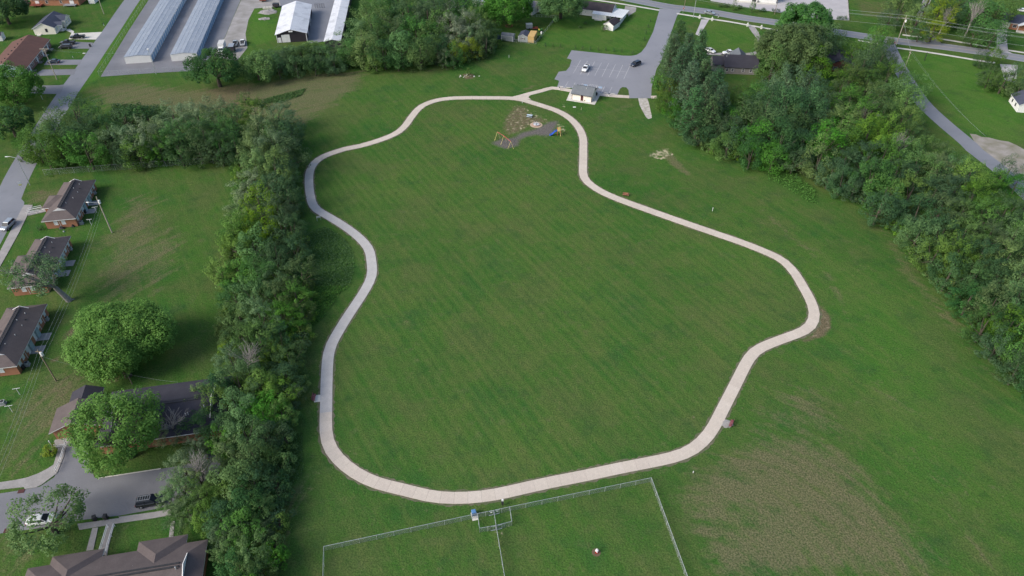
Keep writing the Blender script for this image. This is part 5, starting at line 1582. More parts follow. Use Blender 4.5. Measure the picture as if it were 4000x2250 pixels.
bin_('left one of two black bins at the lower street kerb', 'c03', 962, 880, rz=.5)
bin_('right one of two black bins at the lower street kerb', 'c03', 1072, 868, rz=.1)
bin_('black bin beside the blue porch screen of the first brick house', 'd8', 1720, 790)
bin_('black bin below the front corner of the house cut by the edge', 'c02', 240, 828)
bin_('black bin on the pad at the restroom corner', 'd7', 1027, 892)
def ac(label, w, x, y):
    t = thing('air_conditioner', label, 'air conditioner', G(w, x, y), .3, 'air conditioners')
    MB().box(-.42, -.42, .08, .42, .42, .85).build('cabinet', M['siding_grey'], t)
    MB().tube((0, 0, .85), (0, 0, .88), .34, .34, 12).build('fan_grille', M['plastic_black'], t)
    MB().box(-.55, -.55, -.04, .55, .55, .08).build('base_slab', M['concrete_old'], t)
ac('grey air conditioner at the front corner of the first brick house', 'd8', 1645, 1000)
ac('grey air conditioner near the far end of the first brick house', 'd8', 1905, 395)
ac('grey air conditioner beside the sparse tree house', 'c01', 708, 1072)
ac('grey air conditioner at the front corner of the house cut by the edge', 'c02', 278, 790)
ac('grey air conditioner at the far corner of the house cut by the edge', 'c02', 470, 335)
ac('grey air conditioner at the left edge below the utility pole', 'c02', 35, 1180)
def shrub_dark(): pass
for lab, w, x, y in (('white clothes line post nearest the first brick house front', 'd8', 1845, 1030), ('white clothes line post by the rear patio of the first brick house', 'd8', 1950, 780),
                     ('white clothes line post higher at the left edge', 'c02', 203, 1088), ('white clothes line post lower at the left edge', 'c02', 128, 1262)):
    t = thing('clothes_post', lab, 'post', G(w, x, y), .25, 'clothes line posts')
    MB().tube((0, 0, 0), (0, 0, 1.9), .05).build('post', M['paint_white'], t)
    MB().tube((-.7, 0, 1.9), (.7, 0, 1.9), .05).build('crossbar', M['paint_white'], t)
for lab, x, y, rx_, ry_, h_ in (('black covered grill against the front wall of the first brick house', 1245, 1098, .95, .45, .85), ('smaller black covered grill by the front corner of the first brick house', 1475, 1058, .6, .42, .8), ('grey ball on the grass before the first brick house', 1290, 1160, .3, .3, .5)):
    lump('covered_grill' if 'grill' in lab else 'garden_ball', lab, 'grill' if 'grill' in lab else 'garden ornament', G('d8', x, y), rx_, ry_, h_, 'plastic_black' if 'grill' in lab else 'siding_grey', int(x))
# ramp railings
def railing(label, pts, h=.95, every=1.9, group='white handrails'):
    o = Vector(pts[0]); o.z = 0
    t = thing('handrail', label, 'railing', o, 0, group)
    for a, b in zip(pts[:-1], pts[1:]):
        a, b = Vector(a) - o, Vector(b) - o
        a.z = b.z = 0
        L = (b - a).length
        for z in (h, h * .55):
            MB().tube(a + Vector((0, 0, z)), b + Vector((0, 0, z)), .06, n=6).build('rail', M['paint_white'], t)
        n = max(1, int(L / every))
        for i in range(n + 1):
            p = a.lerp(b, i / n)
            MB().tube(p, p + Vector((0, 0, h)), .05, n=6).build('post', M['paint_white'], t)
railing('upper white handrail of the ramp to the first brick house', GP('d8', 590, 745, 850, 690))
railing('middle white handrail of the ramp to the first brick house', GP('d8', 570, 785, 860, 725))
railing('lower white handrail of the ramp to the first brick house', GP('d8', 550, 830, 950, 765))
sheet('walkway', GP('d8', 560, 800, 600, 755, 900, 705, 960, 750, 570, 840), .06, M['concrete_old'], .1)
railing('long white handrail along the walk by the yellow shrub', GP('c03', 565, 405, 610, 320, 655, 180, 690, 105))
railing('left white handrail of the walk to the big hip roof', GP('c03', 1095, 955, 1035, 1150, 1015, 1215))
railing('right white handrail of the walk to the big hip roof', GP('c03', 1160, 945, 1095, 1150, 1080, 1225))
# storm drain
for w, x, y in (('c03', 215, 590), ('c03', 75, 985)):
    o = MB().box(-.55, -.4, 0, .55, .4, .05).build('drain_grate', M['door_brown']); o.location = G(w, x, y) + Vector((0, 0, .02)); o.rotation_euler = (0, 0, .15)
    tag(o, 'rusty drain grate at the upper kerb of the lower street' if y == 590 else 'rusty drain grate at the lower kerb under the tree', 'drain')
# speed sign by the street
t = thing('street_sign', 'yellow and white sign back on a post at the street edge', 'sign', G('d8', 460, 320), .5)
MB().tube((0, 0, 0), (0, 0, 2.3), .04).build('post', M['metal_galv'], t)
MB().box(-.4, -.04, 1.5, .4, 0, 2.0).build('lower_plate', mat('sign_yellow', (.66, .62, .30), (.6, .56, .27), 3, .5), t)
MB().box(-.4, -.04, 2.02, .4, 0, 2.75).build('upper_plate', M['paint_white'], t)
# stop signs
def stop_sign(label, w, x, y, street=False):
    t = thing('stop_sign', label, 'sign', G(w, x, y), 0, 'stop signs')
    MB().tube((0, .04, 0), (0, .04, 3.1 if street else 2.6), .04).build('post', M['metal_galv'], t)
    oc = lambda r: [(r * math.cos(R(22.5 + 45 * i)), 2.2 + r * math.sin(R(22.5 + 45 * i))) for i in range(8)]
    mb = MB(); mb.poly([(p[0], 0, p[1]) for p in oc(.42)]); mb.poly([(p[0], .02, p[1]) for p in oc(.42)][::-1]); mb.build('plate', M['paint_white'], t)
    mb = MB(); mb.poly([(p[0], -.006, p[1]) for p in oc(.37)]); mb.build('face', M['lamp_red'], t)
    cu = bpy.data.curves.new('stop_text', 'FONT'); cu.body = 'STOP'; cu.size = .26; cu.align_x = 'CENTER'; cu.align_y = 'CENTER'
    cu.materials.append(M['paint_white'])
    to = bpy.data.objects.new('lettering_curve', cu); COL.objects.link(to); bpy.context.view_layer.update(); tm = bpy.data.meshes.new_from_object(to.evaluated_get(bpy.context.evaluated_depsgraph_get())); bpy.data.objects.remove(to)
    o = bpy.data.objects.new('lettering', tm); COL.objects.link(o); o.parent = t; o.location = (0, -.012, 2.2); o.rotation_euler = (R(90), 0, 0)
    if street:
        MB().box(-.4, .0, 2.75, .4, .02, 2.92).build('street_name_plate', M['tractor_green'], t)
stop_sign('red stop sign at the car park exit on the main road', 'd4', 347, 268)
stop_sign('red stop sign with green name plate beside the tall crossarm pole', 'c30', 1258, 482, True)
# white gate piers, mailboxes
M['pier'] = mat('pier', (.62, .63, .58), (.5, .52, .47), 2, .8)
for lab, x, y in (('white urn topped pier left of the straight drive', 680, 370), ('white urn topped pier right of the straight drive', 933, 415), ('white urn topped pier left of the curved drive', 1645, 530), ('white urn topped pier right of the curved drive', 1923, 577)):
    t = thing('gate_pier', lab, 'pier', G('d4', x, y), -.2, 'white gate piers')
    MB().box(-.38, -.38, 0, .38, .38, .9).box(-.45, -.45, .9, .45, .45, 1.0).build('pier', M['pier'], t)
    MB().tube((0, 0, 1.0), (0, 0, 1.25), .12, .3, 8).tube((0, 0, 1.25), (0, 0, 1.6), .3, .12, 8).build('urn', M['pier'], t)
for lab, w, x, y, m in (('black mailbox on a white post by the main road', 'd4', 1057, 358, 'metal_dark'), ('small black mailbox by the left street', 'd1', 2095, 520, 'metal_dark')):
    t = thing('mailbox', lab, 'mailbox', G(w, x, y), .3)
    MB().box(-.06, -.06, 0, .06, .06, 1.0).build('post', M['paint_white'], t)
    MB().box(-.14, -.28, 1.0, .14, .28, 1.25).tube((0, -.28, 1.25), (0, .28, 1.25), .14, n=8).build('box', M[m], t)
for w, x, y, lab in (('d1', 1695, 1075, 'round white tank lid on the grass before the duplex'), ('d6', 1772, 303, 'pale green utility lid in the grass below the restroom')):
    o = MB().box(-.5, -.35, 0, .5, .35, .12).build('utility_box', M['pier']); o.location = G(w, x, y); tag(o, lab, 'lid')
# ------------------------------------------------------------------ park furniture
t = thing('swing_set', 'yellow and red three legged swing set at the edge of the mulch', 'swing set', G('d6', 165, 978), 0)
o = G('d6', 165, 978)
M['swing_yellow'] = mat('swing_yellow', (.60, .50, .20), (.52, .43, .17), 2, .5)
M['swing_red'] = mat('swing_red', (.45, .10, .09), (.36, .08, .07), 2, .5)
M['slide_blue'] = mat('slide_blue', (.03, .10, .50), (.025, .08, .42), 2, .35)
legs = (((165, 978), (282, 917)), ((292, 1058), (408, 995)), ((432, 1140), (548, 1145)))
tops = []
for a, b in legs:
    a, b = G('d6', *a) - o, G('d6', *b) - o
    top = (a + b) / 2 + Vector((0, 0, 2.6))
    tops.append(top)
    for p in (a, b):
        MB().tube(p, top, .055, n=6).build('leg', M['swing_yellow'], t)
for a, b in zip(tops[:-1], tops[1:]):
    MB().tube(a, b, .08, n=6).build('top_beam', M['swing_red'], t)
    for s in (.3, .7):
        p = a.lerp(b, s)
        d = (b - a).normalized() * .22
        MB().tube(p + d, p + d + Vector((0, 0, -2.0)), .012, n=4).build('chain', M['metal_galv'], t)
        MB().tube(p - d, p - d + Vector((0, 0, -2.0)), .012, n=4).build('chain', M['metal_galv'], t)
        q = p + Vector((0, 0, -2.0))
        MB().hull8([q - d + Vector((-.09, .09, 0)), q - d + Vector((.09, -.09, 0)), q + d + Vector((.09, -.09, 0)), q + d + Vector((-.09, .09, 0))],
                   [q - d + Vector((-.09, .09, .04)), q - d + Vector((.09, -.09, .04)), q + d + Vector((.09, -.09, .04)), q + d + Vector((-.09, .09, .04))]).build('swing_seat', M['plastic_black'], t)
po = G('d6', 1455, 860)
t = thing('slide', 'blue slide with yellow platform and ladder on the playground', 'slide', po, 0)
foot = G('d6', 1272, 880) - po
plat = 1.55
for sx in (-.5, .5):
    for sy in (-.5, .5):
        MB().tube((sx, sy, 0), (sx, sy, 2.7), .06, n=6).build('post', M['swing_red'], t)
MB().box(-.55, -.55, plat - .08, .55, .55, plat).build('platform', M['swing_yellow'], t)
MB().box(-.5, -.56, plat + .1, .5, -.52, plat + .85).box(-.5, .52, plat + .1, .5, .56, plat + .85).build('side_panel', M['swing_yellow'], t)
d = Vector((foot.x, foot.y, 0)); Ls = d.length; d.normalize(); n = Vector((-d.y, d.x, 0))
pr = [(.45, plat + .0), (1.2, plat - .15), (Ls * .75, .45), (Ls, .18)]
for (s0, z0), (s1, z1) in zip(pr[:-1], pr[1:]):
    a, b = d * s0, d * s1
    MB().hull8([a - n * .36 + Vector((0, 0, z0)), a + n * .36 + Vector((0, 0, z0)), b + n * .36 + Vector((0, 0, z1)), b - n * .36 + Vector((0, 0, z1))],
               [a - n * .36 + Vector((0, 0, z0 + .05)), a + n * .36 + Vector((0, 0, z0 + .05)), b + n * .36 + Vector((0, 0, z1 + .05)), b - n * .36 + Vector((0, 0, z1 + .05))]).build('chute', M['slide_blue'], t)
    for sg in (-1, 1):
        MB().tube(a + n * .38 * sg + Vector((0, 0, z0 + .22)), b + n * .38 * sg + Vector((0, 0, z1 + .22)), .07, n=6).build('chute_side', M['slide_blue'], t)
lad = G('d6', 1510, 885) - po
ld = Vector((lad.x, lad.y, 0)); top = Vector((.55, 0, plat))
nn = Vector((-ld.y, ld.x, 0)).normalized() * .35
for sg in (-1, 1):
    MB().tube(ld + nn * sg, top + nn * sg, .055, n=6).build('ladder_rail', M['swing_yellow'], t)
for k in range(6):
    p = ld.lerp(top, (k + .6) / 6)
    MB().tube(p + nn, p - nn, .05, n=6).build('ladder_rung', M['plastic_black'], t)
mp = G('d6', 1003, 660)
sheet('sand_ring', [mp + Vector((2.1 * math.cos(R(a)), 2.1 * math.sin(R(a)), 0)) for a in range(0, 360, 20)], .03, mat('sand', (.50, .38, .27), (.42, .32, .23), 1, .95, fine=6))
t = thing('merry_go_round', 'red and white playground roundabout on its sandy ring', 'roundabout', mp, .3)
for k in range(6):
    a0, a1 = R(60 * k + 3), R(60 * k + 57)
    mb = MB(); mb.prism([(0.05 * math.cos((a0 + a1) / 2), .05 * math.sin((a0 + a1) / 2))] + [(1.1 * math.cos(a0 + (a1 - a0) * s / 4), 1.1 * math.sin(a0 + (a1 - a0) * s / 4)) for s in range(5)], .22, .30)
    mb.build('deck_sector', M['paint_white'] if k % 2 else M['metal_galv'], t)
MB().tube((0, 0, 0), (0, 0, .32), .25, .2, 10).build('hub', M['metal_dark'], t)
for k in range(6):
    a = R(60 * k)
    c, s = math.cos(a), math.sin(a)
    MB().tube((1.0 * c, 1.0 * s, .3), (1.0 * c, 1.0 * s, .95), .03, n=5).tube((1.0 * c, 1.0 * s, .95), (.25 * c, .25 * s, .95), .03, n=5).tube((.25 * c, .25 * s, .95), (.2 * c, .2 * s, .3), .03, n=5).build('grab_bar', M['metal_galv'], t)
rim = MB()
for k in range(18):
    rim.tube((1.12 * math.cos(R(20 * k)), 1.12 * math.sin(R(20 * k)), .26), (1.12 * math.cos(R(20 * k + 20)), 1.12 * math.sin(R(20 * k + 20)), .26), .05, n=5)
rim.build('rim', M['swing_red'], t)
t = thing('picnic_table', 'pale blue picnic table above the roundabout', 'picnic table', G('d6', 870, 500), -.25)
M['table_blue'] = mat('table_blue', (.52, .62, .70), (.46, .56, .64), 3, .5)
for k in range(3):
    MB().box(-.95, -.38 + k * .26, .72, .95, -.14 + k * .26, .77).build('top_plank', M['table_blue'], t)
for y in (-.75, .75):
    MB().box(-.95, y - .14, .42, .95, y + .14, .46).build('bench', M['table_blue'], t)
for x in (-.65, .65):
    MB().tube((x, -.7, .0), (x, -.2, .72), .04).tube((x, .7, .0), (x, .2, .72), .04).tube((x, -.75, .4), (x, .75, .4), .04).build('leg_frame', M['metal_dark'], t)

def bench(label, p, rz, m, group='park benches'):
    t = thing('park_bench', label, 'bench', p, rz, group)
    for k in range(3):
        MB().box(-.9, -.24 + .16 * k, .42, .9, -.10 + .16 * k, .46).build('seat_slat', M[m], t)
    for k in range(3):
        MB().box(-.9, .27 + .03 * k, .52 + .15 * k, .9, .31 + .03 * k, .64 + .15 * k).build('back_slat', M[m], t)
    for x in (-.7, .7):
        MB().box(x - .04, -.22, 0, x + .04, -.14, .42).box(x - .04, .2, 0, x + .04, .28, .92).box(x - .04, -.22, .38, x + .04, .28, .42).build('leg', M['metal_dark'], t)
M['bench_red'] = mat('bench_red', (.24, .075, .085), (.19, .06, .07), 3, .6)
M['bench_brown'] = mat('bench_brown', (.30, .125, .085), (.24, .10, .07), 3, .6)
sheet('bench_pad', GP('c12', 575, 1092, 651, 1088, 650, 1156, 585, 1164), .05, M['concrete_pale'], .1)
bench('maroon bench on a pale pad left of the path', G('c12', 588, 1125), R(92), 'bench_red')
bench('brown bench on the outer side of the path below the playground', G('c21', 1143, 530), R(-14), 'bench_brown')
bench('maroon bench facing the right bend of the path on grey stones', G('c22', 2200, 1385), R(-118), 'bench_red')
lump('gravel_pad', 'heap of grey stones between the lower right bench and the path', 'stone bed', G('c22', 2160, 1375), 1.6, 1.2, .12, 'gravel', 8)
t = thing('sign_stand', 'pale grey sign stand beside the left hedge bend of the path', 'sign', G('c11', 636, 778), .5)
for x in (-.5, .5):
    MB().tube((x, 0, 0), (x, 0, 1.3), .05).build('post', M['metal_galv'], t)
MB().box(-.6, -.05, .95, .6, .05, 1.45).build('panel', M['concrete_pale'], t)
t = thing('recycling_bin', 'blue bin on a white pad at the dog run fence', 'bin', G('d9', 522, 668), .25)
MB().box(-.36, -.36, .05, .36, .36, 1.0).build('body', mat('bin_blue', (.035, .09, .20), (.03, .08, .17), 2, .6), t)
MB().hull8([(-.4, -.4, 1.0), (.4, -.4, 1.0), (.4, .4, 1.0), (-.4, .4, 1.0)], [(-.3, -.3, 1.12), (.3, -.3, 1.12), (.3, .3, 1.12), (-.3, .3, 1.12)]).build('lid', mat('lid_blue', (.10, .22, .42), (.08, .19, .37), 2, .5), t)
MB().box(-.5, -1.2, -.02, .5, .45, .05).build('pad', M['concrete_pale'], t)
t = thing('pet_waste_station', 'black pet waste post with white dispenser above the gate box', 'waste station', G('d9', 1098, 490), 0)
MB().tube((0, 0, 0), (0, 0, 1.9), .05).build('post', M['metal_dark'], t)
MB().box(-.22, -.2, .55, .22, .1, 1.15).build('bin', M['plastic_black'], t)
MB().box(-.17, -.14, 1.55, .17, .06, 1.95).build('dispenser', M['paint_white'], t)
t = thing('toy_hydrant', 'white and red hydrant standing alone in the dog run', 'hydrant', G('c23', 852, 1205), 0)
sheet('worn_ring', [G('c23', 848, 1205) + Vector((.75 * math.cos(R(a)), .75 * math.sin(R(a)), 0)) for a in range(0, 360, 24)], .006, M['soil'])
MB().tube((0, 0, 0), (0, 0, .1), .28, n=10).tube((0, 0, .1), (0, 0, .65), .2, .2, 10).build('barrel', M['lamp_red'], t)
MB().tube((0, 0, .65), (0, 0, .75), .26, .26, 10).tube((0, 0, .75), (0, 0, 1.0), .24, .06, 10).build('bonnet', M['paint_white'], t)
for dx_, dy_ in ((.3, 0), (-.3, 0), (0, -.32)):
    MB().tube((0, 0, .5), (dx_, dy_, .5), .1, .1, 8).build('nozzle', M['paint_white'], t)
for lab, w, x, y, m in (('short dark bollard lamp beside the walk left of the restroom', 'd7', 285, 772, 'plastic_black'), ('short dark bollard lamp beside the walk right of the restroom', 'd7', 1280, 905, 'plastic_black')):
    t = thing('bollard_lamp', lab, 'bollard', G(w, x, y), 0, 'bollard lamps')
    MB().tube((0, 0, 0), (0, 0, .7), .13, .12, 8).build('post', M['paint_white'], t)
    MB().tube((0, 0, .7), (0, 0, 1.1), .16, .15, 8).build('head', M['plastic_black'], t)
for i, (x0, y0, x1, y1) in enumerate(((270, 706, 362, 718), (412, 728, 505, 742), (1160, 832, 1250, 846), (1318, 852, 1408, 866))):
    a, rz, L = frame('d7', x0, y0, x1, y1)
    o = MB().box(0, -.08, .012, L, .08, .14).build('wheel_stop', M['concrete_pale'])
    o.location, o.rotation_euler = a, (0, 0, rz)
    tag(o, ('far left white wheel stop at the end of the stall row', 'white wheel stop partly behind the restroom roof', 'white wheel stop just right of the restroom', 'white wheel stop nearest the grass island')[i], 'wheel stop', 'wheel stops')
for lab, w, x, y, h, m in (('thin pale marker post in the grass right of the path', 'c21', 2016, 682, 1.1, 'paint_white'), ('thin marker post beside the path junction', 'd6', 722, 222, .7, 'paint_white'),
                           ('small pale stake below the restroom pad', 'd6', 1908, 358, .8, 'wood_pale'), ('thin marker post alone in the upper lawn', 'd3', 558, 1160, .9, 'paint_white'),
                           ('dark marker post at the end of the car park sidewalk', 'd7', 2146, 985, 1.1, 'metal_dark'), ('white sign post on the car park side of the restroom', 'd7', 1055, 825, 1.8, 'paint_white'),
                           ('white utility marker on the grass before the duplex', 'd1', 1472, 1165, .6, 'paint_white'), ('pale stake near the fence corner by the hay', 'c23', 1822, 405, .4, 'paint_white')):
    t = MB().tube((0, 0, 0), (0, 0, h), .06, .06, 6).tube((0, 0, h), (0, 0, h + .15), .09, .05, 6).build('marker_post', M[m]); t.location = G(w, x, y)
    tag(t, lab, 'post')
# pale stones by the little conifer
rs = random.Random(11)
for k in range(14):
    an = rs.uniform(0, 6.28)
    rr = rs.uniform(1.0, 2.6)
    p = G('c10', 2138, 772) + Vector((rr * math.cos(an) * 1.6, rr * math.sin(an) * .8, 0))
    lump('stone', 'pale stone scattered round the little conifer', 'stone', p, rs.uniform(.18, .4), rs.uniform(.15, .3), rs.uniform(.1, .2), 'concrete_pale', k, 'stones round the little conifer', 6)
# ------------------------------------------------------------------ vegetation
LEAF = {'green': ((0.049, 0.129, 0.025), (0.129, 0.265, 0.054)), 'dark': ((0.032, 0.086, 0.033), (0.082, 0.163, 0.053)), 'yellow': ((0.079, 0.181, 0.025), (0.181, 0.322, 0.052)), 'pine': ((0.04, 0.098, 0.045), (0.112, 0.205, 0.088)), 'pale': ((0.085, 0.155, 0.062), (0.2, 0.29, 0.13)), 'olive': ((0.052, 0.108, 0.022), (0.123, 0.193, 0.05)), 'fresh': ((0.069, 0.172, 0.03), (0.172, 0.333, 0.069)), 'silver': ((0.147, 0.203, 0.122), (0.252, 0.294, 0.2)), 'lime': ((0.162, 0.252, 0.019), (0.231, 0.294, 0.032)), 'blossom': ((0.162, 0.227, 0.097), (0.578, 0.588, 0.441)), 'bright': ((0.069, 0.172, 0.03), (0.172, 0.333, 0.069))}
def leaf_mat(k):
    m, nt, b = newmat('leaves_' + k)
    d, l = LEAF[k]
    at = N(nt, 'Attribute', attribute_name='tint')
    oi = N(nt, 'ObjectInfo')
    rv_ = 0.0 if k in ('bright', 'lime', 'silver', 'blossom') else .6
    f = mth(nt, 'ADD', at.outputs['Fac'], mth(nt, 'MULTIPLY', mth(nt, 'SUBTRACT', oi.outputs['Random'], .5), rv_))
    c = mixc(nt, maprange(nt, f, 0, 1), d, l)
    hs = N(nt, 'HueSaturation')
    nt.links.new(mth(nt, 'ADD', mth(nt, 'MULTIPLY', mth(nt, 'FRACT', mth(nt, 'MULTIPLY', oi.outputs['Random'], 7.31)), .05), .475), hs.inputs['Hue'])
    nt.links.new(mth(nt, 'ADD', mth(nt, 'MULTIPLY', mth(nt, 'FRACT', mth(nt, 'MULTIPLY', oi.outputs['Random'], 13.7)), .35), .78), hs.inputs['Saturation'])
    nt.links.new(c, hs.inputs['Color'])
    c = hs.outputs[0] if rv_ else c
    nt.links.new(c, b.inputs['Base Color'])
    b.inputs['Roughness'].default_value = .55
    b.inputs['Specular IOR Level'].default_value = .12
    tr = N(nt, 'BsdfTranslucent')
    nt.links.new(mixc(nt, .5, c, (.10, .17, .02)), tr.inputs[0])
    mx = N(nt, 'MixShader')
    mx.inputs[0].default_value = .33
    nt.links.new(b.outputs[0], mx.inputs[1])
    nt.links.new(tr.outputs[0], mx.inputs[2])
    nt.links.new(mx.outputs[0], nt.nodes['Material Output'].inputs[0])
    return m
LM = {k: leaf_mat(k) for k in LEAF}
M['bark'] = mat('bark', (.095, .08, .062), (.06, .05, .04), 1.5, .95, fine=9)
M['bark_grey'] = mat('bark_grey', (.26, .245, .22), (.18, .17, .155), 1.5, .95, fine=9)
M['bark_dead'] = mat('bark_dead', (.34, .31, .29), (.25, .23, .215), 1.5, .95, fine=9)

def nrm(a):
    return a / (np.linalg.norm(a, axis=-1, keepdims=True) + 1e-9)

def leaf_cloud(rg, lobes, per, size, up=.8, wide=.62, under=-.35):
    """lobes: list of (centre, axis, length radius, width radius, tint). Returns vertex array and tint per leaf"""
    V, Tn = [], []
    for c, ax, ra, rb, tint in lobes:
        n = max(4, int(per * (rb * rb + ra * rb) / 2))
        u = nrm(rg.normal(size=(n * 2, 3)))
        ax = np.array(ax, float); ax /= np.linalg.norm(ax)
        key = u @ ax
        u = u[(key > under)][:n]
        n = len(u)
        along = (u @ ax)[:, None] * ax
        p = along * ra + (u - along) * rb
        p = p * rg.uniform(.80, 1.08, (n, 1)) + np.array(c)
        nn = nrm(u * .7 + rg.normal(size=(n, 3)) * .34 + np.array((0, 0, up)))
        t = nrm(np.cross(nn, nrm(rg.normal(size=(n, 3)))))
        b = np.cross(nn, t)
        s = size * rg.uniform(.65, 1.3, (n, 1))
        q = np.stack([p - t * s * .5, p + b * s * wide * .5 + t * s * .08, p + t * s * .5, p - b * s * wide * .5 + t * s * .08], 1)
        V.append(q)
        Tn.append(np.clip(tint + rg.normal(size=n) * .16, 0, 1))
    return np.concatenate(V), np.concatenate(Tn)

def leaf_mesh(name, V, T, m):
    n = len(V)
    me = bpy.data.meshes.new(name)
    me.vertices.add(n * 4)
    me.vertices.foreach_set('co', V.reshape(-1).astype(np.float32))
    me.loops.add(n * 4)
    me.loops.foreach_set('vertex_index', np.arange(n * 4, dtype=np.int32))
    me.polygons.add(n)
    me.polygons.foreach_set('loop_start', np.arange(n, dtype=np.int32) * 4)
    me.polygons.foreach_set('loop_total', np.full(n, 4, np.int32))
    a = me.attributes.new('tint', 'FLOAT', 'FACE')
    a.data.foreach_set('value', T.astype(np.float32))
    me.materials.append(m)
    me.update(calc_edges=True)
    return me

def make_lobes(rg, style):
    """standard trees: crown radius 5, height 12 (pine: 4.5 / 20; shrub: 2 / 3; column: 2.2 / 9)"""
    L, limbs = [], []
    if style == 'pine':
        z = 2.0
        while z < 19.2:
            f = (19.8 - z) / 17.8
            rr = 4.7 * min(1, (f ** .8) * 1.15) + .35
            k = rg.integers(6, 9)
            a0 = rg.uniform(0, 6.28)
            for i in range(k):
                a = a0 + 6.283 * i / k + rg.uniform(-.3, .3)
                d = np.array((math.cos(a), math.sin(a), .28))
                rl = rr * rg.uniform(.72, 1.12)
                base = np.array((0, 0, z))
                tt = rg.uniform(.15, .9)
                for s in np.arange(.35, 1.01, .22 if rl > 2 else .35):
                    c = base + d * rl * s + rg.normal(size=3) * .22
                    L.append((c, d + np.array((0, 0, .55)), .85, .52, tt))
                limbs.append((base, base + d * rl * .95))
            z += rg.uniform(.8, 1.15)
        L.append((np.array((0, 0, 19.6)), (0, 0, 1), .9, .4, .6))
        return L, limbs
    if style == 'column':
        for i in range(70):
            z = rg.uniform(.8, 8.6)
            rr = 2.2 * (1 - max(0, (z - 3.5) / 6.2) ** 1.6)
            a = rg.uniform(0, 6.28)
            d = np.array((math.cos(a), math.sin(a), rg.uniform(.1, .7)))
            L.append((np.array((d[0] * rr * .8, d[1] * rr * .8, z)), d, .8, .6, rg.uniform(.1, .9)))
        return L, limbs
    R0, rv, zc = (5.0, 5.7, 6.0)
    if style == 'shrub':
        R0, rv, zc = 2.0, 1.5, 1.35
    nl = {'round': 46, 'maple': 54, 'feather': 76, 'sparse': 48, 'shrub': 34}[style]
    ph = rg.uniform(0, 6.28, 6)
    i = 0
    while i < nl:
        u = nrm(rg.normal(size=3))
        if u[2] < -.88:
            continue
        az = math.atan2(u[1], u[0])
        env = 1 + .13 * math.sin(2 * az + ph[0]) + .11 * math.sin(3 * az + ph[1] + 2 * u[2]) + .09 * math.sin(5 * u[2] + ph[2])
        rad = env * (rg.uniform(.35, .98) ** .4)
        taper = 1.0 if u[2] < .1 else (1 - .22 * u[2] ** 2)
        c = np.array((u[0] * R0 * rad * taper, u[1] * R0 * rad * taper, zc + u[2] * rv * rad * (1.08 if u[2] > 0 else .95)))
        out = np.array((u[0], u[1], u[2] * .6 + .35))
        tint = float(np.clip(rg.normal(.45, .28), 0, 1))
        if style == 'round':
            L.append((c, out, R0 * rg.uniform(.24, .36), R0 * rg.uniform(.22, .33), tint))
        elif style == 'maple':
            L.append((c, out * np.array((.9, .9, .8)) + np.array((0, 0, .45)), R0 * rg.uniform(.34, .52), R0 * rg.uniform(.15, .22), tint))
        elif style == 'feather':
            L.append((c, out * np.array((1, 1, .3)) + rg.normal(size=3) * .25, R0 * rg.uniform(.32, .50), R0 * rg.uniform(.105, .155), tint))
        elif style == 'sparse':
            L.append((c, out, R0 * rg.uniform(.16, .24), R0 * rg.uniform(.12, .17), tint))
        else:
            L.append((c, out, R0 * rg.uniform(.2, .3), R0 * rg.uniform(.17, .26), tint))
        if i % 15 == 0:
            limbs.append((np.array((0, 0, zc - rv * rg.uniform(.3, .75))), c))
        i += 1
    return L, limbs

STY = {'round': (46, .38, 5), 'maple': (62, .37, 6), 'feather': (95, .31, 4), 'sparse': (50, .38, 2), 'pine': (42, .40, 3), 'shrub': (150, .24, 3), 'column': (95, .32, 2)}
DIM = {'round': (5, 12), 'maple': (5, 12), 'feather': (5, 12), 'sparse': (5, 12), 'pine': (4.7, 20), 'shrub': (2, 2.9), 'column': (2.4, 9.2)}
CLOUD, CROWN, TRUNK = {}, {}, {}
def parts_for(style, var, color):
    if (style, var) not in CLOUD:
        rg = np.random.default_rng(hash((style, var)) % 1000 if False else sum(map(ord, style)) * 31 + var * 7)
        lobes, limbs = make_lobes(rg, style)
        per, size, _ = STY[style]
        CLOUD[(style, var)] = leaf_cloud(rg, lobes, per, size)
        mb = MB()
        H0 = DIM[style][1]
        if style == 'pine':
            mb.tube((0, 0, -.1), (0, 0, 19), .32, .06, 7)
        elif style in ('shrub', 'column'):
            for k in range(3):
                mb.tube((0, 0, -.05), (rg.uniform(-.6, .6), rg.uniform(-.6, .6), H0 * .6), .09, .03, 5)
        else:
            top = np.array((rg.uniform(-.5, .5), rg.uniform(-.5, .5), 8.5))
            mb.tube((0, 0, -.1), top * .45, .36, .28, 8)
            mb.tube(top * .45, top, .28, .08, 7)
        for a, b in limbs:
            if style == 'pine':
                mb.tube(a, b, .07, .02, 4, cap=False)
            else:
                mid = (a * .5 + b * .5) + np.array((0, 0, -.4))
                mb.tube(a * np.array((0, 0, 1)), mid, .15, .10, 5, cap=False)
                mb.tube(mid, b, .10, .03, 5, cap=False)
        TRUNK[(style, var)] = mb.mesh('trunk', M['bark'])
    if (style, var, color) not in CROWN:
        V, T = CLOUD[(style, var)]
        CROWN[(style, var, color)] = leaf_mesh('crown', V, T, LM[color])
    return CROWN[(style, var, color)], TRUNK[(style, var)]

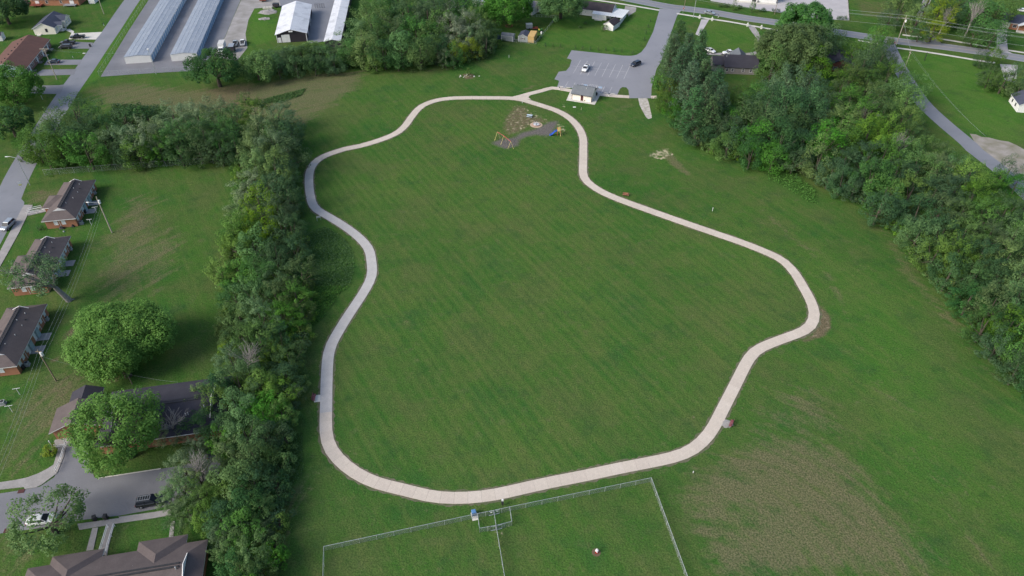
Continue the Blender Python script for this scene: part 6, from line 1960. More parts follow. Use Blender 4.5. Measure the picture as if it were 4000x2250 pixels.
rt = random.Random(21)
CW = {'green': 'mid green', 'dark': 'dark green', 'yellow': 'yellow green', 'pine': 'blue green', 'pale': 'pale green', 'olive': 'olive green', 'fresh': 'fresh green', 'bright': 'bright green', 'silver': 'silvery', 'lime': 'lime green', 'blossom': 'white flowering'}
SW = {'round': 'round crowned tree', 'maple': 'spiky crowned tree', 'feather': 'feathery tree', 'sparse': 'thin crowned tree', 'pine': 'tall pine', 'shrub': 'bushy shrub', 'column': 'upright bushy tree'}
SN = {'round': 'broadleaf_tree', 'maple': 'maple_tree', 'feather': 'feathery_tree', 'sparse': 'thin_tree', 'pine': 'pine_tree', 'shrub': 'shrub', 'column': 'upright_tree'}

def plant(p, Rr, Hh, style, color, label, group=None):
    var = rt.randrange(STY[style][2])
    cm, tm = parts_for(style, var, color)
    R0, H0 = DIM[style]
    t = thing(SN[style], label, 'shrub' if style == 'shrub' else 'tree', (p[0], p[1], 0), rt.uniform(0, 6.28), group)
    sx, sz = Rr / R0, Hh / H0
    inst('crown', cm, t, sc=(sx * rt.uniform(.92, 1.08), sx * rt.uniform(.92, 1.08), sz))
    inst('trunk', tm, t, sc=(sx, sx, sz))
    return t

def tree(x, y, rpx, style, color, label, group=None, H=None, w='o', hmax=13.5):
    zc = 6
    hv = rt.uniform(.80, 1.12) if style in ('round', 'maple', 'feather') and not H else 1.0
    for _ in range(3):
        p = G(w, x, y, zc)
        Rr = rpx / WIN[w][2] * depth(p) / FOC * (.94 if style != 'shrub' else 1)
        Hh = H or min(hmax, max(4.0, Rr * 2.25)) * hv
        if style == 'shrub':
            Hh = H or Rr * 1.5
        zc = Hh * .56
    return plant(p, Rr, Hh, style, color, label, group)

def grove(zone, group, lst, hmax=13.5):
    for e in lst:
        x, y, r, st, co = e[:5]
        tree(x, y, r, st, co, '%s %s %s' % (CW[co], SW[st], zone), group, e[5] if len(e) > 5 else None, hmax=hmax)

g_, d_, y_, p_, o_c = 'green', 'dark', 'yellow', 'pale', 'olive'
grove('in the upper hedgerow behind the thin fence', 'trees of the upper hedgerow', [
    (190, 284, 56, 'round', d_), (150, 324, 48, 'round', g_), (235, 324, 46, 'round', d_), (105, 369, 50, 'round', o_c), (150, 379, 40, 'round', y_), (70, 359, 34, 'round', g_), (215, 376, 46, 'maple', g_), (185, 354, 46, 'round', d_),
    (265, 364, 44, 'round', g_), (270, 324, 40, 'feather', d_), (320, 379, 42, 'round', d_), (310, 354, 44, 'feather', p_), (360, 349, 48, 'feather', p_), (345, 379, 40, 'round', g_), (400, 369, 42, 'feather', g_),
    (405, 339, 46, 'feather', p_), (440, 294, 50, 'feather', p_), (455, 344, 48, 'feather', g_), (450, 376, 40, 'round', d_), (500, 294, 50, 'feather', p_), (510, 344, 48, 'feather', d_), (500, 374, 40, 'round', d_),
    (550, 294, 48, 'feather', p_), (560, 339, 48, 'feather', g_), (550, 372, 42, 'feather', d_), (590, 304, 44, 'feather', g_), (590, 364, 40, 'round', d_), (130, 344, 40, 'round', g_), (85, 344, 30, 'maple', y_)], 12)
grove('standing low beside the brown mown strip', 'low thicket', [(340, 290, 44, 'shrub', d_), (310, 295, 34, 'shrub', d_), (375, 295, 34, 'shrub', d_), (618, 245, 20, 'shrub', g_), (400, 285, 26, 'shrub', g_)])
grove('in the hedgerow at the upper path bend', 'trees of the hedgerow at the bend', [
    (640, 290, 46, 'feather', g_), (690, 295, 48, 'feather', p_), (715, 330, 46, 'round', d_), (660, 330, 46, 'feather', p_), (640, 370, 44, 'maple', 'fresh'), (690, 375, 50, 'feather', p_), (725, 385, 46, 'round', d_),
    (645, 415, 44, 'maple', y_), (690, 425, 50, 'maple', g_), (718, 440, 40, 'feather', d_), (640, 460, 46, 'feather', p_), (690, 475, 48, 'feather', d_), (722, 488, 40, 'feather', d_), (742, 512, 26, 'feather', d_), (700, 340, 40, 'maple', 'fresh')], 14)
grove('in the hedgerow across from the brick houses', 'trees of the hedgerow across from the brick houses', [
    (655, 515, 46, 'maple', y_), (610, 530, 40, 'feather', p_), (700, 530, 46, 'feather', d_), (600, 575, 44, 'maple', 'fresh'), (655, 570, 50, 'maple', y_), (710, 570, 46, 'feather', d_), (732, 575, 38, 'feather', d_), (590, 620, 42, 'maple', g_),
    (640, 625, 48, 'maple', 'fresh'), (690, 630, 46, 'round', d_), (740, 625, 38, 'feather', d_), (555, 680, 36, 'maple', 'yellow'), (600, 690, 44, 'maple', y_), (650, 690, 48, 'round', g_), (700, 690, 48, 'feather', d_), (755, 685, 44, 'feather', o_c)], 13.5)
grove('in the middle of the long hedgerow', 'trees of the middle hedgerow', [
    (590, 750, 42, 'feather', d_), (640, 745, 48, 'maple', g_), (695, 745, 48, 'feather', o_c), (745, 745, 40, 'feather', g_), (600, 800, 46, 'maple', g_), (655, 800, 50, 'feather', p_), (710, 800, 46, 'feather', g_), (755, 785, 34, 'feather', o_c),
    (600, 850, 44, 'feather', d_), (650, 850, 50, 'feather', g_), (705, 850, 46, 'feather', d_), (580, 900, 40, 'feather', p_), (690, 895, 34, 'maple', 'fresh'), (650, 905, 40, 'feather', d_), (725, 900, 40, 'feather', d_), (720, 945, 38, 'round', d_)], 13)
grove('in the hedgerow opposite the maroon bench', 'trees of the lower hedgerow', [
    (600, 960, 52, 'maple', g_), (508, 1000, 38, 'maple', g_), (505, 1062, 42, 'round', d_), (492, 1118, 32, 'feather', p_), (655, 970, 50, 'round', g_), (700, 985, 42, 'maple', y_), (550, 975, 42, 'round', d_), (545, 1015, 42, 'maple', g_), (600, 1030, 52, 'round', g_), (660, 1035, 52, 'maple', g_), (710, 1040, 38, 'maple', 'fresh'),
    (565, 1075, 44, 'round', d_), (620, 1090, 54, 'maple', g_), (675, 1095, 44, 'round', d_), (585, 1140, 50, 'maple', g_), (640, 1150, 52, 'round', d_), (560, 1110, 40, 'maple', g_), (680, 1150, 32, 'round', d_)], 13)
grove('at the bottom end of the hedgerow', 'trees at the bottom of the hedgerow', [
    (595, 1205, 56, 'round', g_), (640, 1215, 46, 'feather', d_), (570, 1250, 44, 'round', g_), (620, 1265, 54, 'round', d_), (655, 1275, 36, 'feather', g_), (560, 1300, 48, 'round', d_), (610, 1330, 54, 'maple', g_), (655, 1335, 36, 'feather', d_),
    (580, 1375, 46, 'maple', g_), (630, 1390, 52, 'feather', g_), (600, 1440, 52, 'maple', d_), (655, 1440, 40, 'feather', d_), (620, 1500, 54, 'maple', g_), (560, 1350, 36, 'round', d_)], 13)
grove('spreading over the lower street', 'pale trees over the lower street', [
    (460, 1175, 44, 'feather', p_), (500, 1200, 46, 'feather', p_), (455, 1225, 46, 'feather', p_), (505, 1250, 50, 'feather', o_c), (470, 1285, 46, 'feather', o_c), (515, 1300, 38, 'round', g_), (420, 1095, 30, 'feather', p_), (425, 1260, 30, 'feather', p_)], 11)
# single trees with a look of their own
for e in ((270, 850, 62, 'round', g_), (330, 830, 66, 'round', g_), (300, 910, 62, 'round', g_), (225, 860, 54, 'round', g_), (375, 870, 52, 'round', g_), (290, 800, 40, 'round', g_)):
    pass
def big_crown(label, x, y, rpx, H, color, seed, style='round', w='o', n=230, lob=(.11, .17), flat=1.0, name='broadleaf_tree', base=None, per=50, size=.40, bark='bark', low=.10):
    rg = np.random.default_rng(seed)
    p = G(w, x, y, H * .6)
    Rr = rpx / WIN[w][2] * depth(p) / FOC
    b = Vector((p.x, p.y, 0)) if base is None else base
    off = np.array((p.x - b.x, p.y - b.y, 0))
    zc, rv = H * .58, H * .42 * flat
    L, mb = [], MB()
    mb.tube((0, 0, -.1), off * .25 + np.array((0, 0, H * .28)), Rr * .075 + .1, Rr * .06 + .05, 8)
    k = 0
    ph = rg.uniform(0, 6.28, 4)
    while k < n:
        u = nrm(rg.normal(size=3))
        if u[2] < -.62:
            continue
        az = math.atan2(u[1], u[0])
        env = 1 + .10 * math.sin(3 * az + ph[0]) + .08 * math.sin(5 * az + ph[1]) + .06 * math.sin(7 * u[2] + ph[2])
        rad = env * rg.uniform(.5, 1.0) ** .45
        c = off + np.array((u[0] * Rr * rad, u[1] * Rr * rad, zc + u[2] * rv * rad))
        c[2] = max(c[2], H * low)
        out = np.array((u[0], u[1], u[2] * .6 + .4))
        s0, s1 = rg.uniform(*lob), rg.uniform(*lob)
        if style == 'maple':
            L.append((c, out + np.array((0, 0, .5)), Rr * s0 * 1.7, Rr * s1 * .8, float(np.clip(rg.normal(.45, .22), 0, 1))))
        else:
            L.append((c, out, Rr * s0, Rr * s1, float(np.clip(rg.normal(.45, .22), 0, 1))))
        if k % 14 == 0:
            a = off * .25 + np.array((0, 0, H * .27))
            m_ = (a + c) / 2 + np.array((0, 0, -.3))
            mb.tube(a, m_, .22, .13, 6, cap=False); mb.tube(m_, c, .13, .03, 5, cap=False)
        k += 1
    V, T = leaf_cloud(rg, L, per, size)
    t = thing(name, label, 'tree', b)
    inst('crown', leaf_mesh('crown', V, T, LM[color]), t)
    mb.build('trunk', M[bark], t)
    return t
big_crown('wide round crowned tree standing alone on the lawn by the brick houses', 298, 845, 110, 10.8, 'bright', 3, n=330, lob=(.15, .22), base=G('c02', 1290, 905))
big_crown('bright green maple in front of the dark gabled house', 288, 1082, 99, 12.5, 'bright', 4, 'maple', n=230, lob=(.13, .20), base=G('o', 330, 1150), name='maple_tree')
big_crown('ragged tree over the white car on the lower street', 112, 1302, 88, 8.0, 'green', 5, n=120, lob=(.12, .19), per=58, size=.34, name='feathery_tree', low=.25)
big_crown('dark grey green tree at the corner below the storage yard', 540, 168, 66, 12.5, 'dark', 6, n=170, lob=(.10, .16), size=.5)
big_crown('yellow green tree right of the grey green corner tree', 645, 165, 52, 9.0, 'yellow', 7, n=110, lob=(.14, .2), size=.5)
big_crown('broad tree at the left edge below the duplex', 20, 215, 74, 12, 'green', 8, n=150, lob=(.13, .19), size=.5)
big_crown('dark bushy tree at the left edge under the broad tree', 22, 305, 52, 9, 'dark', 9, n=110, lob=(.14, .2), size=.5)
big_crown('dark tree in the top left corner', 5, 18, 52, 12, 'dark', 10, n=110, lob=(.14, .2), size=.6)
big_crown('big shade tree above the grey sheds', 1275, 14, 62, 14, 'green', 11, n=150, lob=(.12, .18), size=.6, base=G('d3', 580, 462), low=.34)
big_crown('big shade tree left of the black roofed white house', 1410, 8, 56, 15, 'green', 12, n=150, lob=(.12, .18), size=.6, base=G('d3', 1595, 372), low=.30)
big_crown('massive broadleaf tree right of the charcoal roofed house', 2003, 118, 82, 17, 'green', 13, n=230, lob=(.11, .17), size=.65)
big_crown('tall twin crowned tree beside the main road', 2030, 52, 62, 14, 'green', 14, n=150, lob=(.13, .19), size=.65)
# leaning sparse tree by the second brick house
lb = G('c02', 700, 140)
rg = np.random.default_rng(15)
t = thing('leaning_tree', 'leaning tree with thick grey trunk and thin pale crown by the second brick house', 'tree', lb)
cc = G('o', 68, 668, 11.0) - lb
mb = MB()
fork = np.array((cc.x * .32, cc.y * .32, 4.2))
mb.tube((0, 0, -.15), fork, .75, .5, 9)
mb.tube((0, 0, .1), (.9, .5, 0), .35, .15, 6)
L = []
for k in range(9):
    a = 6.283 * k / 9 + .3
    tip = np.array((cc.x * rg.uniform(.6, 1.25), cc.y * rg.uniform(.6, 1.25), rg.uniform(8, 13))) + np.array((math.cos(a) * 4.8, math.sin(a) * 4.6, 0))
    mid = fork * .5 + tip * .5 + np.array((0, 0, rg.uniform(-.2, .8)))
    mb.tube(fork, mid, .27, .16, 7, cap=False); mb.tube(mid, tip, .16, .04, 6, cap=False)
    for j in range(13):
        s = rg.uniform(.3, 1.15)
        q = mid * (1 - s) + tip * s + rg.normal(size=3) * 1.0
        mb.tube(mid * (1 - s * .8) + tip * s * .8, q, .05, .02, 4, cap=False)
        L.append((q, (math.cos(a), math.sin(a), .4), rg.uniform(.7, 1.3), rg.uniform(.5, .9), float(np.clip(rg.normal(.5, .2), 0, 1))))
V, T = leaf_cloud(rg, L, 95, .32)
inst('crown', leaf_mesh('crown', V, T, LM['pale']), t)
mb.build('trunk', M['bark_grey'], t)

def bare_tree(label, p, H, spread, seed, m='bark_dead', name='bare_tree', lean=(0, 0)):
    rg = random.Random(seed)
    mb = MB()
    def grow(a, d, L, r, dep):
        b = a + d * L
        mb.tube(a, b, r, r * .62, 5 if dep < 2 else 4, cap=False)
        if dep == 5:
            return
        for k in range((5, 3, 3, 2, 2)[dep]):
            nd = (d + Vector((rg.uniform(-1, 1), rg.uniform(-1, 1), rg.uniform(-.25, .5))) * spread).normalized()
            grow(a.lerp(b, rg.uniform(.55, 1.0)), nd, L * rg.uniform(.62, .88), r * .58, dep + 1)
    grow(Vector((0, 0, -.1)), Vector((lean[0], lean[1], 1)).normalized(), H * .30, H * .02 + .05, 0)
    t = thing(name, label, 'tree', p)
    mb.build('trunk', M[m], t)
    return t
bare_tree('pale bare tree in front of the long dark roof', G('o', 447, 1102), 9.5, .75, 31)
bare_tree('second pale bare tree left of the taller one before the dark roof', G('o', 418, 1105), 7.0, .75, 32)
bare_tree('grey leafless crown in the middle of the hedgerow', G('o', 633, 955), 11.5, .55, 33, 'bark_dead')
bare_tree('leafless branches at the end of the lower street', G('o', 520, 1225), 9.5, .6, 34)
bare_tree('bare white limbed tree beside the far concrete drive', G('d5', 1375, 748), 17, .42, 35, 'bark_dead', lean=(.25, .3))
bare_tree('short dead tree with broken stems by the gravel drive', G('d5', 860, 690), 12, .35, 36, 'bark_dead', lean=(.15, .1))
bare_tree('thin bare trunk inside the right hand woods', G('c30', 930, 1310), 12, .4, 37, 'bark_grey')
bare_tree('pale dead trunk at the front of the right hand woods', G('c31', 1180, 270), 13, .35, 38, 'bark_grey', lean=(.1, 0))

grove('in the hedge in front of the black barn', 'hedge trees before the barn', [
    (690, 142, 36, 'round', d_), (715, 150, 36, 'round', d_), (735, 138, 36, 'column', g_, 8), (760, 140, 36, 'round', d_), (785, 128, 34, 'column', g_, 9), (805, 140, 36, 'round', d_), (830, 138, 38, 'round', g_), (860, 132, 38, 'feather', p_), (885, 128, 38, 'round', g_), (745, 165, 26, 'round', d_), (700, 168, 24, 'round', d_), (790, 162, 26, 'round', d_), (840, 160, 26, 'round', d_)], 9)
grove('in the wood beside the long shed', 'trees of the middle wood', [
    (905, 90, 46, 'feather', p_), (925, 125, 40, 'round', g_), (935, 50, 50, 'maple', g_), (950, 90, 48, 'round', d_), (980, 30, 52, 'maple', d_), (990, 80, 54, 'maple', d_), (965, 130, 40, 'round', d_), (1010, 120, 44, 'round', g_),
    (1030, 35, 54, 'maple', d_), (1045, 80, 48, 'maple', g_), (1055, 125, 42, 'round', g_), (1085, 90, 40, 'maple', 'yellow'), (1075, 40, 46, 'maple', d_), (1105, 65, 40, 'maple', y_), (1100, 120, 38, 'round', d_), (1135, 70, 42, 'feather', 'silver'),
    (1130, 25, 44, 'round', d_), (1150, 95, 40, 'feather', 'silver'), (1140, 140, 26, 'round', d_), (1170, 30, 46, 'maple', g_), (1178, 65, 40, 'feather', 'silver'), (1200, 55, 38, 'maple', g_), (1192, 95, 36, 'feather', p_), (1215, 80, 36, 'feather', d_),
    (1150, 128, 28, 'round', 'lime'), (1187, 122, 24, 'round', 'lime'), (1222, 105, 30, 'feather', d_), (1120, 145, 22, 'feather', p_), (1060, 150, 24, 'round', g_), (1000, 152, 26, 'round', d_), (945, 155, 24, 'round', g_), (1090, -5, 44, 'round', d_), (1010, -10, 44, 'round', d_), (1150, -8, 40, 'round', d_), (905, 140, 26, 'round', g_)], 15)
grove('in the stand beside the car park', 'pines beside the car park', [
    (1706, 105, 40, 'pine', 'pine', 19), (1690, 135, 42, 'pine', 'pine', 18), (1728, 140, 44, 'pine', 'pine', 20), (1712, 175, 46, 'pine', 'pine', 19), (1750, 170, 46, 'pine', 'pine', 20), (1770, 205, 46, 'pine', 'pine', 19), (1735, 215, 48, 'pine', 'pine', 20),
    (1775, 250, 46, 'pine', 'pine', 18), (1745, 275, 48, 'pine', 'pine', 18), (1800, 225, 44, 'pine', 'pine', 18), (1790, 290, 44, 'pine', 'pine', 16), (1810, 265, 44, 'pine', 'pine', 17), (1760, 130, 40, 'pine', 'pine', 18)])
grove('at the foot of the tall pines', 'low trees below the pines', [(1685, 225, 30, 'round', o_c, 7), (1680, 255, 32, 'round', o_c, 7), (1695, 270, 28, 'round', g_, 6), (1715, 300, 34, 'round', d_, 7), (1750, 330, 34, 'round', d_, 8), (1662, 205, 22, 'shrub', g_)])
grove('in the wood nearest the main road', 'trees of the upper right wood', [
    (1935, 120, 40, 'round', g_), (1945, 165, 44, 'round', g_), (2050, 165, 46, 'round', g_), (2075, 105, 46, 'round', g_), (2090, 85, 30, 'round', d_), (2148, 168, 36, 'round', d_), (2150, 130, 32, 'feather', y_), (2185, 125, 38, 'round', g_),
    (2205, 100, 32, 'round', g_), (2225, 90, 28, 'round', y_), (2175, 165, 42, 'round', d_), (2215, 150, 40, 'round', d_), (2140, 195, 42, 'feather', o_c), (2185, 205, 44, 'feather', o_c), (2230, 195, 42, 'feather', o_c), (2265, 190, 40, 'round', 'fresh'), (2295, 215, 36, 'round', 'fresh'), (2120, 205, 34, 'round', g_),
    (1862, 238, 36, 'round', 'fresh'), (1908, 236, 36, 'round', 'fresh'), (1950, 228, 42, 'maple', 'pine'), (1985, 215, 50, 'maple', 'pine'), (2030, 215, 44, 'maple', 'pine'), (2060, 240, 40, 'feather', 'pine'), (1885, 262, 42, 'round', g_)], 14)
grove('in the thick of the right hand woods', 'trees of the right hand woods', [
    (1930, 260, 50, 'maple', 'pine'), (1980, 265, 52, 'maple', 'pine'), (2030, 270, 50, 'maple', 'pine'), (2085, 265, 46, 'feather', d_), (2110, 235, 40, 'feather', o_c), (2140, 260, 48, 'maple', g_), (2190, 245, 46, 'feather', o_c), (2240, 240, 44, 'round', 'fresh'), (2285, 260, 42, 'maple', 'fresh'), (1840, 300, 48, 'round', g_),
    (1890, 300, 50, 'round', d_), (1945, 310, 50, 'maple', 'pine'), (2000, 315, 52, 'round', d_), (2060, 310, 48, 'round', d_), (2115, 305, 50, 'feather', g_), (2170, 295, 50, 'feather', g_), (2225, 290, 48, 'feather', d_), (2270, 300, 46, 'feather', g_),
    (1860, 345, 46, 'round', d_), (1910, 350, 48, 'round', g_), (1965, 355, 50, 'maple', d_), (2020, 360, 48, 'round', d_), (2075, 355, 48, 'round', g_), (2130, 350, 50, 'round', g_), (2185, 340, 48, 'maple', 'fresh'), (2235, 340, 44, 'maple', 'fresh'), (1835, 330, 40, 'round', d_), (2290, 335, 40, 'feather', d_)], 14)
grove('along the front of the right woods', 'front trees of the right hand woods', [
    (1800, 335, 38, 'round', d_), (1830, 365, 36, 'round', g_), (1890, 385, 36, 'round', d_), (1945, 395, 40, 'round', g_), (2000, 400, 40, 'round', d_), (2060, 400, 44, 'round', g_), (2090, 435, 40, 'maple', 'pine'), (2120, 455, 36, 'maple', 'pine'), (2130, 405, 46, 'feather', d_), (2180, 400, 46, 'feather', d_), (2225, 395, 46, 'maple', g_), (2150, 475, 34, 'round', d_)], 12)
grove('in the woods beside the right road', 'woods by the side road', [
    (2270, 385, 46, 'maple', 'fresh'), (2320, 380, 42, 'maple', 'fresh'), (2370, 390, 40, 'feather', g_), (2260, 430, 48, 'feather', d_), (2310, 430, 48, 'maple', g_), (2360, 430, 46, 'feather', p_), (2405, 425, 44, 'maple', g_), (2440, 440, 42, 'maple', 'fresh'), (2195, 450, 46, 'maple', g_), (2230, 480, 46, 'maple', g_),
    (2290, 480, 48, 'feather', g_), (2350, 480, 48, 'feather', d_), (2400, 480, 46, 'feather', d_), (2450, 490, 44, 'feather', g_), (2215, 520, 42, 'maple', d_), (2540, 425, 30, 'round', d_), (2515, 450, 30, 'maple', 'fresh'), (2560, 460, 30, 'round', g_)], 13)
grove('in the woods down the right edge', 'woods down the right edge', [
    (2260, 535, 46, 'feather', d_), (2310, 535, 48, 'maple', d_), (2370, 530, 48, 'feather', d_), (2420, 535, 46, 'feather', g_), (2480, 540, 46, 'feather', g_), (2530, 530, 44, 'feather', d_), (2575, 520, 44, 'maple', g_), (2310, 590, 48, 'maple', g_), (2370, 585, 50, 'feather', d_), (2430, 590, 48, 'feather', g_), (2490, 595, 48, 'feather', d_), (2550, 590, 46, 'maple', 'fresh'), (2600, 580, 46, 'maple', g_),
    (2350, 640, 48, 'maple', g_), (2410, 640, 50, 'maple', g_), (2470, 650, 50, 'feather', d_), (2530, 650, 50, 'feather', g_), (2590, 640, 48, 'feather', d_), (2390, 690, 48, 'maple', d_), (2450, 700, 50, 'feather', g_), (2510, 705, 50, 'feather', d_), (2575, 700, 50, 'maple', g_), (2440, 755, 48, 'feather', d_), (2500, 765, 50, 'maple', g_), (2560, 760, 50, 'maple', g_), (2480, 815, 48, 'feather', d_), (2540, 820, 50, 'maple', g_), (2595, 815, 50, 'feather', d_), (2510, 870, 46, 'maple', d_), (2570, 880, 50, 'maple', g_), (2560, 930, 44, 'feather', d_), (2610, 945, 46, 'maple', d_)], 14)
grove('across the main road at upper right', 'trees across the main road', [
    (2270, 15, 36, 'maple', 'yellow', 12), (2240, 45, 30, 'round', d_), (2310, 40, 32, 'feather', 'yellow', 12), (2365, 30, 40, 'feather', 'lime', 14), (2350, 75, 30, 'feather', 'lime', 9), (2315, 80, 26, 'round', d_), (2400, 30, 34, 'feather', o_c), (2440, 35, 42, 'round', d_, 12), (2480, 40, 50, 'round', g_, 14), (2510, 20, 46, 'round', g_, 14), (2455, 85, 34, 'round', d_, 9), (2500, 85, 40, 'round', g_, 11), (2270, -10, 40, 'round', d_), (2340, -10, 40, 'round', d_), (2420, -5, 44, 'round', d_)])
grove('in the clump at the meadow edge', 'clump at the meadow edge', [(2470, 148, 20, 'round', d_), (2503, 142, 22, 'round', g_), (2492, 190, 30, 'feather', d_), (2525, 205, 36, 'feather', o_c, 8), (2555, 190, 34, 'feather', p_, 9), (2565, 225, 28, 'round', g_)])
grove('at the top of the middle wood', 'trees at the top middle', [(1225, 5, 34, 'round', g_), (1165, -25, 40, 'round', d_)])
tree(1352, 18, 15, 'round', 'blossom', 'white flowering tree at the corner of the white cottage', H=4.5)
tree(1315, 30, 11, 'shrub', 'blossom', 'white flowering shrub by the wall of the white cottage')
big_crown('round clipped yellow shrub beside the white handrail', 125, 1132, 17, 2.0, 'lime', 19, n=110, lob=(.2, .3), per=90, size=.2, name='clipped_shrub', low=.15)
tree(690, 520, 75, 'shrub', 'green', 'bush against the small white outbuilding', w='h1')
tree(222, 508, 34, 'shrub', 'green', 'small bush alone on the lawn of the black roofed house', w='h1')
tree(325, 428, 38, 'shrub', 'dark', 'low dark plant on the lawn near the white sunroom', w='h1')
for lab, w, x, y, r_ in (('small dark bush at the far door of the duplex', 'd1', 1010, 1020, 50), ('small dark bush at the middle door of the duplex', 'd1', 850, 1220, 48), ('small dark bush at the near door of the duplex', 'd1', 700, 1410, 48), ('dark bush left of the first brick house front', 'd8', 800, 1085, 70), ('low bush at the left end of the long low grey shed', 'd3', 440, 800, 45)):
    tree(x, y, r_, 'shrub', 'dark', lab, w=w)
for lab, w, x, y in (('small round street tree left of the two in front of the white hall', 'd4', 1392, 75), ('small round street tree right of the two in front of the white hall', 'd4', 1757, 120)):
    tree(x, y, 62, 'round', 'green', lab, 'street trees before the white hall', 5.5, w)
# the little conifer and the young arborvitae
def cone_tree(label, p, Rr, Hh, color, group=None, seed=1, name='conifer'):
    key = ('cone', color)
    if key not in CROWN:
        rg = np.random.default_rng(5)
        L = []
        for i in range(46):
            z = rg.uniform(.05, 1.0)
            a = rg.uniform(0, 6.28)
            r = .5 * (1 - z) ** .8 + .03
            d = np.array((math.cos(a), math.sin(a), .5))
            L.append((np.array((d[0] * r * .8, d[1] * r * .8, z * .95)), d, .12, .09, rg.uniform(.1, .9)))
        V, T = leaf_cloud(rg, L, 900, .10)
        CROWN[key] = leaf_mesh('crown', V, T, LM[color])
        TRUNK[key] = MB().tube((0, 0, -.02), (0, 0, .6), .05, .02, 5).mesh('trunk', M['bark'])
    t = thing(name, label, 'tree', p, rt.uniform(0, 6), group)
    inst('crown', CROWN[key], t, sc=(Rr * 2, Rr * 2, Hh))
    inst('trunk', TRUNK[key], t, sc=(Rr * 2, Rr * 2, Hh))
cone_tree('little brownish conifer alone in the lawn inside a ring of stones', G('c10', 2138, 765), 1.45, 3.4, 'olive')
for w, pts, lab in (('d3', ((1290, 935), (1440, 946), (1593, 953), (1888, 986), (2040, 997), (2193, 1010), (2352, 1020), (2503, 1028)), 'young arborvitae in the row along the top of the car park'),
                    ('c20', ((1023, 520), (1103, 527)), 'young arborvitae in the row along the top of the car park'),
                    ('c20', ((1299, 470), (1330, 405), (1348, 345), (1370, 278), (1390, 222), (1213, 548)), 'young dark shrub in the row beside the car park driveway')):
    for x, y in pts:
        cone_tree(lab, G(w, x, y), .55, 1.7, 'dark', 'row of young arborvitae' if 'top' in lab else 'row of shrubs by the driveway', name='young_arborvitae')
# clipped dark hedge blocks across the road
def hedge(label, w, x0, x1, ytop, ybot, group='clipped hedge blocks'):
    a, b = G(w, x0, ybot), G(w, x1, ybot)
    L_ = (b - a).length
    rz = math.atan2((b - a).y, (b - a).x)
    rg = np.random.default_rng(int(x0))
    lob = []
    for i in range(int(L_ * 7)):
        lob.append((np.array((rg.uniform(.3, L_ - .3), rg.uniform(.3, 1.8), rg.uniform(.3, 1.5))), (0, 0, 1), .5, .45, rg.uniform(.0, .6)))
    V, T = leaf_cloud(rg, lob, 90, .3, under=-.9)
    t = thing('hedge_block', label, 'hedge', a, rz, group)
    inst('foliage', leaf_mesh('foliage', V, T, LM['dark']), t)
for lab, w, x0, x1, yt, yb in (('long clipped hedge left of the white hall walk', 'd4', 1065, 1305, 100, 165), ('short clipped hedge between the two street trees', 'd4', 1430, 1545, 115, 190), ('clipped hedge right of the street trees', 'd4', 1880, 2045, 165, 255),
                               ('clipped hedge behind the brown pole', 'd4', 2140, 2325, 175, 272), ('small hedge clump at the foot of the concrete lot', 'c30', 540, 607, 130, 187), ('clipped hedge at the right corner of the concrete lot', 'c30', 690, 803, 155, 205)):
    hedge(lab, w, x0, x1, yt, yb)
# ------------------------------------------------------------------ undergrowth
rs = random.Random(5)
def pts_in(poly, n):
    P = [(p[0], p[1]) for p in poly]
    xs, ys = [p[0] for p in P], [p[1] for p in P]
    ar = np.array(P)
    out = []
    while len(out) < n:
        X = np.array([rs.uniform(min(xs), max(xs)) for _ in range(60)])
        Y = np.array([rs.uniform(min(ys), max(ys)) for _ in range(60)])
        d = inside_dist(X, Y, ar)
        out += [(x, y) for x, y, k in zip(X, Y, d) if k > 0]
    return out[:n]
for poly, n, lab, grp in ((GP('o', 60, 405, 250, 420, 590, 405, 600, 340, 300, 345, 80, 360), 12, 'low shrub at the foot of the upper hedgerow', 'shrubs under the upper hedgerow'),
                          (GP('o', 600, 420, 755, 420, 770, 560, 760, 700, 770, 800, 740, 980, 715, 1100, 690, 1250, 680, 1449, 600, 1449, 560, 1300, 590, 1000, 600, 700), 70, 'low shrub under the long hedgerow left of the path', 'shrubs under the long hedgerow'),
                          (GP('o', 680, 175, 900, 170, 1200, 165, 1235, 130, 1100, 130, 700, 150), 12, 'low shrub at the foot of the barn hedge and middle wood', 'shrubs under the middle wood'),
                          (GP('o', 1690, 290, 1760, 350, 1900, 405, 2060, 440, 2160, 500, 2270, 590, 2400, 770, 2500, 920, 2560, 900, 2420, 690, 2280, 500, 2100, 400, 1850, 330), 22, 'low shrub along the edge of the right hand woods', 'shrubs along the right hand woods')):
    for x, y in pts_in(poly, n):
        r = rs.uniform(1.4, 2.6)
        c = rs.choice(('green', 'dark', 'dark', 'green', 'olive', 'yellow') if 'barn' not in lab else ('green', 'dark', 'green'))
        plant((x, y, 0), r, r * rs.uniform(1.2, 1.8), 'shrub', c, CW[c] + ' ' + lab, grp)
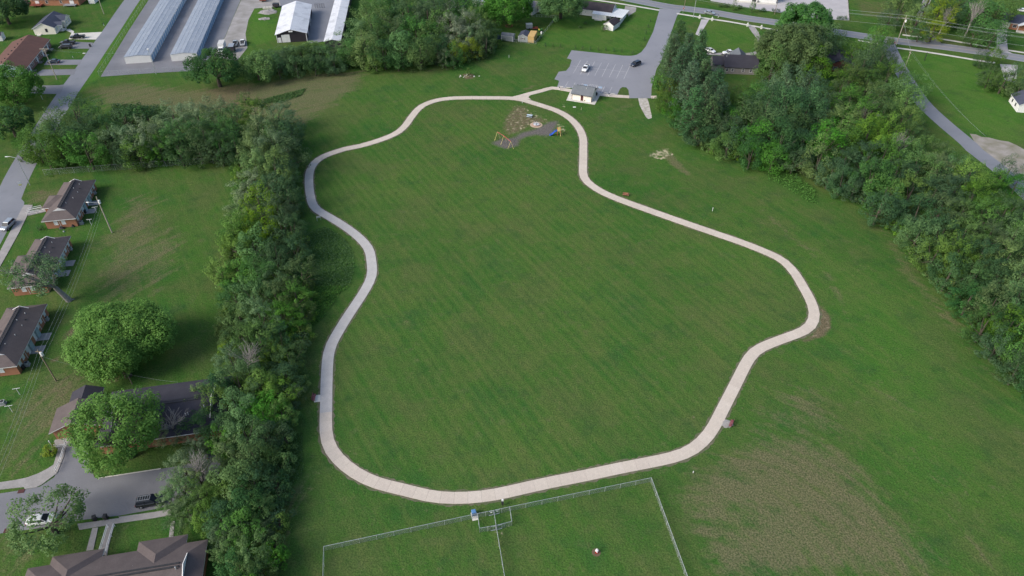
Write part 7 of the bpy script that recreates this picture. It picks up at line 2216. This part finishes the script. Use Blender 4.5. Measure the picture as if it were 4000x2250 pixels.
for pts, gap, lab, grp in ((GP('o', 1668, 215, 1690, 290, 1722, 345, 1800, 388, 1900, 412, 2000, 432, 2090, 468, 2170, 512, 2230, 562, 2290, 625, 2335, 690, 2400, 752, 2450, 815, 2500, 885, 2560, 960), 2.5, 'leafy shrub in the front edge of the right hand woods', 'edge shrubs of the right hand woods'),
                           (GP('o', 60, 405, 150, 414, 300, 404, 450, 393, 592, 384), 2.4, 'leafy shrub behind the tall thin fence', 'edge shrubs behind the thin fence'),
                           (GP('o', 600, 420, 608, 520, 585, 640, 578, 760, 570, 900), 3.2, 'leafy shrub on the lawn side of the long hedgerow', 'edge shrubs on the lawn side'),
                           (GP('o', 735, 330, 728, 420, 722, 500, 735, 580, 755, 640, 765, 720, 775, 800, 752, 900, 745, 1000, 722, 1080, 705, 1180, 692, 1300, 682, 1460), 2.7, 'leafy shrub on the path side of the long hedgerow', 'edge shrubs on the path side'),
                           (GP('o', 675, 185, 760, 176, 860, 172, 960, 168, 1060, 166, 1160, 160, 1215, 148, 1245, 118), 2.7, 'leafy shrub at the front foot of the barn hedge and middle wood', 'edge shrubs of the middle wood')):
    for x, y in smooth_line(pts, gap, False, 0):
        r = rs.uniform(1.5, 2.6)
        c = rs.choice(('green', 'dark', 'green', 'olive', 'dark', 'yellow'))
        plant((x + rs.uniform(-.8, .8), y + rs.uniform(-.3, 1.2), 0), r, r * rs.uniform(1.2, 1.9), 'shrub', c, CW[c] + ' ' + lab, grp)
def weeds(name, poly, n, h, size, color, seed):
    rg = np.random.default_rng(seed)
    P = np.array(pts_in(poly, n))
    m = len(P)
    p = np.c_[P, rg.uniform(.02, h, m)]
    nn = nrm(rg.normal(size=(m, 3)) * .6 + np.array((0, 0, .8)))
    t = nrm(np.cross(nn, rg.normal(size=(m, 3))))
    b = np.cross(nn, t)
    s = size * rg.uniform(.6, 1.4, (m, 1))
    V = np.stack([p - t * s * .5, p + b * s * .3, p + t * s * .5, p - b * s * .3], 1)
    o = bpy.data.objects.new(name, leaf_mesh(name, V, np.clip(rg.normal(.35, .25, m), 0, 1), LM[color]))
    COL.objects.link(o)
    stuff(o)
weeds('weeds', GP('c11', 500, 900, 700, 840, 900, 970, 980, 1100, 990, 1300, 940, 1443, 300, 1443, 480, 1100), 6000, .5, .34, 'green', 1)
weeds('weeds', GP('c12', 940, 0, 840, 80, 690, 300, 560, 410, 480, 510, 400, 300, 400, 0), 3000, .5, .34, 'green', 2)
weeds('weeds', GP('c13', 150, 0, 470, 0, 480, 420, 400, 510, 240, 540, 180, 200), 1800, .3, .3, 'green', 3)
weeds('weeds', GP('c10', 80, 1000, 510, 890, 460, 960, 250, 1040, 80, 1040), 2200, .35, .4, 'green', 4)
weeds('weeds', GP('c31', 0, 200, 200, 260, 470, 470, 500, 610, 400, 600, 200, 470, 0, 370), 1800, .8, .4, 'green', 5)
weeds('weeds', GP('c00', 1130, 1060, 1650, 1080, 1690, 1240, 1250, 1280, 1100, 1200), 3500, 1.2, .5, 'dark', 6)

# tell look-alike trees apart by their order from the left
ORD = 'first second third fourth fifth sixth seventh eighth ninth tenth eleventh twelfth thirteenth fourteenth fifteenth'.split()
bpy.context.view_layer.update()
same = {}
for o in COL.objects:
    if o.parent is None and o.get('category') in ('tree', 'wire', 'stone', 'concrete block', 'lamp') and o.get('label'):
        same.setdefault(o['label'], []).append(o)
for lab, lst in same.items():
    if 1 < len(lst) <= 15 and len(lab.split()) <= 13:
        def bearing(o):
            p = o.matrix_world.translation if o.type == 'EMPTY' else o.matrix_world @ Vector(o.bound_box[0])
            return p.x / max(1.0, depth(p))
        for i, o in enumerate(sorted(lst, key=bearing)):
            o['label'] = (ORD[i] if i else 'first') + ' from left, ' + lab
